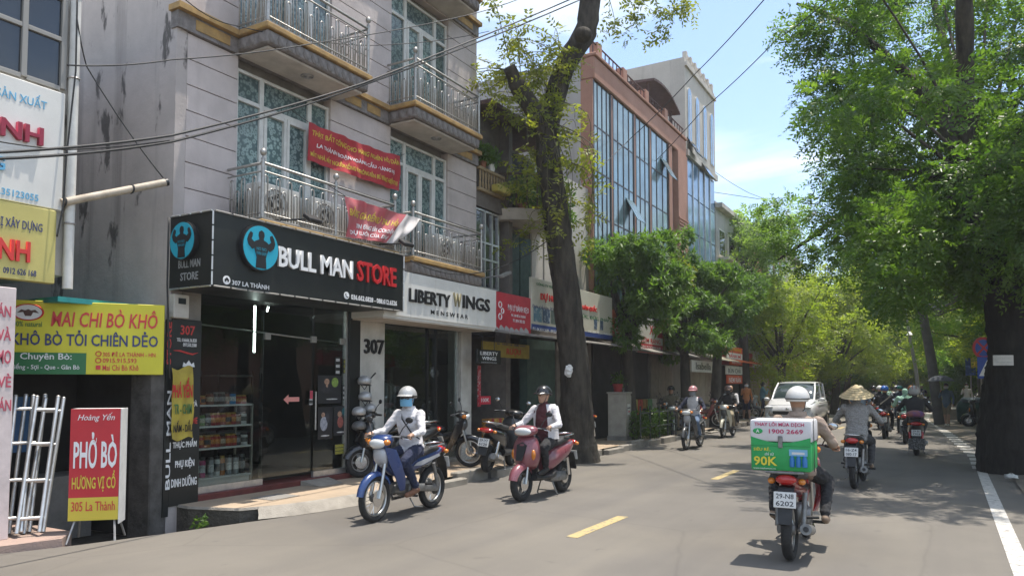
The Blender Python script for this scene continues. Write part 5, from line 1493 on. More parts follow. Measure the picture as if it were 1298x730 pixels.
MB().box(XO + .001, XO + .006, GX(833, 400, XO).y, b_.y, GX(833, 428, XO).z, GX(833, 402, XO).z).build('red_field', M_rsign, rb)
lx(rb, '0915338668', M_wletter, 812, 437, 837, 441, XO + .007)
board('yellow upright board next to the red and white board', 841, 402, 853, 448, XO, mat('ochre_sign', (.42, .31, .07), .6, col2=(.3, .2, .05), vscale=4), [('ẢNH', M_navy, 843, 412, 851, 420), ('VIỆN', M_navy, 843, 424, 851, 432)])
board('white sign with dark script over the beige shutters', 877, 456, 904, 471, XO, M_wsign, [('Isabella', M_blk, 882, 459, 901, 468)])
for i, (v0, v1, m_, t, tm, u0) in enumerate(((438, 446, mat('orange_board', (.62, .09, .03), .5), 'Lan Phương', M_pyel, 921), (446, 454, M_wsign, 'BÁNH MÌ', M_sred, 922), (455, 462, mat('orange_board', (.62, .09, .03)), 'PHỞ CUỐN', M_wletter, 926), (463, 474, M_wsign, 'BÚN CHẢ', M_blk, 921), (475, 486, mat('orange_board', (.62, .09, .03)), 'NEM RÁN', M_wletter, 922))):
    board(ORD[i] + ' board from the top in the orange and white stack by the far trunk', u0, v0, 941, v1, XO + .15, m_, [(t, tm, u0 + 2, v0 + 1.5, 939, v1 - 1.5)])

# ---- farther houses on the left, mostly behind trees, and on the right
def far_house(x, ya, yb, h, face, cm, lab, n=3, fl=3):
    s = wthing('far_house', lab, 'building', (x, (ya + yb) / 2, 0), 'houses farther down the street')
    x0, x1 = (x - 9, x) if face > 0 else (x, x + 9)
    MB().box(x0, x1, ya, yb, -.3, h).build('wall', cm, s)
    xf = x + .001 * face
    for f_ in range(fl):
        zc = 3.4 + f_ * (h - 3.8) / fl
        for k in range(n):
            a, b_ = ya + (yb - ya) * (k + .2) / n, ya + (yb - ya) * (k + .8) / n
            xs = sorted((xf, xf + .06 * face)); w_ = MB().box(xs[0], xs[1], a, b_, zc, zc + (h - 3.8) / fl * .62).build('window', M_wfr, s)
            xs = sorted((xf + .061 * face, xf + .07 * face)); MB().box(xs[0], xs[1], a + .07, b_ - .07, zc + .07, zc + (h - 3.8) / fl * .62 - .07).build('pane', M_dglass, w_)
        xs = sorted((xf, xf + .5 * face)); MB().box(xs[0], xs[1], ya + .2, yb - .2, zc - .22, zc - .1).build('balcony_slab', M_soff, s)
    xs = sorted((xf, xf + .05 * face)); MB().box(xs[0], xs[1], ya + .25, yb - .25, .13, 2.5).build('shop_shutter', M_shut if int(ya) % 2 else M_dark, s)
    xs = sorted((xf, xf + .4 * face)); MB().box(xs[0], xs[1], ya + .1, yb - .1, 2.55, 3.2).build('sign_band', (M_rsign, M_wsign, mat('teal_sign', (.05, .22, .26), .5), M_ysign)[int(ya) % 4], s)
    xs = sorted((x - .1 * face, xf + .3 * face)); MB().box(xs[0], xs[1], ya, yb, h - .3, h - .1).build('roof_cornice', M_soff, s)
cms = [M_creamw, M_orange, M_greyh, M_sidew, mat('pale_blue_render', (.36, .44, .48), .9, var=.15), mat('pale_yellow_render', (.56, .47, .28), .9, var=.15)]
cn = ['cream', 'salmon', 'grey', 'beige', 'pale blue', 'pale yellow']
y = fy1 + .1; i = 0
while y < 120:
    w = rg2.uniform(4.2, 6.5); far_house(FX0, y, y + w - .02, rg2.uniform(6.5, 11), 1, cms[(i * 5 + 3) % 6], cn[(i * 5 + 3) % 6] + ' row house, ' + (ORD + ['seventeenth', 'eighteenth', 'nineteenth', 'twentieth', 'twenty-first', 'twenty-second', 'twenty-third'])[i] + ' along the left side past the blue glass building'); y += w; i += 1
y = 24; i = 0
while y < 125:
    w = rg2.uniform(5, 8); far_house(6.6, y, y + w - .02, rg2.uniform(6, 11), -1, cms[(i * 5 + 1) % 6], cn[(i * 5 + 1) % 6] + ' row house, ' + ORD[i] + ' along the right side behind the trees'); y += w; i += 1
# ================================================================ trees
def bark(name, c, c2):
    m = mat(name, c, .95, col2=c2, vscale=7, stretch=(1, 1, .3), bump=1.0, bscale=16, detail=9)
    return m
M_bark = bark('dark_bark', (.075, .063, .047), (.016, .013, .010))
M_bark2 = bark('grey_bark', (.085, .073, .058), (.035, .029, .023))
M_twig = mat('twig', (.11, .095, .055), .9)
L_new = leaf_mat('fresh_yellow_leaves', (.16, .20, .025), (.26, .27, .05), .5, .5, (1.7, 1.7, .9))
L_mango = leaf_mat('mango_leaves', (.048, .11, .022), (.125, .21, .036), .42, .48)
L_mango_y = leaf_mat('young_mango_leaves', (.10, .14, .02), (.19, .19, .03), .45, .35)
L_right = leaf_mat('pinnate_leaves', (.045, .105, .018), (.115, .185, .034), .52, .36)
L_far = leaf_mat('olive_leaves', (.12, .18, .03), (.25, .28, .05), .58, .45)
L_far2 = leaf_mat('mid_green_leaves', (.085, .165, .035), (.17, .26, .06), .56, .45)
L_pale = leaf_mat('pale_green_leaves', (.11, .18, .055), (.19, .27, .09), .52, .45)

from mathutils import noise as mnoise
def rough_bark(b, n, cnt, depth):
    """Ridges and lumps pressed into a trunk."""
    C = [sum((Vector(b.v[i * n + k]) for k in range(n)), Vector()) / n for i in range(cnt)]
    for i in range(cnt):
        for k in range(n):
            v = Vector(b.v[i * n + k]); d = (v - C[i]).normalized()
            q = Vector((v.x * 7, v.y * 7, v.z * 2.2))
            h = (1 - abs(mnoise.noise(q)) * 2.2) * .5 + .35 * mnoise.noise(q * 3.1) + .8 * mnoise.noise(Vector((v.x * 1.6, v.y * 1.6, v.z * 1.1)))
            b.v[i * n + k] = tuple(v + d * h * depth)
    return b
def wobble_tube(pts, rad, n=14, sub=4, amp=.06, seed=0):
    """A limb: smooth path with lumpy radius."""
    rs = random.Random(seed)
    P = [Vector(p) for p in pts]; out = []; rr = []
    for i in range(len(P) - 1):
        p0, p1, p2, p3 = P[max(i - 1, 0)], P[i], P[i + 1], P[min(i + 2, len(P) - 1)]
        for k in range(sub):
            t = k / sub
            out.append(.5 * ((2 * p1) + (p2 - p0) * t + (2 * p0 - 5 * p1 + 4 * p2 - p3) * t * t + (3 * p1 - p0 - 3 * p2 + p3) * t ** 3))
            rr.append((rad[i] * (1 - t) + rad[i + 1] * t) * (1 + rs.uniform(-amp, amp)))
    out.append(P[-1]); rr.append(rad[-1])
    b = MB().tube(out, rr, n=n)
    c = len(out)
    for i in range(c):
        for k in range(n):
            v = Vector(b.v[i * n + k]); d = v - out[i]
            b.v[i * n + k] = tuple(out[i] + d * (1 + amp * math.sin(k * 2.1 + i * .7 + seed) + rs.uniform(-amp, amp) * .6))
    return b
def fronds(name, m, parent, org, dirs, n_pairs, flen, lsize, asp, seed, droop=.25):
    """Feathered leaves: leaflets in pairs along a stalk, all leaflets as folded faces."""
    rs = np.random.RandomState(seed)
    N = len(org)
    d = dirs + rs.normal(size=(N, 3)) * .35; d[:, 2] -= droop; d /= np.linalg.norm(d, axis=1)[:, None]
    s = np.cross(d, rs.normal(size=(N, 3)) * .5 + np.array([0, 0, 1.0])); s /= np.linalg.norm(s, axis=1)[:, None]
    nn = np.cross(s, d)
    fl = flen * (.7 + .6 * rs.rand(N))
    pos = []; ax = []; sd = []; nr = []; L = []
    for k in range(n_pairs):
        f = (k + .6) / n_pairs
        p = org + d * (fl * f)[:, None] - np.array([0, 0, 1.0]) * (fl * f * f * .25)[:, None]
        for sg in (-1, 1):
            a = s * sg * .85 + d * .55 + rs.normal(size=(N, 3)) * .18; a[:, 2] -= .12
            a /= np.linalg.norm(a, axis=1)[:, None]
            b = np.cross(a, nn + rs.normal(size=(N, 3)) * .25); b /= np.linalg.norm(b, axis=1)[:, None]
            pos.append(p); ax.append(a); sd.append(b); nr.append(np.cross(a, b)); L.append(lsize * (.75 + .5 * rs.rand(N)) * (1.1 - .35 * f))
    L = np.concatenate(L)[:, None]
    return leaf_quads(name, m, parent, np.concatenate(pos), np.concatenate(ax), np.concatenate(sd), np.concatenate(nr), L, L * asp * .5)
def clump_points(clumps, n, seed, shell=.5):
    rs = np.random.RandomState(seed)
    C = np.array([c for c, r in clumps], float); Rr = np.array([r if hasattr(r, '__len__') else (r, r, r) for c, r in clumps], float)
    w = Rr.prod(1) ** .62; w /= w.sum()
    i = rs.choice(len(C), n, p=w)
    d = rs.normal(size=(n, 3)); d /= np.linalg.norm(d, axis=1)[:, None]
    r = shell + (1 - shell) * rs.rand(n)
    return C[i] + d * r[:, None] * Rr[i], d
def crown_clumps(c, rad, n, cr, seed, low=-1.0):
    rs = random.Random(seed); out = []
    while len(out) < n:
        d = Vector((rs.gauss(0, 1), rs.gauss(0, 1), rs.gauss(0, 1))).normalized()
        if d.z < low: continue
        f = rs.uniform(.45, 1.0)
        r = cr * rs.uniform(.6, 1.25)
        out.append(((c[0] + d.x * rad[0] * f, c[1] + d.y * rad[1] * f, c[2] + d.z * rad[2] * f), (r, r, r * .75)))
    return out
def branches(tr, root, clumps, m, r0=.05, every=1, seed=0):
    """Thin limbs from a root point into the clumps, one part each."""
    rs = random.Random(seed)
    for i, (c, r) in enumerate(clumps):
        if i % every: continue
        c = Vector(c); root_ = Vector(root) + Vector((rs.uniform(-.1, .1), rs.uniform(-.1, .1), rs.uniform(-.3, .3)))
        mid = root_.lerp(c, .5) + Vector((rs.uniform(-.2, .2), rs.uniform(-.2, .2), rs.uniform(-.1, .35)))
        wobble_tube([root_, mid, c], [r0, r0 * .55, r0 * .2], n=6, sub=3, amp=.05, seed=i).build('limb', m, tr, smooth=170)

# ---- the big leaning tree on the left pavement
B0 = GZ(731, 577, SWZ)
D0 = B0.dot(_fw) - 0
D0 = (B0 - Vector((0, 0, CAM_H))).dot(_fw)
px_m = D0 / F_PX
BT = wthing('big_street_tree', 'big dark trunk leaning over the pavement with sparse yellow green leaves', 'tree', B0)
tp = [(732, 590, 30), (732, 572, 24), (731, 545, 20.5), (729, 480, 18.5), (722, 410, 16.5), (713, 330, 16), (704, 270, 15.5), (697, 215, 15), (692, 165, 14)]
rough_bark(wobble_tube([DP(u, v, D0) for u, v, w in tp], [w * px_m for u, v, w in tp], n=56, sub=14, amp=.012, seed=3), 56, 113, .045).build('trunk', M_bark, BT, smooth=170)
for k, (lp, nn_) in enumerate((([(692, 180, 13, 0), (703, 125, 13, .2), (721, 75, 13.5, .3), (741, 42, 14, .4), (748, 5, 14, .5), (758, -60, 13, .7), (790, -150, 10, 1.2)], 14),
                               ([(694, 175, 14, 0), (676, 140, 12, -.1), (658, 112, 10, -.3), (645, 85, 8, -.5)], 12),
                               ([(748, 10, 9, .5), (730, -50, 8, .2), (700, -120, 6, -.2)], 10))):
    wobble_tube([DP(u, v, D0 + o) for u, v, w, o in lp], [w * px_m for u, v, w, o in lp], n=nn_, sub=4, amp=.06, seed=10 + k).build('limb', M_bark, BT, smooth=170)
# knots
for (u, v, r) in ((742, 45, 12), (668, 118, 8)):
    MB().ell(DP(u - 3, v, D0 - .12), (r * px_m, r * px_m * 1.1, r * px_m * .8), 10, 8).build('knot', M_bark, BT, smooth=170)
# wiry shoots with small tufts of new leaves
rs = random.Random(77)
tips = []; tipd = []
def shoot(pix, r=.012, oo=0):
    P = [DP(u, v, D0 + o) for u, v, o in pix]
    wobble_tube(P, [r * (1 - .75 * i / (len(P) - 1)) for i in range(len(P))], n=5, sub=4, amp=.02, seed=int(pix[0][0])).build('shoot', M_twig, BT, smooth=170)
    for i in range(1, len(P)):
        for k in range(4):
            f = rs.random(); tips.append(P[i - 1].lerp(P[i], f)); tipd.append((rs.gauss(0, 1), rs.gauss(0, 1), rs.gauss(0, .5)))
starts = [(645, 90), (660, 115), (690, 170), (697, 200), (705, 130), (720, 80), (703, 270), (676, 140), (650, 95), (700, 240), (712, 150)]
for k in range(52):
    su, sv = rs.choice(starts)
    du = rs.uniform(-75, 60) if k % 3 else rs.uniform(-85, -30); dv = rs.uniform(-120, 60)
    if su + du > 745: du *= .4
    o = rs.uniform(-1.2, 1.2)
    shoot([(su, sv, 0), (su + du * .35 + rs.uniform(-8, 8), sv + dv * .5 - 10, o * .4), (su + du * .75 + rs.uniform(-8, 8), sv + dv * .85 - 8, o * .8), (su + du, sv + dv + rs.uniform(0, 25), o)])
for k in range(13):      # hanging ones beside the trunk
    u = rs.uniform(690, 765); o = rs.uniform(-.9, .4)
    v0 = rs.uniform(140, 230)
    shoot([(700, v0 - 20, 0), (u - 6, v0, o), (u + rs.uniform(-8, 8), v0 + 55, o), (u + rs.uniform(-14, 14), v0 + 115, o)])
for (u, v) in ((805, 25), (838, 42), (856, 20), (818, 5), (780, 40), (868, 8)):        # twigs hanging into the sky at the top
    shoot([(u - 25, -60, .8), (u - 12, -15, .8), (u - 2, v * .5, .8), (u, v, .8)])
    for _ in range(10): tips.append(DP(u + rs.uniform(-14, 14), v + rs.uniform(-16, 14), D0 + .8)); tipd.append((rs.gauss(0, 1), rs.gauss(0, 1), 0))
fronds('crown', L_new, BT, np.array([tuple(t) for t in tips]), np.array(tipd, float), 4, .30, .13, .42, 5)
up_cl = [(tuple(DP(u, v, D0 + o)), r) for u, v, o, r in ((640, -70, 0, .8), (690, -130, 1, .9), (760, -190, 1.5, 1.0), (600, -60, .5, .6), (830, -150, 2, .9), (720, -210, 0, .9))]
po, pd = clump_points(up_cl, 900, 8)
fronds('upper_crown', L_new, BT, po, pd, 5, .3, .11, .42, 6)
plb = wthing('plastic_bag', 'white scrap of plastic caught on the big leaning trunk', 'litter', DP(721, 471, D0 - .43))
_b = MB().ell(DP(721, 470, D0 - .40), (.09, .05, .12), 11, 8); _b.v = [(x + rs.uniform(-.03, .03), y + rs.uniform(-.03, .03), z + rs.uniform(-.03, .03)) for x, y, z in _b.v]; _b.build('scrap', M_white, plb)

# ---- mango trees
def rosettes(name, m, parent, org, dirs, per, size, asp, seed, droop=.55):
    rs = np.random.RandomState(seed)
    N = len(org)
    pos = np.repeat(org, per, 0); d = np.repeat(dirs, per, 0) * .5 + rs.normal(size=(N * per, 3)) * .8
    d[:, 2] -= droop; d /= np.linalg.norm(d, axis=1)[:, None]
    s = np.cross(d, rs.normal(size=(N * per, 3)) * .4 + np.array([0, 0, 1.0])); s /= np.linalg.norm(s, axis=1)[:, None]
    L = size * (.6 + .6 * rs.rand(N * per))[:, None]
    return leaf_quads(name, m, parent, pos + rs.normal(size=pos.shape) * .02, d, s, np.cross(d, s), L, L * asp * .5)
def mango(lab, base, crown, rad, tw, ntip, seed, lean=(0, 0), ncl=34, cr=.55, yel=0):
    t = wthing('mango_tree', lab, 'tree', base, 'mango trees along the left pavement')
    c = Vector(crown); b = Vector(base)
    fork = Vector((b.x * .4 + c.x * .6, b.y * .4 + c.y * .6, c.z - rad[2] * .75))
    wobble_tube([b - Vector((0, 0, .1)), b.lerp(fork, .4) + Vector((lean[0], lean[1], 0)), fork], [tw * 1.15, tw * .95, tw * .8], n=12, sub=4, seed=seed).build('trunk', M_bark2, t, smooth=170)
    cl = crown_clumps(c, rad, ncl, cr, seed, low=-1)
    branches(t, fork, cl, M_bark2, tw * .5, 2, seed)
    po, pd = clump_points(cl, ntip, seed, .55)
    rosettes('crown', L_mango, t, po, pd, 11, .21, .24, seed)
    if yel:
        po, pd = clump_points([((c.x + rad[0] * .75, c.y + .6, c.z + .2), .55), ((c.x + rad[0] * .6, c.y + .9, c.z + .7), .4)], yel, seed + 5, .3)
        rosettes('yellow_young_leaves', L_mango_y, t, po, pd, 9, .18, .24, seed + 2)
    return t
mango('nearest round dark green mango tree behind the big trunk', GZ(801, 556, SWZ), (-7.95, 20.05, 4.5), (1.95, 2.0, 1.85), .17, 2300, 41, yel=70)
mango('second mango tree, taller crown before the salmon building', GZ(872, 549, SWZ), (-7.55, 24.3, 4.6), (1.75, 2.0, 2.4), .17, 2200, 42)
mango('third mango tree with a low crown before the beige shutters', GZ(906, 541, SWZ), (-7.35, 28.6, 4.9), (1.5, 1.8, 1.55), .19, 1300, 43)

# ---- right-hand tree with the broad dark trunk
DT = 14.2
RB = DP(1290, 600, DT); RB.z = .02
RT = wthing('roadside_tree', 'broad nearly black trunk and overhanging feathery crown at the right edge', 'tree', RB)
pm = DT / F_PX
rtp = [(1296, 628, 60), (1297, 600, 50), (1298, 540, 47), (1298, 477, 41), (1296, 430, 35), (1282, 350, 31), (1254, 270, 24), (1238, 200, 17)]
rough_bark(wobble_tube([DP(u, v, DT) for u, v, w in rtp], [w * pm for u, v, w in rtp], n=60, sub=14, amp=.012, seed=8), 60, 99, .07).build('trunk', bark('near_black_bark', (.024, .021, .017), (.007, .006, .005)), RT, smooth=170)
for k, lp in enumerate(([(1245, 240, 13, 0), (1226, 180, 10, -.4), (1223, 90, 9.5, -.8), (1222, 0, 9, -1), (1222, -90, 8, -1), (1215, -200, 6, -1)],
                        [(1262, 300, 18, 0), (1215, 235, 11, 2), (1160, 215, 8, 4), (1090, 255, 6, 6), (1030, 300, 4, 7), (985, 330, 2, 7.5)],
                        [(1262, 300, 16, 0), (1300, 180, 12, -1), (1330, 60, 9, -2), (1340, -80, 7, -2)],
                        [(1250, 260, 12, 0), (1180, 130, 8, 1), (1110, 60, 6, 2), (1050, 20, 4, 3), (1010, 5, 2, 3)],
                        [(1262, 300, 12, 0), (1230, 160, 8, 3), (1190, 30, 6, 5), (1170, -80, 5, 6)])):
    wobble_tube([DP(u, v, DT + o) for u, v, w, o in lp], [w * pm for u, v, w, o in lp], n=9, sub=4, amp=.05, seed=30 + k).build('limb', M_bark, RT, smooth=170)
rs = random.Random(5)
cl = []
def addc(u, v, d, r): cl.append((tuple(DP(u, v, d)), (r, r, r * .8)))
for k in range(78):
    u = rs.uniform(1060, 1420); v = rs.uniform(-200, 330)
    edge = 1035 + 30 * math.sin(v * .03) + (35 if v > 200 else 0)
    if u < edge + 20: u = edge + rs.uniform(20, 90)
    addc(u, v, rs.uniform(11.0, 20.0), rs.uniform(.5, .95))
for k in range(34): addc(rs.uniform(1085, 1250), rs.uniform(0, 330), rs.uniform(14.5, 21), rs.uniform(.5, .85))
for k in range(46): addc(rs.uniform(1130, 1330), rs.uniform(260, 372), rs.uniform(12.8, 19), rs.uniform(.4, .75))
for (u, v, d, r) in ((1005, 38, 16.5, .42), (1025, 55, 16.5, .5), (1050, 80, 16.5, .6), (1045, 120, 16, .6), (1070, 30, 16, .7), (1035, 20, 16.5, .4), (1055, 170, 17, .55), (1068, 215, 17, .6), (1085, 130, 16, .8), (1075, 250, 18, .5), (1100, 200, 17, .9), (1040, 265, 19, .5), (1060, 290, 19, .45), (1000, 265, 20.5, .45), (975, 275, 21, .38), (990, 300, 21, .5), (1020, 310, 21, .55), (1045, 325, 21, .5), (1070, 310, 21, .5), (1095, 280, 20, .6), (1010, 335, 21, .4), (1060, 345, 21, .35), (1110, 330, 20, .6)):
    addc(u, v, d, r)
branches(RT, DP(1240, 215, DT), cl[::5], M_bark, .045, 1, 4)
po, pd = clump_points(cl, 18500, 11, .25)
fronds('crown', L_right, RT, po, pd, 6, .36, .115, .40, 12)
np_ = wthing('tree_notice', 'small white notice plate nailed to the dark right trunk', 'sign', DP(1272, 463, DT - .78))
a = DP(1259, 450, DT - .76); b_ = DP(1285, 463, DT - .76)
rv = Vector((b_.x - a.x, b_.y - a.y, 0)); MN = frame(((a.x + b_.x) / 2, (a.y + b_.y) / 2, (a.z + b_.z) / 2), rv, (0, 0, 1)); wN = rv.length; hN = a.z - b_.z
b = MB().box(-wN / 2, wN / 2, -hN / 2, hN / 2, -.02, 0); b.v = [tuple(MN @ Vector(p)) for p in b.v]; b.build('plate', mat('aged_plate', (.42, .40, .36), .6, var=.2), np_)
for k, s in enumerate(('CẤM ĐỔ RÁC', 'NƠI CÔNG CỘNG')): letters(np_, s, M_greym, MN @ Matrix.Translation((0, (.2 - .4 * k) * hN, .001)), w=wN * .8, h=hN * .18, ext=.002)

# ---- more street trees down the road
def street_tree(lab, x, y, h, rad, m, nfr, seed, ls=.16, tw=.22, ncl=34, cr=1.0, lean=0.0, low=-.85, grp='street trees farther down the road', fl=.5, pairs=4):
    t = wthing('street_tree', lab, 'tree', (x, y, .05), grp)
    c = Vector((x + lean, y, h))
    fork = Vector((x + lean * .4, y, h - rad[2] * .7))
    wobble_tube([(x, y, -.05), (x + lean * .15, y, (h - rad[2]) * .6), fork, fork.lerp(c, .8)], [tw * 1.2, tw, tw * .8, tw * .35], n=10, sub=4, seed=seed).build('trunk', M_bark2 if x < 0 else M_bark, t, smooth=170)
    cl = crown_clumps(c, rad, ncl, cr, seed, low)
    branches(t, fork, cl, M_bark2, tw * .4, 3, seed)
    po, pd = clump_points(cl, nfr, seed, .3)
    fronds('crown', m, t, po, pd, pairs, fl, ls, .42, seed)
    return t
street_tree('olive green tree, nearest of the bright mass beyond the orange boards', -6.9, 38, 4.9, (2.7, 3.4, 3.3), L_far, 3200, 61, .17)
street_tree('yellow green tree overhanging the road beyond the white car', -5.6, 46, 5.2, (3.2, 4.0, 3.7), L_far, 3400, 62, .19, lean=.8)
street_tree('tall pale tree rising above the mango trees', -8.0, 35, 7.9, (2.4, 3, 2.3), L_pale, 1500, 63, .2, ncl=22, cr=.9)
street_tree('mid green tree on the left farther down the road', -6.4, 58, 5.6, (3.8, 4.5, 4.2), L_far, 2900, 64, .24, lean=1.2)
street_tree('olive tree on the left near the end of the road', -6.0, 70, 5.8, (5.0, 6, 5.2), L_far, 4200, 65, .3, lean=2.2)
street_tree('large green tree closing the left end of the road', -6.0, 92, 7.0, (6.5, 7, 6.3), L_far2, 4200, 66, .42, lean=3.2, cr=1.5)
street_tree('light green tree second along the right roadside', 2.9, 28, 6.4, (3.4, 4.4, 4.0), L_right, 4600, 67, .16, tw=.26)
street_tree('bright green tree arching over the right lane', 2.4, 37, 6.0, (3.3, 4.4, 3.8), L_far2, 3900, 68, .18, lean=-.3)
street_tree('dark green tree third along the right roadside', 2.4, 48, 5.8, (3.4, 5, 4.2), L_far, 3200, 69, .22, lean=-.4)
street_tree('green tree on the right half way to the end', 2.2, 61, 6.0, (4.0, 5.5, 4.6), L_far2, 3000, 70, .27, lean=-.7)
street_tree('large dark tree closing the right end of the road', 1.0, 78, 6.0, (6, 7, 6.0), L_far2, 4200, 71, .38, lean=-2.4, cr=1.4)
street_tree('farthest tree closing the road end', -2.2, 118, 7.5, (12, 6, 8.0), L_far2, 4500, 72, .6, cr=2.2)
street_tree('low yellow green shrubby tree by the right poles', 1.55, 33, 3.1, (1.0, 1.2, 1.1), L_far, 1100, 73, .12, tw=.06, ncl=16, cr=.5, fl=.3)
street_tree('yellow green tree behind the blue road sign', 4.2, 31, 4.6, (2.2, 2.6, 2.4), L_far, 2600, 74, .15, ncl=26, cr=.8)
street_tree('dense tree behind the right trunk', 5.2, 19, 6.0, (3.4, 3.4, 3.6), L_right, 3800, 75, .15)
street_tree('dark dense tree across the road end', -2.0, 100, 5.0, (7, 5, 5.6), L_far2, 3600, 76, .5, cr=1.8, low=-1)
street_tree('low tree at the far right bend', 1.5, 68, 3.6, (3, 3.5, 3.4), L_right, 2400, 77, .26, low=-1)
street_tree('low tree at the far left bend', -6.8, 64, 3.8, (2.6, 3.5, 3.4), L_far2, 2400, 78, .26, low=-1)
# ================================================================ motorbikes (x forward, origin on the ground between the wheels)
M_tyre = mat('tyre_rubber', (.022, .022, .022), .85, var=.3, vscale=30)
M_rim = mat('rim_alloy', (.48, .48, .47), .3, metal=.85)
M_chrome = mat('chrome', (.62, .62, .62), .15, metal=1.0)
M_eng = mat('engine_grey', (.22, .22, .215), .45, metal=.5, var=.3, vscale=20)
M_seat = mat('seat_vinyl', (.025, .025, .026), .5, var=.2, vscale=20)
M_lens = mat('clear_lens', (.62, .64, .64), .08, spec=.9)
M_amber = mat('amber_lens', (.62, .20, .02), .2, spec=.8)
M_tail = mat('red_lens', (.45, .015, .015), .15, spec=.8)
M_plate = mat('white_plate', (.66, .66, .64), .5)
M_mirror = mat('mirror_glass', (.5, .52, .55), .04, metal=1.0)
def paint(name, c): return mat(name, c, .28, spec=.6, coat=.6, var=.10, vscale=14)
def wheel(nm, par, x, r, w, spokes, m_rim):
    t = MB().torus((0, 0, 0), r - w * .5, w * .5, 'y', 30, 10, 1.15)
    o = t.build(nm, M_tyre, par, smooth=170); o.location = (x, 0, r)
    q = MB().torus((0, 0, 0), r - w * 1.05, .016, 'y', 28, 6, 1.6).build('rim', m_rim, o, smooth=170)
    MB().lathe([(.0, -.05), (.045, -.05), (.05, -.03), (.035, -.02), (.035, .02), (.06, .03), (.06, .045), (0, .045)], 14, axis='y').build('hub', M_eng, o, smooth=40)
    if spokes == 'wire':
        sp = MB().tube([(.03, .03, 0), (r - w * 1.1, .0, .05)], .0028, n=4).mesh('spoke', M_chrome)
        for k in range(18):
            s = link_mesh('spoke', sp, o); s.rotation_euler = (0, 2 * math.pi * k / 18, 0)
            if k % 2: s.scale = (1, -1, 1)
    else:
        sp = MB().box(.03, r - w * 1.05, -.014, .014, -.02, .02).mesh('spoke', m_rim)
        for k in range(5):
            s = link_mesh('spoke', sp, o); s.rotation_euler = (0, 2 * math.pi * k / 5, 0)
    MB().lathe([(.05, .052), (.10, .052), (.10, .057), (.05, .057)], 20, axis='y').build('brake_disc', M_chrome, o, smooth=40)
    return o
def mirrors(par, x, z, y=.22, m=M_black):
    for s in (-1, 1):
        q = MB().tube([(x, s * y, z), (x - .02, s * (y + .05), z + .10), (x - .06, s * (y + .10), z + .17)], .007, n=6).build('mirror', M_black, par, smooth=60)
        MB().ell((x - .07, s * (y + .11), z + .20), (.016, .058, .038), 14, 8).build('mirror_shell', m, q, smooth=170)
        MB().ell((x - .082, s * (y + .11), z + .20), (.006, .050, .032), 14, 8).build('mirror_glass', M_mirror, q, smooth=170)
def plate(par, x, z, txt, tilt=10):
    T = Matrix.Translation((x, 0, z)) @ Matrix.Rotation(R(tilt), 4, 'Y')
    b = MB().box(-.004, .004, -.098, .098, -.072, .072); b.v = [tuple(T @ Vector(p)) for p in b.v]
    o = b.build('licence_plate', M_plate, par, bevel=.003)
    for i, s in enumerate(txt):
        letters(o, s, M_blk, T @ frame((-.0042, 0, .033 - .066 * i), (0, -1, 0), (0, 0, 1)), w=.155, h=.045, bold=.02, ext=.0015)
def handle(par, x, z, w=.32, back=.10, m=M_black):
    h = MB().tube([(x - back, -w, z), (x - .02, -w * .55, z + .02), (x, 0, z), (x - .02, w * .55, z + .02), (x - back, w, z)], .012, n=8).build('handlebar', M_eng, par, smooth=60)
    for s in (-1, 1):
        a = Vector((x - back, s * w, z)); d = (Vector((x - .02, s * w * .55, z + .02)) - a).normalized()
        MB().tube([a - d * .02, a + d * .115], .018, n=10).build('grip', M_seat, h, smooth=60)
        MB().tube([a + d * .11, a + d * .05 + Vector((.05, 0, -.008)), a - d * .02 + Vector((.055, 0, -.012))], .006, n=6).build('brake_lever', M_chrome, h, smooth=60)
    return h
def loft_part(nm, secs, m, par, n=18, p=2.6):
    return MB().loft([sec_x(*(list(s) + [n, s[4] if len(s) > 4 else p])[:4], n=n, p=(s[4] if len(s) > 4 else p)) for s in secs]).build(nm, m, par, smooth=60)
def shield(nm, pts, m, par, yin=0.0, thick=.02):
    """Mirrored pair of bent side panels: outline rows [(x, y, z), ...] front edge / rear edge."""
    for s in (-1, 1):
        A = [Vector((x, s * y, z)) for x, y, z in pts[0]]; B = [Vector((x, s * y, z)) for x, y, z in pts[1]]
        off = Vector((-thick * .6, -s * thick, 0))
        secs = []
        for a, b in zip(A, B):
            mid = a.lerp(b, .5) + Vector((0, s * .022, 0))
            secs.append([a, mid, b, b + off, mid + off, a + off])
        MB().loft(secs).build(nm, m, par, smooth=50)

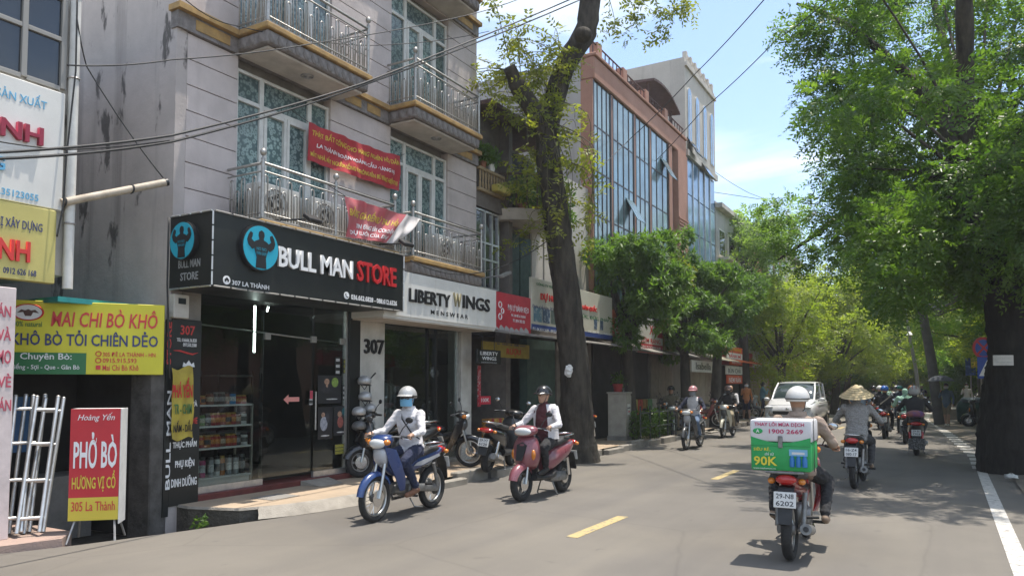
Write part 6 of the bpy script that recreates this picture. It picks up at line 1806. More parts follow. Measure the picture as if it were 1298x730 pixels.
def underbone(label, loc, rz, body, accent, plate_txt, group='motorbikes on the road', cat='motorbike', seatm=None, rack=False, lean=0.0, box_front=None):
    r = .285
    b = thing('motorbike', label, cat, loc, rz, group)
    b.rotation_euler = (lean, 0, rz)
    wheel('front_wheel', b, .615, r, .075, 'wire', M_rim); wheel('rear_wheel', b, -.60, r, .085, 'wire', M_rim)
    for s in (-1, 1):
        MB().tube([(.615, s * .065, r), (.53, s * .065, .60), (.50, s * .06, .70)], [.024, .022, .018], n=8).build('fork_leg', M_rim, b, smooth=60)
    MB().tube([(.50, 0, .66), (.43, 0, .93)], .028, n=8).build('steering_stem', M_eng, b, smooth=60)
    # front mudguard follows the wheel
    secs = []
    for k in range(9):
        t = R(10 + k * 17.5); c = Vector((.615 + (r + .03) * math.cos(t), 0, r + (r + .03) * math.sin(t)))
        n_ = Vector((math.cos(t), 0, math.sin(t))); w = .062 * (1 - .35 * abs(k - 5) / 5)
        secs.append([c + Vector((0, -w, 0)) - n_ * .045, c + Vector((0, -w * .8, 0)) - n_ * .005, c + n_ * .014, c + Vector((0, w * .8, 0)) - n_ * .005, c + Vector((0, w, 0)) - n_ * .045, c - n_ * .008])
    MB().loft(secs).build('front_mudguard', body, b, smooth=60)
    # head cowl with lamp
    loft_part('handlebar_cowl', [(.60, .945, .05, .05), (.575, .95, .115, .075), (.50, .965, .15, .082), (.40, .985, .12, .06), (.34, .99, .05, .03)], body, b)
    MB().ell((.575, 0, .94), (.055, .118, .062), 18, 12).build('headlight', M_lens, b, smooth=170)
    for s in (-1, 1): MB().ell((.548, s * .125, .955), (.045, .048, .036), 12, 8).build('turn_signal', M_amber, b, smooth=170)
    handle(b, .46, 1.0, .33, .11); mirrors(b, .42, 1.02, .2)
    # leg shields and nose
    loft_part('nose_panel', [(.575, .80, .045, .05), (.55, .80, .085, .09), (.50, .78, .10, .12), (.44, .74, .06, .12)], accent, b)
    shield('leg_shield', ([(.54, .085, .90), (.50, .12, .72), (.40, .15, .52), (.28, .13, .34)], [(.42, .17, .86), (.34, .20, .68), (.26, .20, .50), (.20, .15, .36)]), body, b)
    # body: backbone, tail
    loft_part('backbone', [(.46, .72, .05, .07), (.30, .60, .07, .07), (.12, .56, .075, .075), (.0, .60, .08, .085)], body, b)
    loft_part('tail_body', [(.05, .62, .08, .10), (-.12, .645, .115, .10), (-.35, .675, .115, .085), (-.58, .715, .095, .07), (-.76, .765, .06, .045), (-.82, .79, .03, .02)], body, b)
    for s in (-1, 1): MB().prism([(-.62, .70), (-.20, .615), (-.02, .62), (-.1, .66), (-.3, .69), (-.6, .735)], frame((0, s * .117 if s > 0 else -.123, 0), (1, 0, 0), (0, 0, 1)) if s < 0 else frame((0, .123, 0), (1, 0, 0), (0, 0, 1)), .006).build('side_stripe', accent, b)
    loft_part('seat', [(.13, .70, .07, .03), (.0, .735, .11, .05), (-.25, .755, .125, .052), (-.45, .79, .12, .05), (-.64, .80, .09, .035)], seatm or M_seat, b)
    # engine, pipe, chain case
    loft_part('engine', [(.30, .36, .07, .06), (.20, .36, .085, .075), (.02, .35, .11, .10), (-.14, .37, .09, .10), (-.18, .38, .05, .06)], M_eng, b)
    MB().lathe([(0, -.13), (.085, -.13), (.10, -.11), (.10, .11), (.085, .13), (0, .13)], 18, (-.03, 0, .33), 'y').build('engine_cover', M_eng, b, smooth=40)
    MB().tube([(.20, -.08, .30), (.10, -.13, .20), (-.15, -.14, .20), (-.28, -.14, .23)], .02, n=8).build('header_pipe', M_chrome, b, smooth=60)
    MB().tube([(-.26, -.15, .23), (-.34, -.155, .25), (-.78, -.165, .33)], [.03, .05, .052], n=14).build('exhaust', M_eng, b, smooth=50)
    MB().tube([(-.779, -.165, .33), (-.80, -.165, .334)], [.026, .024], n=12).build('exhaust_tip', M_black, b, smooth=50)
    MB().tube([(-.08, .10, .34), (-.60, .10, .285)], .05, n=10, flat=.4).build('chain_case', M_chrome if accent is None else M_eng, b, smooth=50)
    for s in (-1, 1):
        MB().tube([(-.57, s * .115, .31), (-.46, s * .125, .62)], .024, n=10).build('shock_absorber', M_eng, b, smooth=60)
        MB().tube([(-.10, s * .075, .33), (-.60, s * .085, .285)], .02, n=8).build('swing_arm', M_eng, b, smooth=60)
        MB().tube([(.08, s * .1, .265), (.08, s * .25, .265)], .016, n=8).build('foot_peg', M_seat, b, smooth=60)
        MB().tube([(-.30, s * .1, .36), (-.30, s * .23, .37)], .015, n=8).build('rear_foot_peg', M_seat, b, smooth=60)
    MB().tube([(-.35, .13, .83), (-.70, .12, .86), (-.82, .06, .865), (-.82, -.06, .865), (-.70, -.12, .86), (-.35, -.13, .83)], .012, n=8).build('grab_rail', M_chrome, b, smooth=60)
    # tail lamp, mudguard, plate
    MB().ell((-.79, 0, .775), (.045, .095, .048), 16, 10).build('tail_light', M_tail, b, smooth=170)
    for s in (-1, 1): MB().ell((-.75, s * .135, .755), (.035, .035, .03), 12, 8).build('turn_signal', M_amber, b, smooth=170)
    MB().loft([[Vector((x, -w, z)), Vector((x, w, z)), Vector((x + .02, w, z - .01)), Vector((x + .02, -w, z - .01))] for x, w, z in ((-.62, .06, .72), (-.78, .07, .70), (-.86, .068, .58), (-.90, .062, .42), (-.91, .055, .38))]).build('rear_mudguard', M_black, b)
    plate(b, -.885, .60, plate_txt, 12)
    MB().tube([(.02, .09, .22), (.02, .16, .12), (-.10, .20, .10)], .01, n=6).build('side_stand', M_eng, b, smooth=60)
    return b

def scooter(label, loc, rz, body, dark, plate_txt, group='motorbikes on the road', big=False, lean=0.0, lens=M_lens):
    rf, rr_ = (.25, .24) if not big else (.27, .26)
    b = thing('scooter', label, 'scooter', loc, rz, group)
    b.rotation_euler = (lean, 0, rz)
    wheel('front_wheel', b, .60, rf, .10, 'cast', M_eng); wheel('rear_wheel', b, -.58, rr_, .11, 'cast', M_eng)
    for s in (-1, 1): MB().tube([(.60, s * .075, rf), (.54, s * .07, .52)], [.022, .02], n=8).build('fork_leg', M_rim, b, smooth=60)
    secs = []
    for k in range(9):
        t = R(15 + k * 17); c = Vector((.60 + (rf + .035) * math.cos(t), 0, rf + (rf + .035) * math.sin(t))); n_ = Vector((math.cos(t), 0, math.sin(t))); w = .085 * (1 - .35 * abs(k - 4) / 5)
        secs.append([c + Vector((0, -w, 0)) - n_ * .07, c + Vector((0, -w * .8, 0)) - n_ * .01, c + n_ * .018, c + Vector((0, w * .8, 0)) - n_ * .01, c + Vector((0, w, 0)) - n_ * .07, c - n_ * .01])
    MB().loft(secs).build('front_mudguard', body, b, smooth=60)
    # front apron: wide shield
    loft_part('front_apron', [(.62, .62, .05, .08), (.59, .64, .13, .16), (.53, .68, .19, .23), (.46, .70, .215, .25), (.41, .68, .20, .26), (.39, .66, .15, .24)], body, b, 22, 2.4)
    MB().prism([(-.05, -.11), (.05, -.11), (.085, .12), (0, .17), (-.085, .12)], frame((.625, 0, .68), (0, 1, 0), (-.42, 0, 1)), .012).build('apron_grille', dark, b)
    for s in (-1, 1): MB().ell((.545, s * .165, .66), (.03, .035, .075), 12, 8).build('turn_signal', M_amber, b, smooth=170)
    loft_part('handlebar_cowl', [(.585, .965, .06, .045), (.55, .985, .16, .075), (.46, 1.0, .19, .075), (.38, 1.01, .14, .05), (.33, 1.01, .06, .03)], body, b)
    MB().ell((.565, 0, .985), (.045, .14, .058), 20, 12).build('headlight', lens, b, smooth=170)
    handle(b, .45, 1.01, .33, .09); mirrors(b, .42, 1.03, .20, dark)
    MB().tube([(.48, 0, .85), (.46, 0, 1.0)], .03, n=8).build('steering_stem', M_eng, b, smooth=60)
    loft_part('floorboard', [(.42, .33, .15, .06), (.2, .30, .165, .045), (-.05, .30, .16, .05), (-.16, .34, .15, .08)], dark, b)
    loft_part('inner_apron', [(.40, .55, .16, .20), (.36, .52, .14, .20), (.33, .48, .12, .16)], dark, b)
    loft_part('rear_body', [(.0, .50, .10, .14), (-.10, .54, .15, .17), (-.30, .60, .175, .15), (-.55, .66, .16, .12), (-.76, .72, .10, .075), (-.86, .76, .05, .035)], body, b, 20)
    loft_part('seat', [(.10, .725, .08, .03), (.0, .76, .13, .05), (-.25, .775, .15, .055), (-.45, .81, .145, .055), (-.66, .825, .10, .035)], M_seat, b)
    loft_part('engine', [(-.12, .27, .07, .06), (-.25, .27, .12, .085), (-.58, .26, .10, .08), (-.66, .26, .05, .05)], M_eng, b)
    MB().tube([(-.30, -.14, .24), (-.42, -.16, .26), (-.80, -.17, .33)], [.035, .055, .055], n=14).build('exhaust', M_eng, b, smooth=50)
    MB().prism([(-.72, .30), (-.44, .235), (-.42, .28), (-.70, .36)], frame((0, -.225, 0), (1, 0, 0), (0, 0, 1)), .012).build('heat_shield', M_chrome, b)
    for s in (-1, 1): MB().tube([(-.57, s * .12, .28), (-.50, s * .13, .55)], .03, n=10).build('shock_absorber', M_tail if big else M_chrome, b, smooth=60)
    MB().tube([(-.42, .13, .86), (-.72, .12, .89), (-.84, .05, .895), (-.84, -.05, .895), (-.72, -.12, .89), (-.42, -.13, .86)], .014, n=8).build('grab_rail', M_chrome if not big else M_black, b, smooth=60)
    MB().ell((-.83, 0, .755), (.05, .13, .045), 16, 10).build('tail_light', M_tail, b, smooth=170)
    for s in (-1, 1): MB().ell((-.79, s * .15, .74), (.03, .035, .028), 12, 8).build('turn_signal', M_amber, b, smooth=170)
    MB().loft([[Vector((x, -w, z)), Vector((x, w, z)), Vector((x + .02, w, z - .01)), Vector((x + .02, -w, z - .01))] for x, w, z in ((-.64, .09, .62), (-.80, .085, .60), (-.88, .08, .46), (-.92, .075, .34))]).build('rear_mudguard', M_black, b)
    plate(b, -.895, .55, plate_txt, 14)
    MB().tube([(-.10, .1, .22), (-.12, .17, .04), (-.14, .17, .02)], .011, n=6).tube([(-.10, -.1, .22), (-.12, -.17, .04), (-.14, -.17, .02)], .011, n=6).tube([(-.12, -.15, .08), (-.12, .15, .08)], .008, n=6).build('centre_stand', M_eng, b, smooth=60)
    return b
P_blue = paint('blue_paint', (.012, .04, .15)); P_silver = paint('silver_paint', (.40, .41, .43)); P_pink = paint('rose_paint', (.22, .065, .08))
P_red = paint('red_paint', (.26, .018, .022)); P_blackp = paint('black_paint', (.016, .016, .018)); P_white = paint('white_paint_gloss', (.58, .58, .56)); P_grey = paint('graphite_paint', (.07, .072, .075))
P_cream = paint('cream_paint', (.48, .46, .38)); P_dkred = paint('dark_red_paint', (.16, .02, .025)); P_dkgreen = paint('dark_green_paint', (.02, .07, .055))
def at_wheel(u, v, heading, dx, z=0.0):
    """Bike origin so that the wheel at local x = dx touches pixel (u, v)."""
    p = GZ(u, v, z); return Vector((p.x - dx * math.cos(heading), p.y - dx * math.sin(heading), z))
N_, S_ = R(90), R(-90)
bk_blue = underbone('blue underbone motorbike with silver front panel ridden by the masked rider', at_wheel(474, 661, S_, .60), S_ + R(2), P_blue, P_silver, ('29-K1', '5518'))
bk_pink = scooter('metallic rose scooter ridden by the rider in a white jacket', at_wheel(662, 635, S_ + R(-3), .58), S_ + R(-3), P_pink, M_black, ('29-X5', '2146'))
bk_red = underbone('dark red motorbike carrying the green delivery box', at_wheel(999, 709, N_, -.60) + Vector((0, 0, 0)), N_ + R(2), P_red, P_blackp, ('29-N8', '6202'))
bk_cone = underbone('worn black motorbike under the conical hat rider', at_wheel(1084, 619, N_, -.60), N_ + R(-1), P_blackp, P_grey, ('16-Z4', '080-17'))
bk_bluh = underbone('black motorbike with round red tail lamp ridden by the blue helmet rider', at_wheel(1121, 556, N_, -.60), N_, P_dkred, P_blackp, ('30-F2', '4471'))
bk_big = scooter('big dark scooter with windscreen and wide rear tyre in the right lane', at_wheel(1160, 577, N_, -.58), N_ + R(3), P_grey, M_black, ('29-B1', '7703'), big=True)
bk_on1 = underbone('silver and black motorbike coming towards us past the mango trees', at_wheel(870, 570, S_, .60), S_, P_grey, P_silver, ('29-D1', '3390'))
bk_on2 = underbone('old cream step-through motorbike coming behind the silver one', at_wheel(917, 555, S_, .60), S_, P_cream, P_grey, ('29-H4', '1202'))
# big scooter extras: windscreen and a wide patterned rear box tyre
ws = MB(); secs = []
for k in range(7):
    t = -1 + 2 * k / 6; secs.append([Vector((.54 - .12 * t * t, t * .26, 1.02)), Vector((.40 - .10 * t * t, t * .22, 1.50 - .12 * t * t)), Vector((.395 - .10 * t * t, t * .22, 1.50 - .12 * t * t)), Vector((.535 - .12 * t * t, t * .26, 1.02))])
ws.loft(secs).build('windscreen', glass_mat('windscreen_glass', (.72, .76, .74), .1), bk_big, smooth=50)
MB().ell((-.50, 0, .96), (.26, .20, .10), 18, 10).build('seat_cover', mat('purple_orange_cover', (.16, .07, .26), .6, col2=(.50, .18, .08), vscale=5), bk_big, smooth=170)
MB().box(-.93, -.90, -.17, .17, .16, .42).build('mud_flap', mat('chequer_flap', (.05, .05, .05), .6, col2=(.28, .28, .28), vscale=40, sharp=True), bk_big, bevel=.01)
# ================================================================ people
def skin_mat(name, c):
    return mat(name, c, .5, var=.08, vscale=20)
SK = skin_mat('skin', (.42, .25, .17)); SK2 = skin_mat('tanned_skin', (.34, .19, .12))
def cloth(name, c, c2=None, vs=14): return mat(name, c, .92, var=.12, vscale=vs, bump=.6, bscale=22, col2=c2)
class Body:
    """Closed tapered solids that are fused into one continuous skin; every solid keeps its material tag."""
    def __init__(s): s.b = MB(); s.seg = []
    def limb(s, pts, rad, tag_, n=12, flat=1.0, up=None):
        s.b.tube(pts, rad, n=n, flat=flat, up=up)
        P = [Vector(p) for p in pts]
        for p, r in ((P[0], rad[0]), (P[-1], rad[-1])): s.b.ell(p, (r * .98,) * 3, 10, 8)
        for i in range(len(P) - 1): s.seg.append((P[i], P[i + 1], rad[i], rad[i + 1], tag_))
    def ball(s, c, r, tag_, M=None):
        s.b.ell(c, r, 16, 12, M); c = Vector(c); s.seg.append((c, c + Vector((0, 0, .001)), sum(r) / 3, sum(r) / 3, tag_))
    def rings(s, rows, tag_, n=18):
        """rows: (centre, half depth x, half width y, pitch)."""
        secs = []
        for c, rx, ry, a in rows:
            c = Vector(c); M = Matrix.Rotation(a, 3, 'Y')
            secs.append([c + M @ Vector((rx * math.copysign(abs(math.cos(t)) ** .85, math.cos(t)), ry * math.copysign(abs(math.sin(t)) ** .85, math.sin(t)), 0)) for t in [2 * math.pi * k / n for k in range(n)]])
        s.b.loft(secs)
        for i in range(len(rows) - 1):
            s.seg.append((Vector(rows[i][0]), Vector(rows[i + 1][0]), (rows[i][1] + rows[i][2]) / 2, (rows[i + 1][1] + rows[i + 1][2]) / 2, tag_))
    def fuse(s, name, mats, parent, voxel=.012, smooth=3):
        me = bpy.data.meshes.new(name); me.from_pydata(s.b.v, [], s.b.f)
        o = bpy.data.objects.new(name, me); COL.objects.link(o)
        m = o.modifiers.new('r', 'REMESH'); m.mode = 'VOXEL'; m.voxel_size = voxel; m.use_smooth_shade = True
        q = o.modifiers.new('s', 'SMOOTH'); q.factor = .5; q.iterations = smooth
        me2 = bpy.data.meshes.new_from_object(o.evaluated_get(bpy.context.evaluated_depsgraph_get()))
        bpy.data.objects.remove(o); bpy.data.meshes.remove(me)
        me2.name = name; me2.materials.clear()
        keys = list(mats); 
        for k in keys: me2.materials.append(mats[k])
        nf = len(me2.polygons); C = np.empty(nf * 3, np.float32); me2.polygons.foreach_get('center', C); C = C.reshape(-1, 3)
        best = np.full(nf, 1e9); idx = np.zeros(nf, np.int32)
        for a, b, ra, rb, tg in s.seg:
            a_, b_ = np.array(a), np.array(b); d = b_ - a_; t = np.clip(((C - a_) @ d) / max(d @ d, 1e-9), 0, 1)
            dist = np.linalg.norm(C - (a_ + t[:, None] * d), axis=1) - (ra + (rb - ra) * t)
            w = dist < best; best[w] = dist[w]; idx[w] = keys.index(tg)
        me2.polygons.foreach_set('material_index', idx); me2.shade_smooth()
        if voxel < .0115:      # cloth creases pressed into the skin of the clothes
            cl = {i for i, k in enumerate(keys) if k in ('shirt', 'trousers', 'jacket')}
            nv = len(me2.vertices); vm = np.zeros(nv, bool)
            for pl_ in me2.polygons:
                if pl_.material_index in cl: vm[list(pl_.vertices)] = True
            co = np.empty(nv * 3, np.float32); me2.vertices.foreach_get('co', co); co = co.reshape(-1, 3)
            no = np.empty(nv * 3, np.float32); me2.vertex_normals.foreach_get('vector', no); no = no.reshape(-1, 3)
            for i in np.nonzero(vm)[0]:
                x, y, z = (float(a) for a in co[i])
                co[i] += no[i] * (.0085 * (mnoise.noise((x * 9, y * 13, z * 22 + x * 14)) + .6 * mnoise.noise((x * 26, y * 18, z * 34))))
            me2.vertices.foreach_set('co', co.ravel()); me2.update()
        return link_mesh(name, me2, parent)
def hand(B, wrist, grip, side, tag_='skin', axis=None):
    """Palm, four curled fingers of unequal length round a grip, and a thumb from the side of the palm."""
    w, g = Vector(wrist), Vector(grip)
    f = (g - w).normalized(); ax = Vector(axis) if axis else Vector((.25, side, 0)); ax.normalize()
    up_ = f.cross(ax).normalized()
    if up_.z < 0: up_ = -up_
    pc = w.lerp(g, .62) + up_ * .012
    B.limb([w, pc], [.024, .030], tag_, 10, .8)
    for k, ln in enumerate((.85, 1.0, .95, .75)):
        o = ax * ((k - 1.5) * .0205)
        k0 = pc + o + f * .018 + up_ * .006; k1 = g + o + up_ * .026 + f * .018; k2 = g + o + f * (.030 * ln + .01) - up_ * .004; k3 = g + o - up_ * .026 * ln + f * .008
        B.limb([k0, k1, k2, k3], [.0105, .010, .009, .008], tag_, 7)
    t0 = pc - ax * .026 * 1; t1 = t0 + f * .025 - ax * .014 - up_ * .012; t2 = t1 + f * .026 + ax * .010 - up_ * .012
    B.limb([t0, t1, t2], [.012, .011, .009], tag_, 7)
def head(B, c, yaw=0.0, tag_='skin', face=True):
    M = Matrix.Rotation(yaw, 3, 'Z'); c = Vector(c)
    B.ball(c, (.088, .074, .112), tag_, M)
    B.ball(c + M @ Vector((.028, 0, -.062)), (.055, .050, .050), tag_, M)
    B.ball(c + M @ Vector((-.02, 0, .03)), (.085, .078, .085), tag_, M)
    if face:
        B.ball(c + M @ Vector((.092, 0, -.012)), (.017, .013, .022), tag_, M)
        B.ball(c + M @ Vector((.080, 0, -.052)), (.012, .024, .012), tag_, M)
        for s in (-1, 1):
            B.ball(c + M @ Vector((-.005, s * .077, -.005)), (.020, .010, .030), tag_, M)
            B.ball(c + M @ Vector((.074, s * .030, .018)), (.015, .020, .012), tag_, M)
def face_parts(par, c, yaw, brow=(.02, .015, .012)):
    M = Matrix.Rotation(yaw, 3, 'Z'); c = Vector(c)
    md = mat('brow_dark', brow, .8); mw = mat('eye_white', (.6, .58, .55), .3); ml = mat('lips', (.36, .12, .10), .5)
    for s in (-1, 1):
        MB().ell(c + M @ Vector((.084, s * .030, .006)), (.006, .015, .006), 10, 6, M).build('eye', mw, par, smooth=170)
        MB().ell(c + M @ Vector((.089, s * .030, .006)), (.004, .006, .006), 8, 6, M).build('iris', md, par, smooth=170)
        MB().ell(c + M @ Vector((.086, s * .031, .026)), (.006, .020, .004), 10, 6, M).build('eyebrow', md, par, smooth=170)
    MB().ell(c + M @ Vector((.0875, 0, -.052)), (.006, .022, .006), 10, 6, M).build('mouth', ml, par, smooth=170)
def helmet(par, c, yaw, m, kind='half', visor=None, stripe=None):
    M = Matrix.Rotation(yaw, 3, 'Z'); c = Vector(c)
    o = MB().ell((0, 0, 0), (.137, .120, .132), 22, 16)
    lim = .0 if kind == 'half' else -.09
    o.v = [tuple(c + M @ Vector((x - .008, y, (max(z, lim + (.012 if x > .05 else -.03 if x < -.05 else 0)) + .035)))) for x, y, z in o.v]
    h = o.build('helmet', m, par, smooth=60)
    if kind == 'half' or visor:
        pk = []
        for k in range(9):
            t = R(-62 + k * 15.5); pk.append((math.cos(t), math.sin(t)))
        vs = [c + M @ Vector((a * .122, b_ * .108, .058)) for a, b_ in pk] + [c + M @ Vector((.02 + a * .175, b_ * .118, .036)) for a, b_ in pk]
        vs += [p - Vector((0, 0, .006)) for p in vs]
        n = 9; fs = [(i, i + 1, n + i + 1, n + i) for i in range(n - 1)] + [(2 * n + i + 1, 2 * n + i, 3 * n + i, 3 * n + i + 1) for i in range(n - 1)] + [(n + i, n + i + 1, 3 * n + i + 1, 3 * n + i) for i in range(n - 1)]
        MB().add(vs, fs).build('peak', visor or m, h, smooth=60)
    MB().torus((0, 0, 0), .118, .008, 'z', 24, 6)
    b = MB().torus((0, 0, 0), .124, .007, 'z', 26, 6); b.v = [tuple(c + M @ Vector((x * 1.08 - .008, y * .96, z + .035 + lim))) for x, y, z in b.v]; b.build('helmet_rim', M_black, h, smooth=170)
    if stripe:
        for s in (-.038, .038):
            P = [c + M @ Vector((-.008 + .138 * math.cos(R(a)) * (1 - abs(s) * .6), s, .035 + .133 * math.sin(R(a)))) for a in range(15, 170, 12)]
            MB().tube(P, .011, n=6, flat=.5).build('stripe', stripe, h, smooth=170)
    MB().tube([c + M @ Vector((.0, .082, .03)), c + M @ Vector((.035, .06, -.08)), c + M @ Vector((.045, 0, -.118)), c + M @ Vector((.035, -.06, -.08)), c + M @ Vector((.0, -.082, .03))], .005, n=6).build('chin_strap', M_black, h, smooth=170)
    return h
def mask(par, c, yaw, m):
    M = Matrix.Rotation(yaw, 3, 'Z'); c = Vector(c); secs = []
    for k in range(9):
        t = R(-72 + k * 18); secs.append([c + M @ Vector((.012 + .096 * math.cos(t) * q, .088 * math.sin(t) * q2, z)) for q, q2, z in ((.90, 1.0, .004), (1.08, 1.0, -.02), (1.05, 1.0, -.055), (.92, .95, -.098), (.86, .9, -.095), (.98, .95, -.055), (1.0, .95, -.02), (.84, .95, .0))])
    o = MB().loft(secs).build('face_mask', m, par, smooth=60)
    for s in (-1, 1): MB().tube([c + M @ Vector((.035, s * .083, -.005)), c + M @ Vector((-.005, s * .088, .005)), c + M @ Vector((.03, s * .083, -.075))], .003, n=5).build('ear_loop', m, o)
    return o
def shades(par, c, yaw):
    M = Matrix.Rotation(yaw, 3, 'Z'); c = Vector(c)
    o = MB()
    f = MB().tube([c + M @ Vector((-.01, -.085, .02)), c + M @ Vector((.075, -.068, .016)), c + M @ Vector((.105, 0, .016)), c + M @ Vector((.075, .068, .016)), c + M @ Vector((-.01, .085, .02))], .004, n=5).build('sunglasses', M_black, par, smooth=60)
    for s in (-1, 1): MB().ell(c + M @ Vector((.092, s * .034, .006)), (.006, .030, .020), 12, 8, Matrix.Rotation(yaw + s * .35, 3, 'Z')).build('lens', mat('dark_lens', (.015, .014, .014), .08, spec=.8), f, smooth=170)
def rider(label, bike, mats, seat=(-.12, .80), lean=.08, hdz=0.0, hands=((.345, .33, 1.0), (.345, -.33, 1.0)), feet=((.10, .19, .29), (.10, -.19, .29)), yaw=0.0, group='riders on the road',
          helm=None, msk=None, glasses=False, face=False, voxel=.012, legr=1.0, torso=1.0, knees=None, sleeve='shirt', scoot=False, shortsl=False, elbow=.0, parent_world=True, head_cover=False, neck=True, hands_on=True):
    """A person sitting on a bike, built in the bike's own frame."""
    p = thing('person', label, 'person', bike.location, 0, group); p.rotation_euler = bike.rotation_euler
    B = Body(); sx, sz = seat
    hip = Vector((sx, 0, sz + .02)); chest = Vector((sx + lean * .75, 0, sz + .40)); nb = Vector((sx + lean, 0, sz + .545)); hd = Vector((sx + lean + .035, 0, sz + .675 + hdz))
    T = torso
    B.rings([((sx - .02, 0, sz - .06), .12 * T, .165 * T, .0), ((sx - .015, 0, sz + .05), .125 * T, .172 * T, .05), ((sx + lean * .25, 0, sz + .19), .112 * T, .152 * T, .1), ((sx + lean * .6, 0, sz + .34), .122 * T, .178 * T, .1), ((sx + lean * .85, 0, sz + .46), .110 * T, .190 * T, .15), ((sx + lean * .97, 0, sz + .525), .075, .125, .15), ((sx + lean, 0, sz + .56), .055, .062, .1)], 'shirt')
    B.limb([nb - Vector((0, 0, .03)), hd - Vector((.015, 0, .06))], [.056, .054], 'skin' if neck else 'shirt')
    head(B, hd, yaw, 'skin' if not head_cover else 'hood', face)
    fz = .0
    for s, hnd, ft in ((1, hands[0], feet[0]), (-1, hands[1], feet[1])):
        sh_ = Vector((sx + lean * .85, s * .175 * T, sz + .475)); g = Vector(hnd)
        back = (sh_ - g).normalized()
        wr = g + Vector((back.x, back.y * .3, back.z * .6)).normalized() * .085
        el = sh_.lerp(wr, .50) + Vector((-.04, s * (.05 + elbow), -.10))
        if shortsl:
            md = sh_.lerp(el, .75); B.limb([sh_, md], [.066, .062], 'shirt'); B.limb([md, el, wr], [.044, .040, .029], 'skin')
        else:
            B.limb([sh_, sh_.lerp(el, .55), el], [.066, .056, .050], sleeve); B.limb([el, el.lerp(wr, .5), wr - (wr - el).normalized() * .01], [.050, .043, .035], sleeve)
            B.limb([wr, g.lerp(wr, .8)], [.027, .025], 'skin')
        hand(B, wr, g, s, 'skin')
        f = Vector(ft); hp_ = Vector((sx + .02, s * .085, sz + .0))
        kn = Vector(knees[0 if s > 0 else 1]) if knees else (Vector((.27 if not scoot else .30, s * .185, .70 if not scoot else .62)))
        an = f + Vector((-.06, 0, .07))
        B.limb([hp_, hp_.lerp(kn, .5), kn], [.098 * legr, .088 * legr, .068 * legr], 'trousers')
        B.limb([kn, kn.lerp(an, .4) + Vector((-.015, 0, 0)), an + Vector((0, 0, .02))], [.066 * legr, .060 * legr, .048 * legr], 'trousers')
        B.limb([an + Vector((0, 0, .01)), an - Vector((0, 0, .02))], [.036, .036], 'ankle' if 'ankle' in mats else 'trousers')
        B.limb([an + Vector((-.035, 0, -.035)), f + Vector((.03, 0, .005)), f + Vector((.125, 0, -.004))], [.040, .042, .033], 'shoe', 10, .8)
    body = B.fuse('body', mats, p, voxel)
    if helm: helmet(p, hd, yaw, *helm[:1], **(helm[1] if len(helm) > 1 else {}))
    if msk: mask(p, hd, yaw, msk)
    if glasses: shades(p, hd, yaw)
    if face: face_parts(p, hd, yaw)
    p['_hd'] = 0; del p['_hd']
    return p, hd, chest, nb
def collar(par, nb, m, r=.068):
    b = MB()
    secs = []
    for k in range(13):
        t = R(25 + k * 310 / 12); o = Vector((math.cos(t), math.sin(t), 0))
        secs.append([nb + o * r + Vector((0, 0, .035)), nb + o * (r + .012) + Vector((0, 0, .034)), nb + o * (r + .028) + Vector((.0, 0, -.012)), nb + o * (r + .012) + Vector((0, 0, -.01))])
    return b.loft(secs).build('collar', m, par, smooth=50)
C_white = cloth('white_shirt_cloth', (.62, .60, .61)); C_navy = cloth('navy_trousers', (.018, .024, .055)); C_black = cloth('black_cloth', (.022, .022, .024)); C_jean = cloth('blue_jeans', (.10, .15, .24))
C_tan = cloth('beige_jacket', (.31, .235, .185)); C_shoe = mat('brown_leather', (.17, .075, .04), .5); C_bshoe = mat('black_shoe', (.02, .02, .02), .6); C_sandal = mat('tan_sandal', (.24, .17, .12), .7)
C_grey = cloth('speckled_grey_blouse', (.15, .145, .14), (.33, .32, .30), 60); C_mint = cloth('mint_hoodie', (.32, .52, .42)); C_dark = cloth('charcoal_jacket', (.05, .05, .052)); C_dnavy = cloth('dark_navy_jacket', (.025, .03, .055)); C_denim = cloth('denim_shirt', (.14, .20, .27)); C_plaid = cloth('maroon_shirt', (.10, .03, .035)); C_khaki = cloth('khaki_cloth', (.26, .22, .15)); C_redj = cloth('red_jacket', (.42, .03, .05))
H_silver = mat('silver_helmet', (.42, .42, .41), .3, metal=.2, spec=.6); H_black = mat('black_helmet', (.018, .018, .02), .25, spec=.6); H_white = mat('offwhite_helmet', (.55, .54, .52), .4); H_blue = mat('blue_helmet', (.03, .13, .45), .25); H_pink = mat('pink_helmet', (.45, .22, .24), .3); H_green = mat('green_helmet', (.03, .20, .16), .3)
M_surg = mat('blue_surgical_mask', (.18, .42, .62), .9); M_dmask = mat('dark_mask', (.05, .05, .055), .9)

# 1 blue bike rider
p1, hd1, ch1, nb1 = rider('rider in white shirt, pale blue mask and silver helmet on the blue motorbike', bk_blue, {'shirt': C_white, 'trousers': C_navy, 'skin': SK, 'shoe': C_shoe, 'ankle': SK},
                helm=(H_silver, {'kind': 'half'}), msk=M_surg, glasses=True, yaw=R(14), voxel=.0085, lean=.05, hands=((.345, .32, 1.01), (.345, -.32, 1.01)))
collar(p1, nb1, C_white)
MB().tube([nb1 + Vector((.02, -.10, -.01)), ch1 + Vector((.135, -.02, .02)), ch1 + Vector((.12, .12, -.16)), ch1 + Vector((.03, .185, -.24))], .018, n=6, flat=.3).build('cross_strap', C_black, p1, smooth=60)
MB().torus((0, 0, 0), .036, .009, 'x', 16, 6)
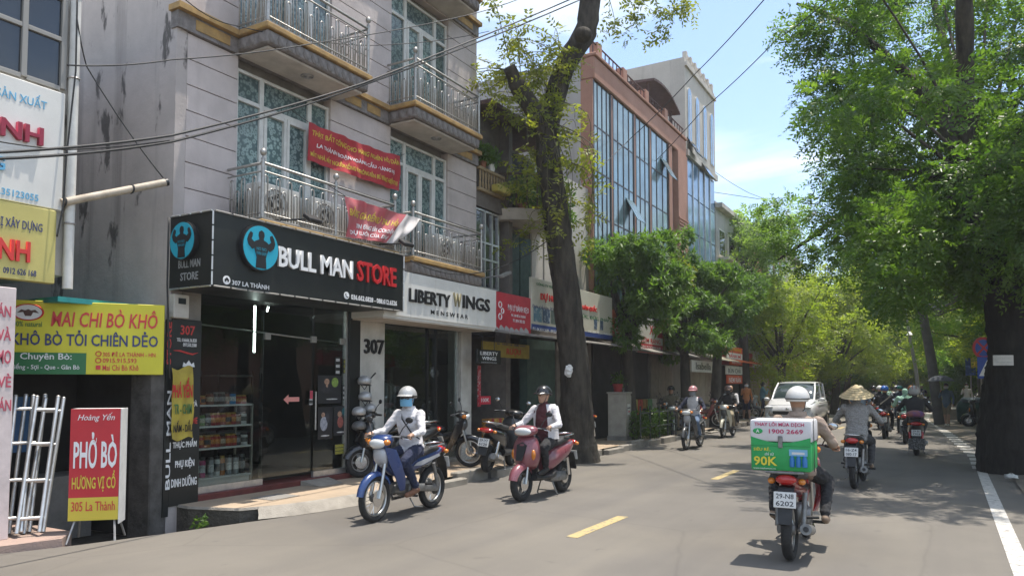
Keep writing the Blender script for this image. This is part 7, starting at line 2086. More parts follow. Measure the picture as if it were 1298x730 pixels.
# 2 rose scooter rider
p2, hd2, ch2, nb2 = rider('rider in white jacket and black helmet on the rose scooter', bk_pink, {'shirt': C_plaid, 'jacket': C_white, 'trousers': C_black, 'skin': SK, 'shoe': C_bshoe},
                helm=(H_black, {'kind': 'half'}), face=True, yaw=R(-12), voxel=.0085, lean=.05, seat=(-.10, .81), scoot=True, feet=((.20, .13, .38), (.20, -.13, .38)), sleeve='jacket', knees=((.30, .19, .74), (.30, -.19, .74)), hands=((.36, .31, 1.02), (.36, -.31, 1.02)), elbow=.03)
jk = MB()
for s in (-1, 1):
    q = MB(); rows = []
    for (x, z, w0, w1) in ((.10, .555, .065, .12), (.12, .46, .095, .19), (.13, .33, .105, .195), (.125, .18, .115, .185), (.13, .04, .12, .20)):
        rows.append([Vector((-.10 + lx0, s * ly_, .81 + z)) for lx0, ly_ in ((x + .02, w0), (x - .01, w1 * .8), (-.02, w1 + .012), (-.12, w1 * .75), (-.135, .0), (-.122, .0), (-.105, w1 * .7), (-.02, w1 - .004), (x - .03, w1 * .75), (x + .005, w0))])
    q.loft(rows).build('jacket_front', C_white, p2, smooth=60)
# 3 delivery rider
p3, hd3, ch3, nb3 = rider('delivery rider in beige jacket and off-white helmet seen from behind', bk_red, {'shirt': C_tan, 'trousers': C_black, 'skin': SK2, 'shoe': C_sandal, 'ankle': SK2},
                helm=(H_white, {'kind': 'half'}), voxel=.0085, lean=.10, seat=(.0, .80), torso=1.12, knees=((.30, .26, .66), (.30, -.26, .66)), feet=((.06, .24, .29), (.02, -.26, .29)), hands=((.345, .34, .99), (.345, -.34, .99)), elbow=.015)
collar(p3, nb3, C_tan, .072)
# 4 conical hat rider
p4, hd4, ch4, nb4 = rider('rider in speckled grey blouse and pale conical hat seen from behind', bk_cone, {'shirt': C_grey, 'trousers': C_dark, 'skin': SK2, 'shoe': C_sandal, 'hood': C_grey}, voxel=.011, lean=.06, hdz=-.03, torso=1.05, elbow=.05, neck=False)
hat = MB().lathe([(.268, -.004), (.262, .0), (.18, .062), (.09, .135), (.02, .185), (0, .19), ], 32); hat.add([], [])
inn = MB().lathe([(.262, -.006), (.18, .052), (.09, .125), (0, .178)], 32); inn.f = [list(reversed(f)) for f in inn.f]
M_straw = mat('palm_leaf_hat', (.50, .40, .23), .75, var=.15, vscale=20, bump=.4, bscale=60)
TL = Matrix.Translation(hd4 + Vector((-.02, 0, .03))) @ Matrix.Rotation(R(-14), 4, 'Y')
hat.v = [tuple(TL @ Vector(p)) for p in hat.v + inn.v]; off = len(hat.v) - len(inn.v); hat.f += [[i + off for i in f] for f in inn.f]
ho = hat.build('conical_hat', M_straw, p4, smooth=60)
for k in range(5):
    t = (k + .8) / 6.5; b = MB().torus((0, 0, .0), .262 * (1 - t * .9), .0028, 'z', 32, 5); b.v = [tuple(TL @ Vector((x, y, z + .19 * t * .98 + .004))) for x, y, z in b.v]; b.build('hat_ring', mat('hat_thread', (.40, .31, .17), .8), ho, smooth=170)
# 5 blue helmet rider, 6 big scooter rider
p5, *_ = rider('rider in black with blue helmet and bare forearms in the middle lane', bk_bluh, {'shirt': C_black, 'trousers': C_black, 'skin': SK, 'shoe': C_bshoe}, helm=(H_blue, {'kind': 'half'}), voxel=.016, lean=.12, torso=1.1, shortsl=True)
MB().tube([(-.32, -.17, 1.30), (-.21, -.05, 1.20), (-.20, .12, 1.05)], .02, n=6, flat=.4).build('bag_strap', mat('strap_beige', (.3, .27, .22), .8), p5, smooth=60)
p6, *_ = rider('rider in dark hooded jacket with red and white striped helmet on the big scooter', bk_big, {'shirt': C_dark, 'trousers': C_dark, 'skin': SK, 'shoe': C_bshoe}, helm=(H_white, {'kind': 'full', 'stripe': mat('helmet_red', (.45, .03, .03), .3)}), voxel=.014, lean=.08, torso=1.12, scoot=True, feet=((.2, .14, .38), (.2, -.14, .38)), knees=((.3, .22, .72), (.3, -.22, .72)), elbow=.06)
# 7, 8 oncoming
p7, hd7, *_ = rider('oncoming rider in navy jacket, grey mask and pink helmet', bk_on1, {'shirt': C_white, 'jacket': C_dnavy, 'trousers': C_jean, 'skin': SK, 'shoe': C_bshoe}, helm=(H_pink, {'kind': 'half'}), msk=mat('grey_mask', (.28, .30, .32), .9), voxel=.014, sleeve='jacket', lean=.05, elbow=.03)
MB().loft([[Vector((-.24 + x, y, z)) for x, y in ((0, -.16), (0, .16), (-.16, .13), (-.16, -.13))] for z in (.90, 1.0, 1.25, 1.33)]).build('red_backpack', C_redj, p7, smooth=40, bevel=.03, seg=2)
p8, hd8, *_ = rider('oncoming rider in black with dark mask on the cream step-through', bk_on2, {'shirt': C_black, 'trousers': C_khaki, 'skin': SK, 'shoe': C_bshoe}, helm=(mat('brown_helmet', (.12, .08, .075), .25), {'kind': 'half'}), msk=M_dmask, voxel=.015, lean=.04)
# ================================================================ delivery box, parked bikes, car, crowd, street furniture
M_boxw = mat('box_white', (.66, .65, .66), .45, var=.08); M_boxg = mat('box_green', (.02, .34, .09), .45, var=.12, vscale=5)
M_mag = mat('magenta_lettering', (.48, .03, .12), .5); M_byl = mat('box_yellow', (.70, .60, .05), .5); M_bblu = mat('bottle_blue', (.02, .16, .42), .4); M_ltb = mat('bottle_light', (.18, .42, .60), .4)
db = thing('delivery_box', 'green and white printed delivery box strapped behind the beige rider', 'box', bk_red.location, 0)
db.rotation_euler = bk_red.rotation_euler; db.location.x -= .035
x0, x1, w2, z0, z1, zm = -.84, -.36, .268, .855, 1.33, 1.12
MB().box(x0, x1, -w2, w2, z0, zm).build('lower_body', M_boxg, db, bevel=.02, seg=2)
MB().box(x0 - .006, x1 + .006, -w2 - .006, w2 + .006, zm + .001, z1).build('upper_body', M_boxw, db, bevel=.025, seg=2)
wav = [(-w2, zm - .02)] + [(-w2 + 2 * w2 * k / 12, zm + .035 - .045 * math.sin(math.pi * k / 12)) for k in range(13)][::-1][::-1] + [(w2, zm - .02)]
BF = lambda y, z, dx=0: frame((x0 - .008 - dx, y, z), (0, -1, 0), (0, 0, 1))
MB().prism([(-w2 + .005, -.03)] + [(-w2 + .005 + (2 * w2 - .01) * k / 12, .05 - .055 * math.sin(math.pi * k / 12)) for k in range(13)] + [(w2 - .005, -.03)], BF(0, zm, -.001), .002).build('green_wave', M_boxg, db)
def bl_(s, m, y, z, w, h, **k): letters(db, s, m, BF(y, z), w=w, h=h, ext=.002, **k)
bl_('THAY LÕI MÙA DỊCH', M_mag, 0.01, 1.285, .44, .05, bold=.03); bl_('1900 2669', M_mag, -.05, 1.222, .30, .042, bold=.03)
bl_('SIÊU RẺ,', M_byl, .165, 1.055, .15, .04, bold=.02); bl_('chỉ từ', M_wletter, .10, 1.012, .08, .028); bl_('90K', M_byl, .135, .945, .21, .085, bold=.04); bl_('www.maylocnuoc.vn', M_wletter, .145, .875, .2, .018)
b = MB().ell((x0 - .009, .20, 1.222), (.003, .045, .026), 16, 8).build('logo_oval', M_boxg, db, smooth=170); letters(b, 'A', M_wletter, BF(.20, 1.222, .004), w=.03, h=.03, bold=.03)
for k in range(3):
    yb_ = -.10 - k * .055
    bo = MB().lathe([(0, 0), (.022, 0), (.023, .07), (.015, .085), (.015, .10), (0, .10)], 12, (x0 - .004, yb_, .90)).build('printed_bottle', M_bblu, db, smooth=40)
MB().box(x0 - .012, x0 - .009, -.235, -.075, 1.0, 1.06).build('printed_tray', M_ltb, db, bevel=.001); MB().box(x0 - .0135, x0 - .0122, -.21, -.10, 1.015, 1.035).build('printed_bar', M_boxw, db)
MB().box(x0 - .02, x0 - .006, -.02, .02, zm - .05, zm + .06).build('latch', M_eng, db, bevel=.004)
MB().tube([(x0 + .1, -w2 - .012, z0), (x0 + .1, -w2 - .012, z1 + .012), (x0 + .1, w2 + .012, z1 + .012), (x0 + .1, w2 + .012, z0)], .012, n=6, flat=.3).build('strap', M_black, db)
rk = MB().tube([(-.3, -.16, .845), (-.86, -.16, .845), (-.86, .16, .845), (-.3, .16, .845)], .011, n=6)
rk.build('rack', M_eng, bk_red, smooth=50)
for xx in (-.45, -.65): MB().tube([(xx, -.16, .845), (xx, .16, .845)], .009, n=6).build('rack_bar', M_eng, bk_red, smooth=50)

# ---- parked bikes (copies in darker paint)
def sw(**k):
    return {MATS[a].name: b for a, b in k.items()}
pk = 'parked motorbikes'
Z = SWZ
P_dblue = paint('dark_blue_paint', (.012, .02, .06)); P_brown = paint('brown_paint', (.09, .05, .035))
def park(src, u, v, rz, lab, z=Z, lean=R(7), **swp):
    d = dup(src, GZ(u, v, z), rz, lab, pk, sw(**swp) if swp else None)
    d.rotation_euler = (lean, 0, rz); d.location.z = z + .0
    return d
black_sc = scooter('black scooter parked against the white pillar under the helmets', at_wheel(458, 605, R(-118), .58, Z), R(-118), P_blackp, M_black, ('29-Y7', '6120'), group=pk, lean=R(4))
blk_ub = underbone('black motorbike parked facing the street before the clothes shop', GZ(575, 592, Z) + Vector((-.35, 0, 0)), R(20), P_blackp, P_grey, ('29-M3', '9187'), group=pk, lean=R(5))
park(black_sc, 632, 594, R(100), 'black scooter parked along the kerb by the white pillar', rose_paint=P_blackp)
park(black_sc, 742, 570, R(-80), 'dark scooter half hidden behind the big leaning trunk')
for i, (u, v, rz, src, lab, swp) in enumerate(((822, 549, R(10), blk_ub, 'black motorbike parked nearest the mango trunk', {}), (836, 545, R(14), blk_ub, 'brown motorbike parked second beyond the mango trunk', dict(black_paint=P_brown)),
                                              (846, 541, R(8), black_sc, 'dark blue scooter parked third beyond the mango trunk', dict(black_paint=P_dblue)), (888, 541, R(12), blk_ub, 'dark red motorbike parked before the beige shutters', dict(black_paint=P_dkred)),
                                              (897, 538, R(8), black_sc, 'grey scooter parked before the beige shutters', dict(black_paint=P_grey)), (938, 531, R(10), blk_ub, 'motorbike parked under the orange boards', {}), (945, 529, R(4), black_sc, 'white scooter parked under the orange boards', dict(black_paint=P_white)))):
    park(src, u, v, rz, lab, **swp)
for i, (x, y, rz, src, lab, swp) in enumerate(((1.75, 31.5, R(200), blk_ub, 'motorbike parked beside the blue kiosk', {}), (1.3, 34.0, R(170), black_sc, 'dark scooter parked behind the walking woman', {}), (1.6, 24.8, R(185), blk_ub, 'motorbike with its wheel showing left of the dark right trunk', dict(black_paint=P_grey)), (1.9, 37.0, R(190), black_sc, 'blue scooter parked in the right row', dict(black_paint=P_dblue)), (1.5, 40.0, R(180), blk_ub, 'dark green motorbike parked in the right row', dict(black_paint=P_dkgreen)))):
    d = dup(src, (x, y, .03), rz, lab, pk, sw(**swp) if swp else None); d.rotation_euler = (R(5), 0, rz)

# ---- white people carrier
P_car = paint('pearl_white', (.60, .60, .61)); M_cglass = mat('car_glass', (.035, .05, .055), .05, spec=.9)
car = thing('white_car', 'white people carrier coming towards us behind the delivery rider', 'car', (-4.95, 30.3, 0), S_)
loft_part('body', [(2.12, .55, .62, .16), (2.05, .62, .80, .30), (1.7, .66, .86, .36), (1.2, .70, .875, .40), (.4, .72, .88, .42), (-.8, .74, .88, .44), (-1.7, .76, .86, .45), (-2.1, .78, .78, .40), (-2.2, .78, .68, .30)], P_car, car, 28, 4.0)
loft_part('bonnet', [(2.0, .90, .66, .05), (1.6, .99, .76, .07), (1.1, 1.07, .80, .09), (.85, 1.09, .80, .08)], P_car, car, 20, 3)
loft_part('cabin', [(1.05, 1.05, .72, .06), (.55, 1.26, .74, .26), (.15, 1.40, .71, .34), (-.8, 1.42, .72, .34), (-1.7, 1.40, .72, .32), (-2.05, 1.28, .70, .26), (-2.15, 1.15, .68, .12)], M_cglass, car, 24, 4)
loft_part('roof', [(.22, 1.715, .60, .02), (.0, 1.735, .64, .035), (-.9, 1.755, .66, .04), (-1.8, 1.735, .64, .035), (-2.0, 1.70, .58, .02)], P_car, car, 20, 3)
for s in (-1, 1):
    MB().tube([(1.02, s * .74, 1.10), (.55, s * .715, 1.45), (.15, s * .655, 1.725)], .035, n=8).build('pillar', P_car, car, smooth=60)
    for xx in (-.55, -1.6): MB().tube([(xx, s * .76, 1.12), (xx - .03, s * .67, 1.72)], .035, n=8).build('pillar', P_car, car, smooth=60)
    MB().ell((2.03, s * .62, .86), (.09, .20, .045), 14, 8, Matrix.Rotation(s * -.4, 3, 'Z')).build('headlight', M_lens, car, smooth=170)
    MB().ell((2.06, s * .66, .52), (.08, .12, .16), 12, 8).build('lamp_cluster', M_lens, car, smooth=170)
    MB().prism([(-.16, -.10), (.10, -.16), (.02, .10)], frame((2.10, s * .60, .66), (0, s, 0), (0, 0, 1)), .03 * s).build('chrome_blade', M_chrome, car)
    mi = MB().ell((.75, s * .98, 1.12), (.08, .11, .075), 14, 8).build('door_mirror', P_car, car, smooth=170)
    MB().tube([(.78, s * .84, 1.08), (.76, s * .93, 1.1)], .02, n=6).build('mirror_arm', M_black, mi)
    MB().box(-1.9, .8, s * .885 - .006, s * .885 + .006, .98, 1.0).build('beltline', M_chrome, car)
    for xx in (1.35, -1.4):
        w = MB().torus((0, 0, 0), .245, .085, 'y', 26, 8, 1.1).build('wheel', M_tyre, car, smooth=170); w.location = (xx, s * .80, .33)
        MB().lathe([(0, s * .05), (.17, s * .06), (.19, s * .08), (.19, s * .05)], 18, axis='y').build('rim', M_rim, w, smooth=40)
        MB().ell((xx, s * .80, .36), (.36, .075, .35), 20, 10).build('wheel_arch', M_black, car, smooth=170)
MB().box(2.11, 2.16, -.5, .5, .60, .74).build('grille', M_black, car, bevel=.02); MB().box(2.04, 2.15, -.72, .72, .28, .38).build('lower_grille', M_black, car, bevel=.02)
MB().box(2.163, 2.172, -.23, .23, .42, .53).build('licence_plate', M_plate, car)
MB().ell((2.165, 0, .80), (.012, .06, .045), 12, 8).build('badge', M_chrome, car, smooth=170)
for y_ in (-.3, .3): MB().tube([(1.0, y_, 1.10), (.78, y_ + .3, 1.27)], .010, n=5).build('wiper', M_black, car)

# ---- more riders farther on, built once and re-dressed
def ride_copy(bk, pr, loc, rz, lb, lp, swb=None, swp=None):
    b = dup(bk, loc, rz, lb, 'motorbikes on the road', swb); p = dup(pr, loc, rz, lp, 'riders on the road', swp)
    return b, p
MM = {k.name: k for k in bpy.data.materials}
def cm(**k): return {MATS[a].name: b for a, b in k.items()}
p9 = rider('rider in mint green hood ahead of the big scooter', thing('placeholder', 'x', 'x', (-1.05, 24.5, 0), N_), {'shirt': C_mint, 'trousers': C_black, 'skin': SK, 'shoe': C_bshoe, 'hood': C_mint}, voxel=.018, head_cover=True, neck=False, hdz=-.03)[0]
bpy.data.objects.remove(bpy.data.objects['placeholder'])
dup(bk_bluh, p9.location, N_, 'motorbike under the rider in the mint green hood', 'motorbikes on the road', cm(dark_red_paint=P_grey))
far = [(-.95, 29.0, 'dark grey', mat('grey_helmet', (.1, .1, .1), .3), C_khaki, P_grey), (-2.6, 28.5, 'cream', mat('cream_helmet', (.5, .45, .35), .3), C_denim, P_dblue), (-3.1, 33.0, 'light grey', mat('light_grey_helmet', (.35, .35, .35), .3), C_redj, P_blackp), (-1.2, 33.0, 'orange', mat('orange_helmet', (.5, .15, .03), .3), C_dark, P_dkgreen), (-2.0, 40.0, 'navy', mat('navy_helmet', (.02, .03, .1), .3), C_white, P_blackp), (-2.7, 43.0, 'olive', mat('olive_helmet', (.12, .13, .05), .3), C_mint, P_dkred), (-3.2, 49.0, 'purple', mat('purple_helmet', (.15, .04, .2), .3), C_black, P_grey), (-2.2, 31.5, 'white', H_white, C_black, P_blackp), (-1.7, 35.5, 'teal', H_green, C_dnavy, P_dblue), (-2.9, 38.0, 'black', H_black, C_dark, P_grey), (-1.4, 42.0, 'red', mat('red_helmet', (.35, .02, .02), .3), C_denim, P_dkred), (-2.4, 46.0, 'silver', H_silver, C_khaki, P_blackp), (-1.9, 52.0, 'yellow', mat('yellow_helmet', (.5, .36, .04), .3), C_black, P_dblue), (-3.0, 57.0, 'pale blue', mat('pale_blue_helmet', (.25, .36, .46), .3), C_dark, P_grey), (-1.6, 63.0, 'brown', mat('tan_helmet', (.2, .13, .09), .3), C_navy, P_blackp)]
for x, y, nm, hm, cl_, pt in far:
    ride_copy(bk_bluh, p5, (x, y, 0), N_, 'distant motorbike under the rider with the %s helmet' % nm, 'distant rider with %s helmet going away in the right lane' % nm, cm(dark_red_paint=pt), cm(blue_helmet=hm, black_cloth=cl_))
for i, (x, y, nm, hm, cl_, pt) in enumerate(((-6.0, 44.0, 'white', H_white, C_khaki, P_blackp), (-5.2, 55.0, 'dark red', mat('maroon_helmet', (.16, .02, .03), .3), C_dnavy, P_grey))):
    ride_copy(bk_on2, p8, (x, y, 0), S_, 'distant oncoming motorbike under the rider with the %s helmet' % nm, 'distant oncoming rider with %s helmet' % nm, cm(cream_paint=pt), cm(brown_helmet=hm, black_cloth=cl_))
# the pair sitting by the mango: one waiting on a parked bike; a pillion behind the cream step-through
wb_ = underbone('dark motorbike at the kerb under the waiting rider in khaki', GZ(852, 556, 0) + Vector((-.15, .4, 0)), R(-70), P_blackp, P_grey, ('29-T2', '3355'), group=pk)
rider('waiting rider in mottled khaki with a dark helmet beside the mango tree', wb_, {'shirt': cloth('mottled_khaki', (.20, .17, .12), (.09, .085, .06), 25), 'trousers': C_khaki, 'skin': SK, 'shoe': C_bshoe}, helm=(H_black, {'kind': 'half'}), voxel=.018)
rider('pillion passenger in black with white sleeves behind the cream step-through rider', bk_on2, {'shirt': C_black, 'jacket': C_white, 'trousers': C_black, 'skin': SK, 'shoe': C_sandal}, seat=(-.45, .85), helm=None, voxel=.018, sleeve='jacket', hands=((-.08, .2, 1.0), (-.08, -.2, 1.0)), knees=((-.08, .25, .78), (-.08, -.25, .78)), feet=((-.26, .23, .40), (-.26, -.23, .40)), lean=.05)

# ---- standing people
def stander(label, loc, rz, mats, hair=(.015, .012, .011), step=.12, voxel=.014, arm_up=False, skirt=False):
    p = thing('person', label, 'person', loc, rz, 'people on foot')
    B = Body()
    B.rings([((0, 0, .84), .11, .155, 0), ((0, 0, .95), .12, .165, 0), ((.01, 0, 1.08), .10, .135, 0), ((.015, 0, 1.23), .115, .165, 0), ((.0, 0, 1.36), .10, .175, 0), ((0, 0, 1.415), .065, .10, 0), ((0, 0, 1.44), .05, .058, 0)], 'shirt')
    B.limb([(0, 0, 1.42), (.01, 0, 1.50)], [.050, .048], 'skin'); hd = Vector((.02, 0, 1.575)); head(B, hd, 0, 'skin', True)
    for s in (-1, 1):
        hp_ = Vector((0, s * .085, .88)); an = Vector((s * step, s * .08, .09)); kn = hp_.lerp(an, .5) + Vector((.035, 0, 0))
        B.limb([hp_, kn], [.085, .062], 'trousers'); B.limb([kn, kn.lerp(an, .4), an], [.06, .055, .036], 'leg' if 'leg' in mats else 'trousers')
        B.limb([an + Vector((-.03, 0, -.04)), an + Vector((.14, 0, -.05))], [.040, .034], 'shoe', 10, .8)
        sh_ = Vector((0, s * .165, 1.36))
        if arm_up and s < 0: el = Vector((.10, s * .24, 1.14)); wr = Vector((.20, s * .16, 1.34)); g = Vector((.23, s * .14, 1.40))
        else: el = Vector((-.03, s * .24, 1.10)); wr = Vector((.06, s * .24, .88)); g = Vector((.08, s * .24, .80))
        B.limb([sh_, el], [.056, .045], 'shirt'); B.limb([el, wr], [.043, .031], 'shirt'); hand(B, wr, g, s, 'skin', (1, .2, 0) if not (arm_up and s < 0) else (0, 0, 1))
    B.fuse('body', mats, p, voxel)
    h = MB().ell(hd + Vector((-.018, 0, .022)), (.100, .090, .112), 16, 12); h.v = [(min(x, hd.x + .055 + .06 * max(0, (z - hd.z) / .1)), y, z) for x, y, z in h.v]
    h.build('hair', mat('black_hair', hair, .5), p, smooth=170)
    return p, hd
WP = Vector((-.02, 34.6, .03))
p12, hd12 = stander('woman in denim shirt and shorts walking under a dark umbrella', WP, R(-100), {'shirt': C_denim, 'trousers': C_khaki, 'leg': SK, 'skin': SK, 'shoe': mat('white_shoe', (.6, .6, .58), .7)}, arm_up=True, step=.18)
mask(p12, hd12, 0, mat('white_mask', (.6, .6, .6), .9))
um = thing('umbrella', 'dark grey open umbrella held by the walking woman', 'umbrella', WP, R(-100))
ub = MB(); n = 8; secs = []
for r, z in ((.0, 2.02), (.18, 1.99), (.36, 1.91), (.50, 1.78)):
    secs.append([Vector((.24 + r * math.cos(2 * math.pi * k / 16) * (1 if k % 2 == 0 else .965), -.14 + r * math.sin(2 * math.pi * k / 16) * (1 if k % 2 == 0 else .965), z + (0 if k % 2 == 0 else -.0))) for k in range(16)])
ub.loft(secs, cap=False).build('canopy', mat('umbrella_cloth', (.075, .08, .095), .8), um, smooth=40)
MB().tube([(.24, -.14, 1.30), (.24, -.14, 2.08)], .009, n=8).build('shaft', M_steel, um)
MB().tube([(.24, -.14, 1.30), (.24, -.14, 1.42)], .015, n=8).build('handle', M_black, um)
for k in range(8):
    t = 2 * math.pi * k / 8; MB().tube([(.24 + .5 * math.cos(t), -.14 + .5 * math.sin(t), 1.78), (.24 + .02 * math.cos(t), -.14 + .02 * math.sin(t), 2.0)], .004, n=4).build('rib', M_steel, um)
for i, (x, y, rz, c, lab) in enumerate(((-7.7, 34.0, R(-60), cloth('orange_shirt', (.5, .2, .08)), 'person in orange standing under the far orange boards'), (-7.4, 36.0, R(30), cloth('light_blue_shirt', (.2, .38, .48)), 'person in light blue standing under the far orange boards'), (2.6, 41.0, R(180), C_redj, 'person in red standing by the far right shops'), (.9, 46.0, R(-90), C_white, 'person in white on the far right roadside'), (-7.6, 39.5, R(-20), C_khaki, 'person in khaki on the far left pavement'))):
    q = dup(p12, (x, y, .1 if x < 0 else .05), rz, lab, 'people on foot', cm(denim_shirt=c, khaki_cloth=C_navy))

# ---- street furniture
cab = GZ(773, 553, SWZ)
ec = thing('utility_cabinet', 'pale grey electrical cabinet with a notice on the pavement by the mango tree', 'cabinet', (cab.x + .75, cab.y - 1.0, SWZ), R(8))
M_cab = mat('cabinet_grey', (.40, .38, .33), .6, col2=(.30, .28, .24), vscale=4)
MB().box(-.25, .25, -.45, .45, .12, 1.28).build('body', M_cab, ec, bevel=.012); MB().box(-.28, .28, -.48, .48, 1.281, 1.33).build('lid', M_cab, ec, bevel=.01); MB().box(-.27, .27, -.46, .46, 0, .119).build('plinth', M_conc, ec)
for s in (-1, 1):
    MB().box(.251, .262, -.43 if s < 0 else .01, -.01 if s < 0 else .43, .45, 1.22).build('door', M_cab, ec, bevel=.004)
MB().box(.263, .268, -.30, .05, .70, 1.0).build('notice', M_plate, ec); letters(ec, 'NGUY HIỂM', M_blk, frame((.2685, -.125, .9), (0, 1, 0), (0, 0, 1)), w=.28, h=.05); letters(ec, 'ĐIỆN', M_sred, frame((.2685, -.125, .79), (0, 1, 0), (0, 0, 1)), w=.2, h=.06)
MB().box(.263, .29, -.40, -.36, .78, .92).build('handle', M_steel2, ec, bevel=.005)
bs = ec.location
for dy, r, m_, lab in ((-.2, .15, mat('red_pot', (.30, .03, .03), .5), 'plant in a red pot on the electrical cabinet'), (.3, .07, M_white, 'small white pot on the electrical cabinet')):
    pot((bs.x, bs.y + dy, SWZ + 1.33), lab, r, m_, 120, .1, .3)
gr = wthing('guard_rail', 'low dark metal railing round the mango planting', 'railing', (-7.25, 20.9, SWZ))
M_rail = mat('dark_green_rail', (.05, .065, .05), .6, var=.3)
for z in (.35, .75): MB().tube([(-7.25, 19.5, SWZ + z), (-7.25, 22.6, SWZ + z)], .02, n=8).build('rail', M_rail, gr, smooth=60)
for k in range(5): MB().tube([(-7.25, 19.5 + k * .775, SWZ), (-7.25, 19.5 + k * .775, SWZ + .95)], .025, n=8).build('post', M_rail, gr, smooth=60)
for i, (y, x) in enumerate(((20.0, -7.5), (20.8, -7.45), (21.5, -7.5), (22.2, -7.5))):
    s = wthing('shrub', ORD[i] + ' low shrub behind the dark railing under the mango tree', 'plant', (x, y, SWZ), 'shrubs under the mango tree')
    leaf_blob('leaves', M_leafp, s, [((x, y, SWZ + .4), (.28, .4, .42))], 700, .10, 60 + i); MB().tube([(x, y, SWZ), (x, y, SWZ + .4)], .02, n=6).build('stem', M_twig, s)
# weed in the alley pit
wd_ = wthing('weed', 'small green weed growing in the pit by the shop corner', 'plant', GZ(253, 667, -.1)); c = GZ(253, 662, 0); leaf_blob('leaves', M_leafp, wd_, [((c.x, c.y, .0), (.07, .07, .10))], 40, .09, 9); MB().tube([(c.x, c.y, -.3), (c.x, c.y, .0)], .006, n=5).build('stem', M_twig, wd_)
# utility pole with its bundle of cables, lamp post, road signs
M_cpole = mat('pole_concrete', (.13, .125, .115), .9, var=.25, vscale=3)
up1 = wthing('utility_pole', 'leaning concrete utility pole carrying a thick cable bundle', 'pole', (-.33, 36, 0))
MB().tube([(-.30, 36, 0), (-.52, 36, 2.6), (-.95, 36, 5.8), (-1.05, 36, 6.8)], [.20, .19, .16, .15], n=12).build('shaft', M_cpole, up1, smooth=60)
rs = random.Random(12)
for k in range(16):
    a = Vector((-.95 + rs.uniform(-.2, .2), 36 + rs.uniform(-.2, .2), 5.4 + rs.uniform(-.35, .35)))
    b_ = Vector((rs.uniform(.3, .9), 30 + rs.uniform(-3, 2), 4.6 + rs.uniform(-.3, .4))); c = Vector((-1.2, 50, 5.6 + rs.uniform(-.3, .3)))
    m1 = a.lerp(b_, .5) - Vector((0, 0, .35 + rs.uniform(0, .3))); MB().tube([b_, m1, a, a.lerp(c, .5) - Vector((0, 0, .5)), c], .018, n=4, cap=False).build('cable', M_cable, up1)
for k in range(5): MB().torus((-.9 + .08 * k, 35.85, 5.2 + .1 * k), .28 + .04 * k, .02, 'y', 18, 4).build('cable_coil', M_cable, up1)
lp_ = wthing('street_lamp', 'thin street lamp with a curved arm over the far right lane', 'street lamp', (-1.05, 40, 0))
MB().tube([(-1.05, 40, 0), (-1.25, 40, 2.5), (-1.65, 40, 5.4), (-2.0, 40, 6.2), (-2.5, 40, 6.3)], [.09, .08, .06, .045, .04], n=8).build('post', M_steel2, lp_, smooth=60)
MB().ell((-2.75, 40, 6.28), (.30, .12, .07), 12, 8).build('lamp_head', mat('green_lamp', (.05, .30, .12), .4), lp_, smooth=170)
MB().lathe([(.0, .16), (.05, .14), (.16, 0), (.14, 0)], 14, (-1.45, 39.8, 4.0)).build('shade', M_white, lp_, smooth=40); MB().tube([(-1.5, 40, 4.15), (-1.45, 39.8, 4.15)], .01, n=5).build('shade_arm', M_steel2, lp_)
rsx = 0
sg = wthing('road_sign', 'no-parking disc above a blue pedestrian crossing plate beside the dark trunk', 'sign', (1.22, 27, 0))
MB().tube([(1.25, 27.05, 0), (1.25, 27.05, 3.35)], .035, n=8).build('post', M_steel, sg)
cS_ = GY(1246, 441, 27.0); cP_ = GY(1251, 466, 27.0)
rv = _rt.copy(); MSg = frame((cS_.x, cS_.y - .06, cS_.z), rv, (0, 0, 1)); MPg = frame((cP_.x, cP_.y - .06, cP_.z), rv, (0, 0, 1))
def onf(b, M): b.v = [tuple(M @ Vector(p)) for p in b.v]; return b
M_rsred = mat('road_sign_red', (.50, .02, .03), .4); M_rsblue = mat('road_sign_blue', (.015, .07, .38), .4)
onf(MB().lathe([(.33, 0), (.33, .02), (0, .02)], 30), MSg).build('disc_rim', M_rsred, sg, smooth=40); onf(MB().lathe([(.255, .021), (.255, .026), (0, .026)], 30), MSg).build('disc_field', M_rsblue, sg, smooth=40)
for a in (45, -45): onf(MB().box(-.26, .26, -.03, .03, .027, .032, Matrix.Rotation(R(a), 4, 'Z')), MSg).build('disc_bar', M_rsred, sg)
onf(MB().box(-.30, .30, -.33, .33, 0, .02), MPg).build('blue_plate', M_rsblue, sg, bevel=.01)
MB().prism([(-.26, -.25), (.26, -.25), (0, .24)], MPg @ Matrix.Translation((0, 0, .021)), .004).build('white_triangle', M_wletter, sg)
MB().prism([(-.03, .08), (.0, .13), (.03, .08), (.025, .0), (.09, -.06), (.06, -.08), (.01, -.03), (.07, -.20), (.03, -.21), (-.02, -.08), (-.08, -.21), (-.12, -.20), (-.05, -.02), (-.09, -.04), (-.1, .0)], MPg @ Matrix.Translation((0, 0, .026)), .003).build('walker', M_blk, sg)
ki = wthing('blue_kiosk', 'dark blue sheet-metal kiosk behind the right trunk', 'kiosk', (2.7, 31, .03))
M_kblue = mat('kiosk_blue', (.02, .035, .12), .5, var=.25, vscale=3)
MB().box(1.35, 2.9, 29.0, 30.4, .25, 1.95).build('body', M_kblue, ki, bevel=.02); MB().box(1.25, 3.0, 28.9, 30.5, 1.951, 2.02).build('roof', M_kblue, ki)
for k in range(5): MB().box(1.36 + k * .31, 1.64 + k * .31, 28.975, 28.999, .35, 1.85).build('sheet_panel', M_kblue, ki, bevel=.006)
for x in (1.5, 2.8):
    for y in (29.2, 30.3): MB().box(x - .05, x + .05, y - .05, y + .05, .02, .249).build('foot', M_black, ki)
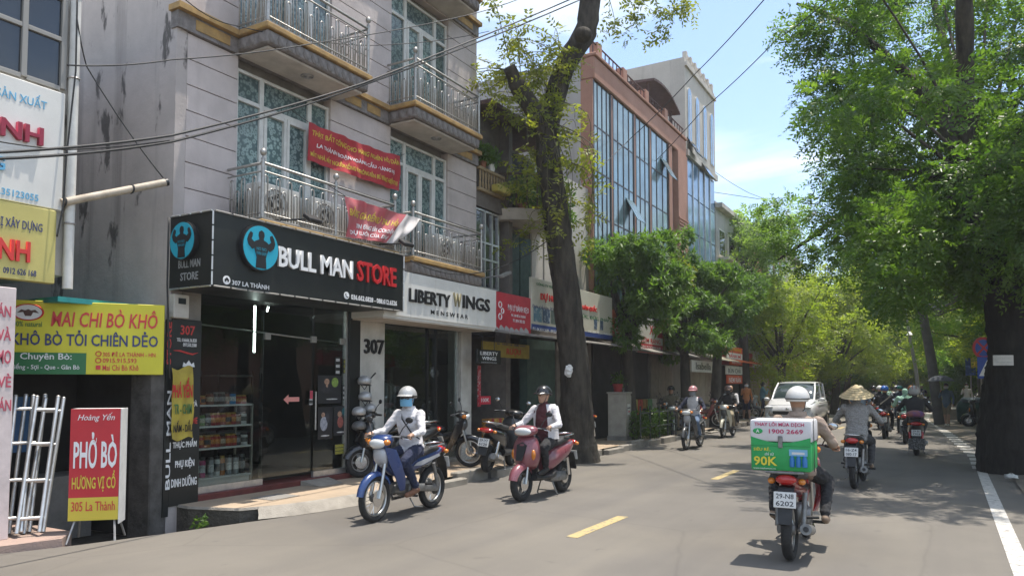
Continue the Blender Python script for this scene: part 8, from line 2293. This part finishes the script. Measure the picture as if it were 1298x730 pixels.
ct = wthing('covered_cart', 'low cart under a dark green tarpaulin behind the woman', 'cart', (.9, 36.5, .03))
MB().loft([[Vector((.9 + x * w, 36.5 + y * l, z)) for x, y in ((-1, -1), (1, -1), (1, 1), (-1, 1))] for z, w, l in ((.15, .55, .8), (.7, .58, .84), (.95, .5, .75), (1.1, .3, .5))]).build('tarpaulin', mat('green_tarp', (.02, .06, .05), .7, var=.3, vscale=3, bump=.5, bscale=8), ct, smooth=40)
MB().box(.5, 1.3, 35.7, 36.9, .95, 1.14).build('grey_sheet', mat('grey_sheet', (.14, .17, .2), .7), ct, bevel=.06)
for s in (-.45, .45): w = MB().torus((.9 + s, 36.2, .2), .14, .04, 'x', 18, 6).build('wheel', M_tyre, ct, smooth=170)
for i, (x, y, z, w, h, c, lab) in enumerate(((2.2, 43, 2.2, 1.2, 2.0, (.45, .10, .06), 'salmon hoarding on the far right roadside'), (1.6, 47, 2.6, .9, .5, (.50, .38, .05), 'yellow shop board on the far right'), (2.9, 39, 2.0, .6, .35, (.55, .12, .04), 'orange lit board behind the blue kiosk'), (1.2, 50, 2.2, .5, 1.0, (.03, .07, .3), 'blue upright board by the far poles'))):
    s = wthing('roadside_board', lab, 'sign', (x, y, .05), 'boards on the right roadside')
    MB().box(x - w / 2, x + w / 2, y, y + .08, z, z + h).build('board', mat('rboard_%d' % i, c, .6, col2=tuple(min(1, k * 1.8 + .05) for k in c), vscale=5, sharp=True), s); MB().tube([(x, y + .04, .0), (x, y + .04, z)], .04, n=6).build('post', M_steel2, s)
for i, (x, y) in enumerate(((-.15, 43), (-.9, 52), (.3, 40))):
    b = wthing('concrete_block', 'grey kerbside block on the far right roadside, ' + ORD[i] + ' in the row', 'block', (x, y, .03), 'blocks on the right roadside')
    MB().box(x - .5, x + .5, y - .3, y + .3, .03, .6).build('block', M_conc, b, bevel=.04)

# ---- overhead cables
def cable(lab, pts, r=.011, sag=.15):
    P = [Vector(p) for p in pts]; out = []
    for i in range(len(P) - 1):
        for k in range(8):
            f = k / 8; q = P[i].lerp(P[i + 1], f); q.z -= sag * 4 * f * (1 - f); out.append(q)
    out.append(P[-1])
    o = MB().tube(out, r, n=5).build('overhead_cable', M_cable, smooth=170)
    return tag(o, lab, 'cable', 'overhead cables')
XK = -7.0
cable('thick black cable crossing the townhouse front, upper of the pair', [GX(-60, 196, XK), GX(218, 172, XK), GX(460, 106, XK), GX(745, -10, XK)], .014, .03)
cable('thick black cable crossing the townhouse front, lower of the pair', [GX(-60, 203, XK), GX(218, 180, XK), GX(470, 105, XK), GX(745, -4, XK)], .014, .04)
cable('thin cable along the top balconies of the townhouse', [GX(85, 83, -7.4), GX(218, 76, -7.4), GX(400, 55, -7.4), GX(600, 18, -7.4), GX(680, -10, -7.4)], .008, .03)
cable('thin cable hanging below the upper ledge', [GX(235, 0, -8.0), GX(300, 33, -8.0), GX(470, 58, -8.0), GX(620, 40, -8.0)], .007, .06)
cable('slack cable slanting down the stained side wall', [GX(97, 20, -8.6), GX(110, 85, -8.75), GX(207, 226, FX0 + .1)], .008, .05)
cable('loose cable hanging along the drain pipe', [GX(98, -5, XA + .15), GX(96, 90, XA + .16), GX(84, 200, XA + .16), GX(80, 262, XA + .16), GX(72, 300, XA + .16)], .010, .0)
cable('thin cable across the white near-left board', [GX(-40, 172, XS + .1), GX(82, 190, XS + .1), GX(215, 178, -7.8)], .008, .02)
cable('cable climbing over the sky from the salmon building, left one', [GX(700, 265, -7.6), DP(800, 175, 23), DP(880, 95, 19), DP(990, -25, 14)], .012, .05)
cable('cable climbing over the sky into the right tree', [DP(820, 215, 27), DP(893, 137, 22), DP(985, 50, 17), DP(1060, -10, 13)], .012, .05)
cable('thin far cable low across the sky gap', [DP(880, 240, 36), DP(960, 252, 36), DP(1060, 250, 36)], .014, .0)
cable('second thin far cable low across the sky gap', [DP(890, 205, 38), DP(950, 245, 38), DP(1050, 275, 38)], .012, .1)
cable('cable bundle running under the shop signs', [GX(215, 480, -8.42), GX(212, 360, -8.40), GX(214, 276, FX0 + .05)], .012, .0)
cable('drooping cable from the balconies to the big trunk', [GX(520, 330, -7.6), GX(610, 345, -7.6), GX(700, 300, -7.3)], .010, .12)
# meter box and gadget under the sign corner
mb_ = wthing('meter_box', 'pale meter box under the black sign corner', 'box', (FX0, gf(228), 2.4)); a, b_ = GX(221, 372, FX0 + .1), GX(240, 404, FX0 + .1)
MB().box(FX0 + .002, FX0 + .1, a.y, b_.y, b_.z, a.z).build('case', M_wpil, mb_, bevel=.01); MB().box(FX0 + .101, FX0 + .108, a.y + .06, b_.y - .06, b_.z + .18, a.z - .05).build('window', M_dglass, mb_)
fl = wthing('wall_floodlight', 'grey floodlight on an arm above the red sweet shop sign', 'lamp', GX(640, 350, -7.9)); p = GX(640, 348, -7.8)
MB().cbox(p, (.12, .38, .06), Matrix.Rotation(R(20), 3, 'X')).build('lamp_head', M_steel2, fl, bevel=.01); MB().tube([p, (FX0 - .05, p.y - .2, p.z - .1)], .015, n=6).build('arm', M_steel2, fl)
# litter at the foot of the big tree, manhole, patches
for i, (u, v, c, lab) in enumerate(((716, 572, (.6, .55, .5), 'white crumpled bag at the foot of the big trunk'), (722, 577, (.5, .25, .08), 'orange scrap at the foot of the big trunk'), (712, 578, (.15, .3, .4), 'blue scrap at the foot of the big trunk'), (185, 629, (.1, .22, .4), 'blue packet lying below the corner board'), (1282, 606, (.5, .5, .48), 'pale scrap on the ground by the right trunk'), (270, 622, (.2, .3, .45), 'flat blue packet by the maroon step'))):
    p = GZ(u, v, SWZ if u < 1000 else .06); t_ = wthing('litter', lab, 'litter', p, 'litter on the ground')
    b = MB().ell(p + Vector((0, 0, .03)), (.11, .08, .05), 9, 6); b.v = [(x + rs.uniform(-.02, .02), y + rs.uniform(-.02, .02), max(z + rs.uniform(-.015, .015), p.z)) for x, y, z in b.v]; b.build('scrap', mat('litter_%d' % i, c, .7, var=.3, vscale=20), t_)
mh = GZ(318, 640, SWZ)
tag(MB().box(-8.15, -7.75, 7.05, 7.55, SWZ + .001, SWZ + .006).build('drain_cover', M_conc), 'grey drain cover set in the pavement near the maroon step', 'drain cover')
rs = random.Random(44)
for i in range(9):
    x, y, r = rs.uniform(-8.1, -7.5), rs.uniform(5.75, 6.15), rs.uniform(.05, .11)
    st = MB().ell((x, y, -.30 + r * .5), (r, r * rs.uniform(.7, 1.1), r * .7), 8, 6); st.v = [(a + rs.uniform(-.2, .2) * r, b_ + rs.uniform(-.2, .2) * r, c + rs.uniform(-.2, .2) * r) for a, b_, c in st.v]
    tag(st.build('rubble_stone', M_conc), ORD[i] + ' rubble stone lying in the pit before the alley', 'stone', 'rubble stones in the pit')
# ================================================================ thin midday haze
hz = bpy.data.materials.new('thin_haze'); hz.use_nodes = True; t = hz.node_tree; t.nodes.clear()
ho_ = t.nodes.new("ShaderNodeOutputMaterial"); pv_ = t.nodes.new("ShaderNodeVolumePrincipled")
pv_.inputs['Color'].default_value = (.92, .95, 1.0, 1); pv_.inputs['Density'].default_value = 0.0010; pv_.inputs['Anisotropy'].default_value = 0.25
t.links.new(pv_.outputs[0], ho_.inputs['Volume'])
tag(MB().box(-60, 60, -42, 200, -1.9, 19).build('haze', hz), kind='stuff')
bpy.context.view_layer.update()
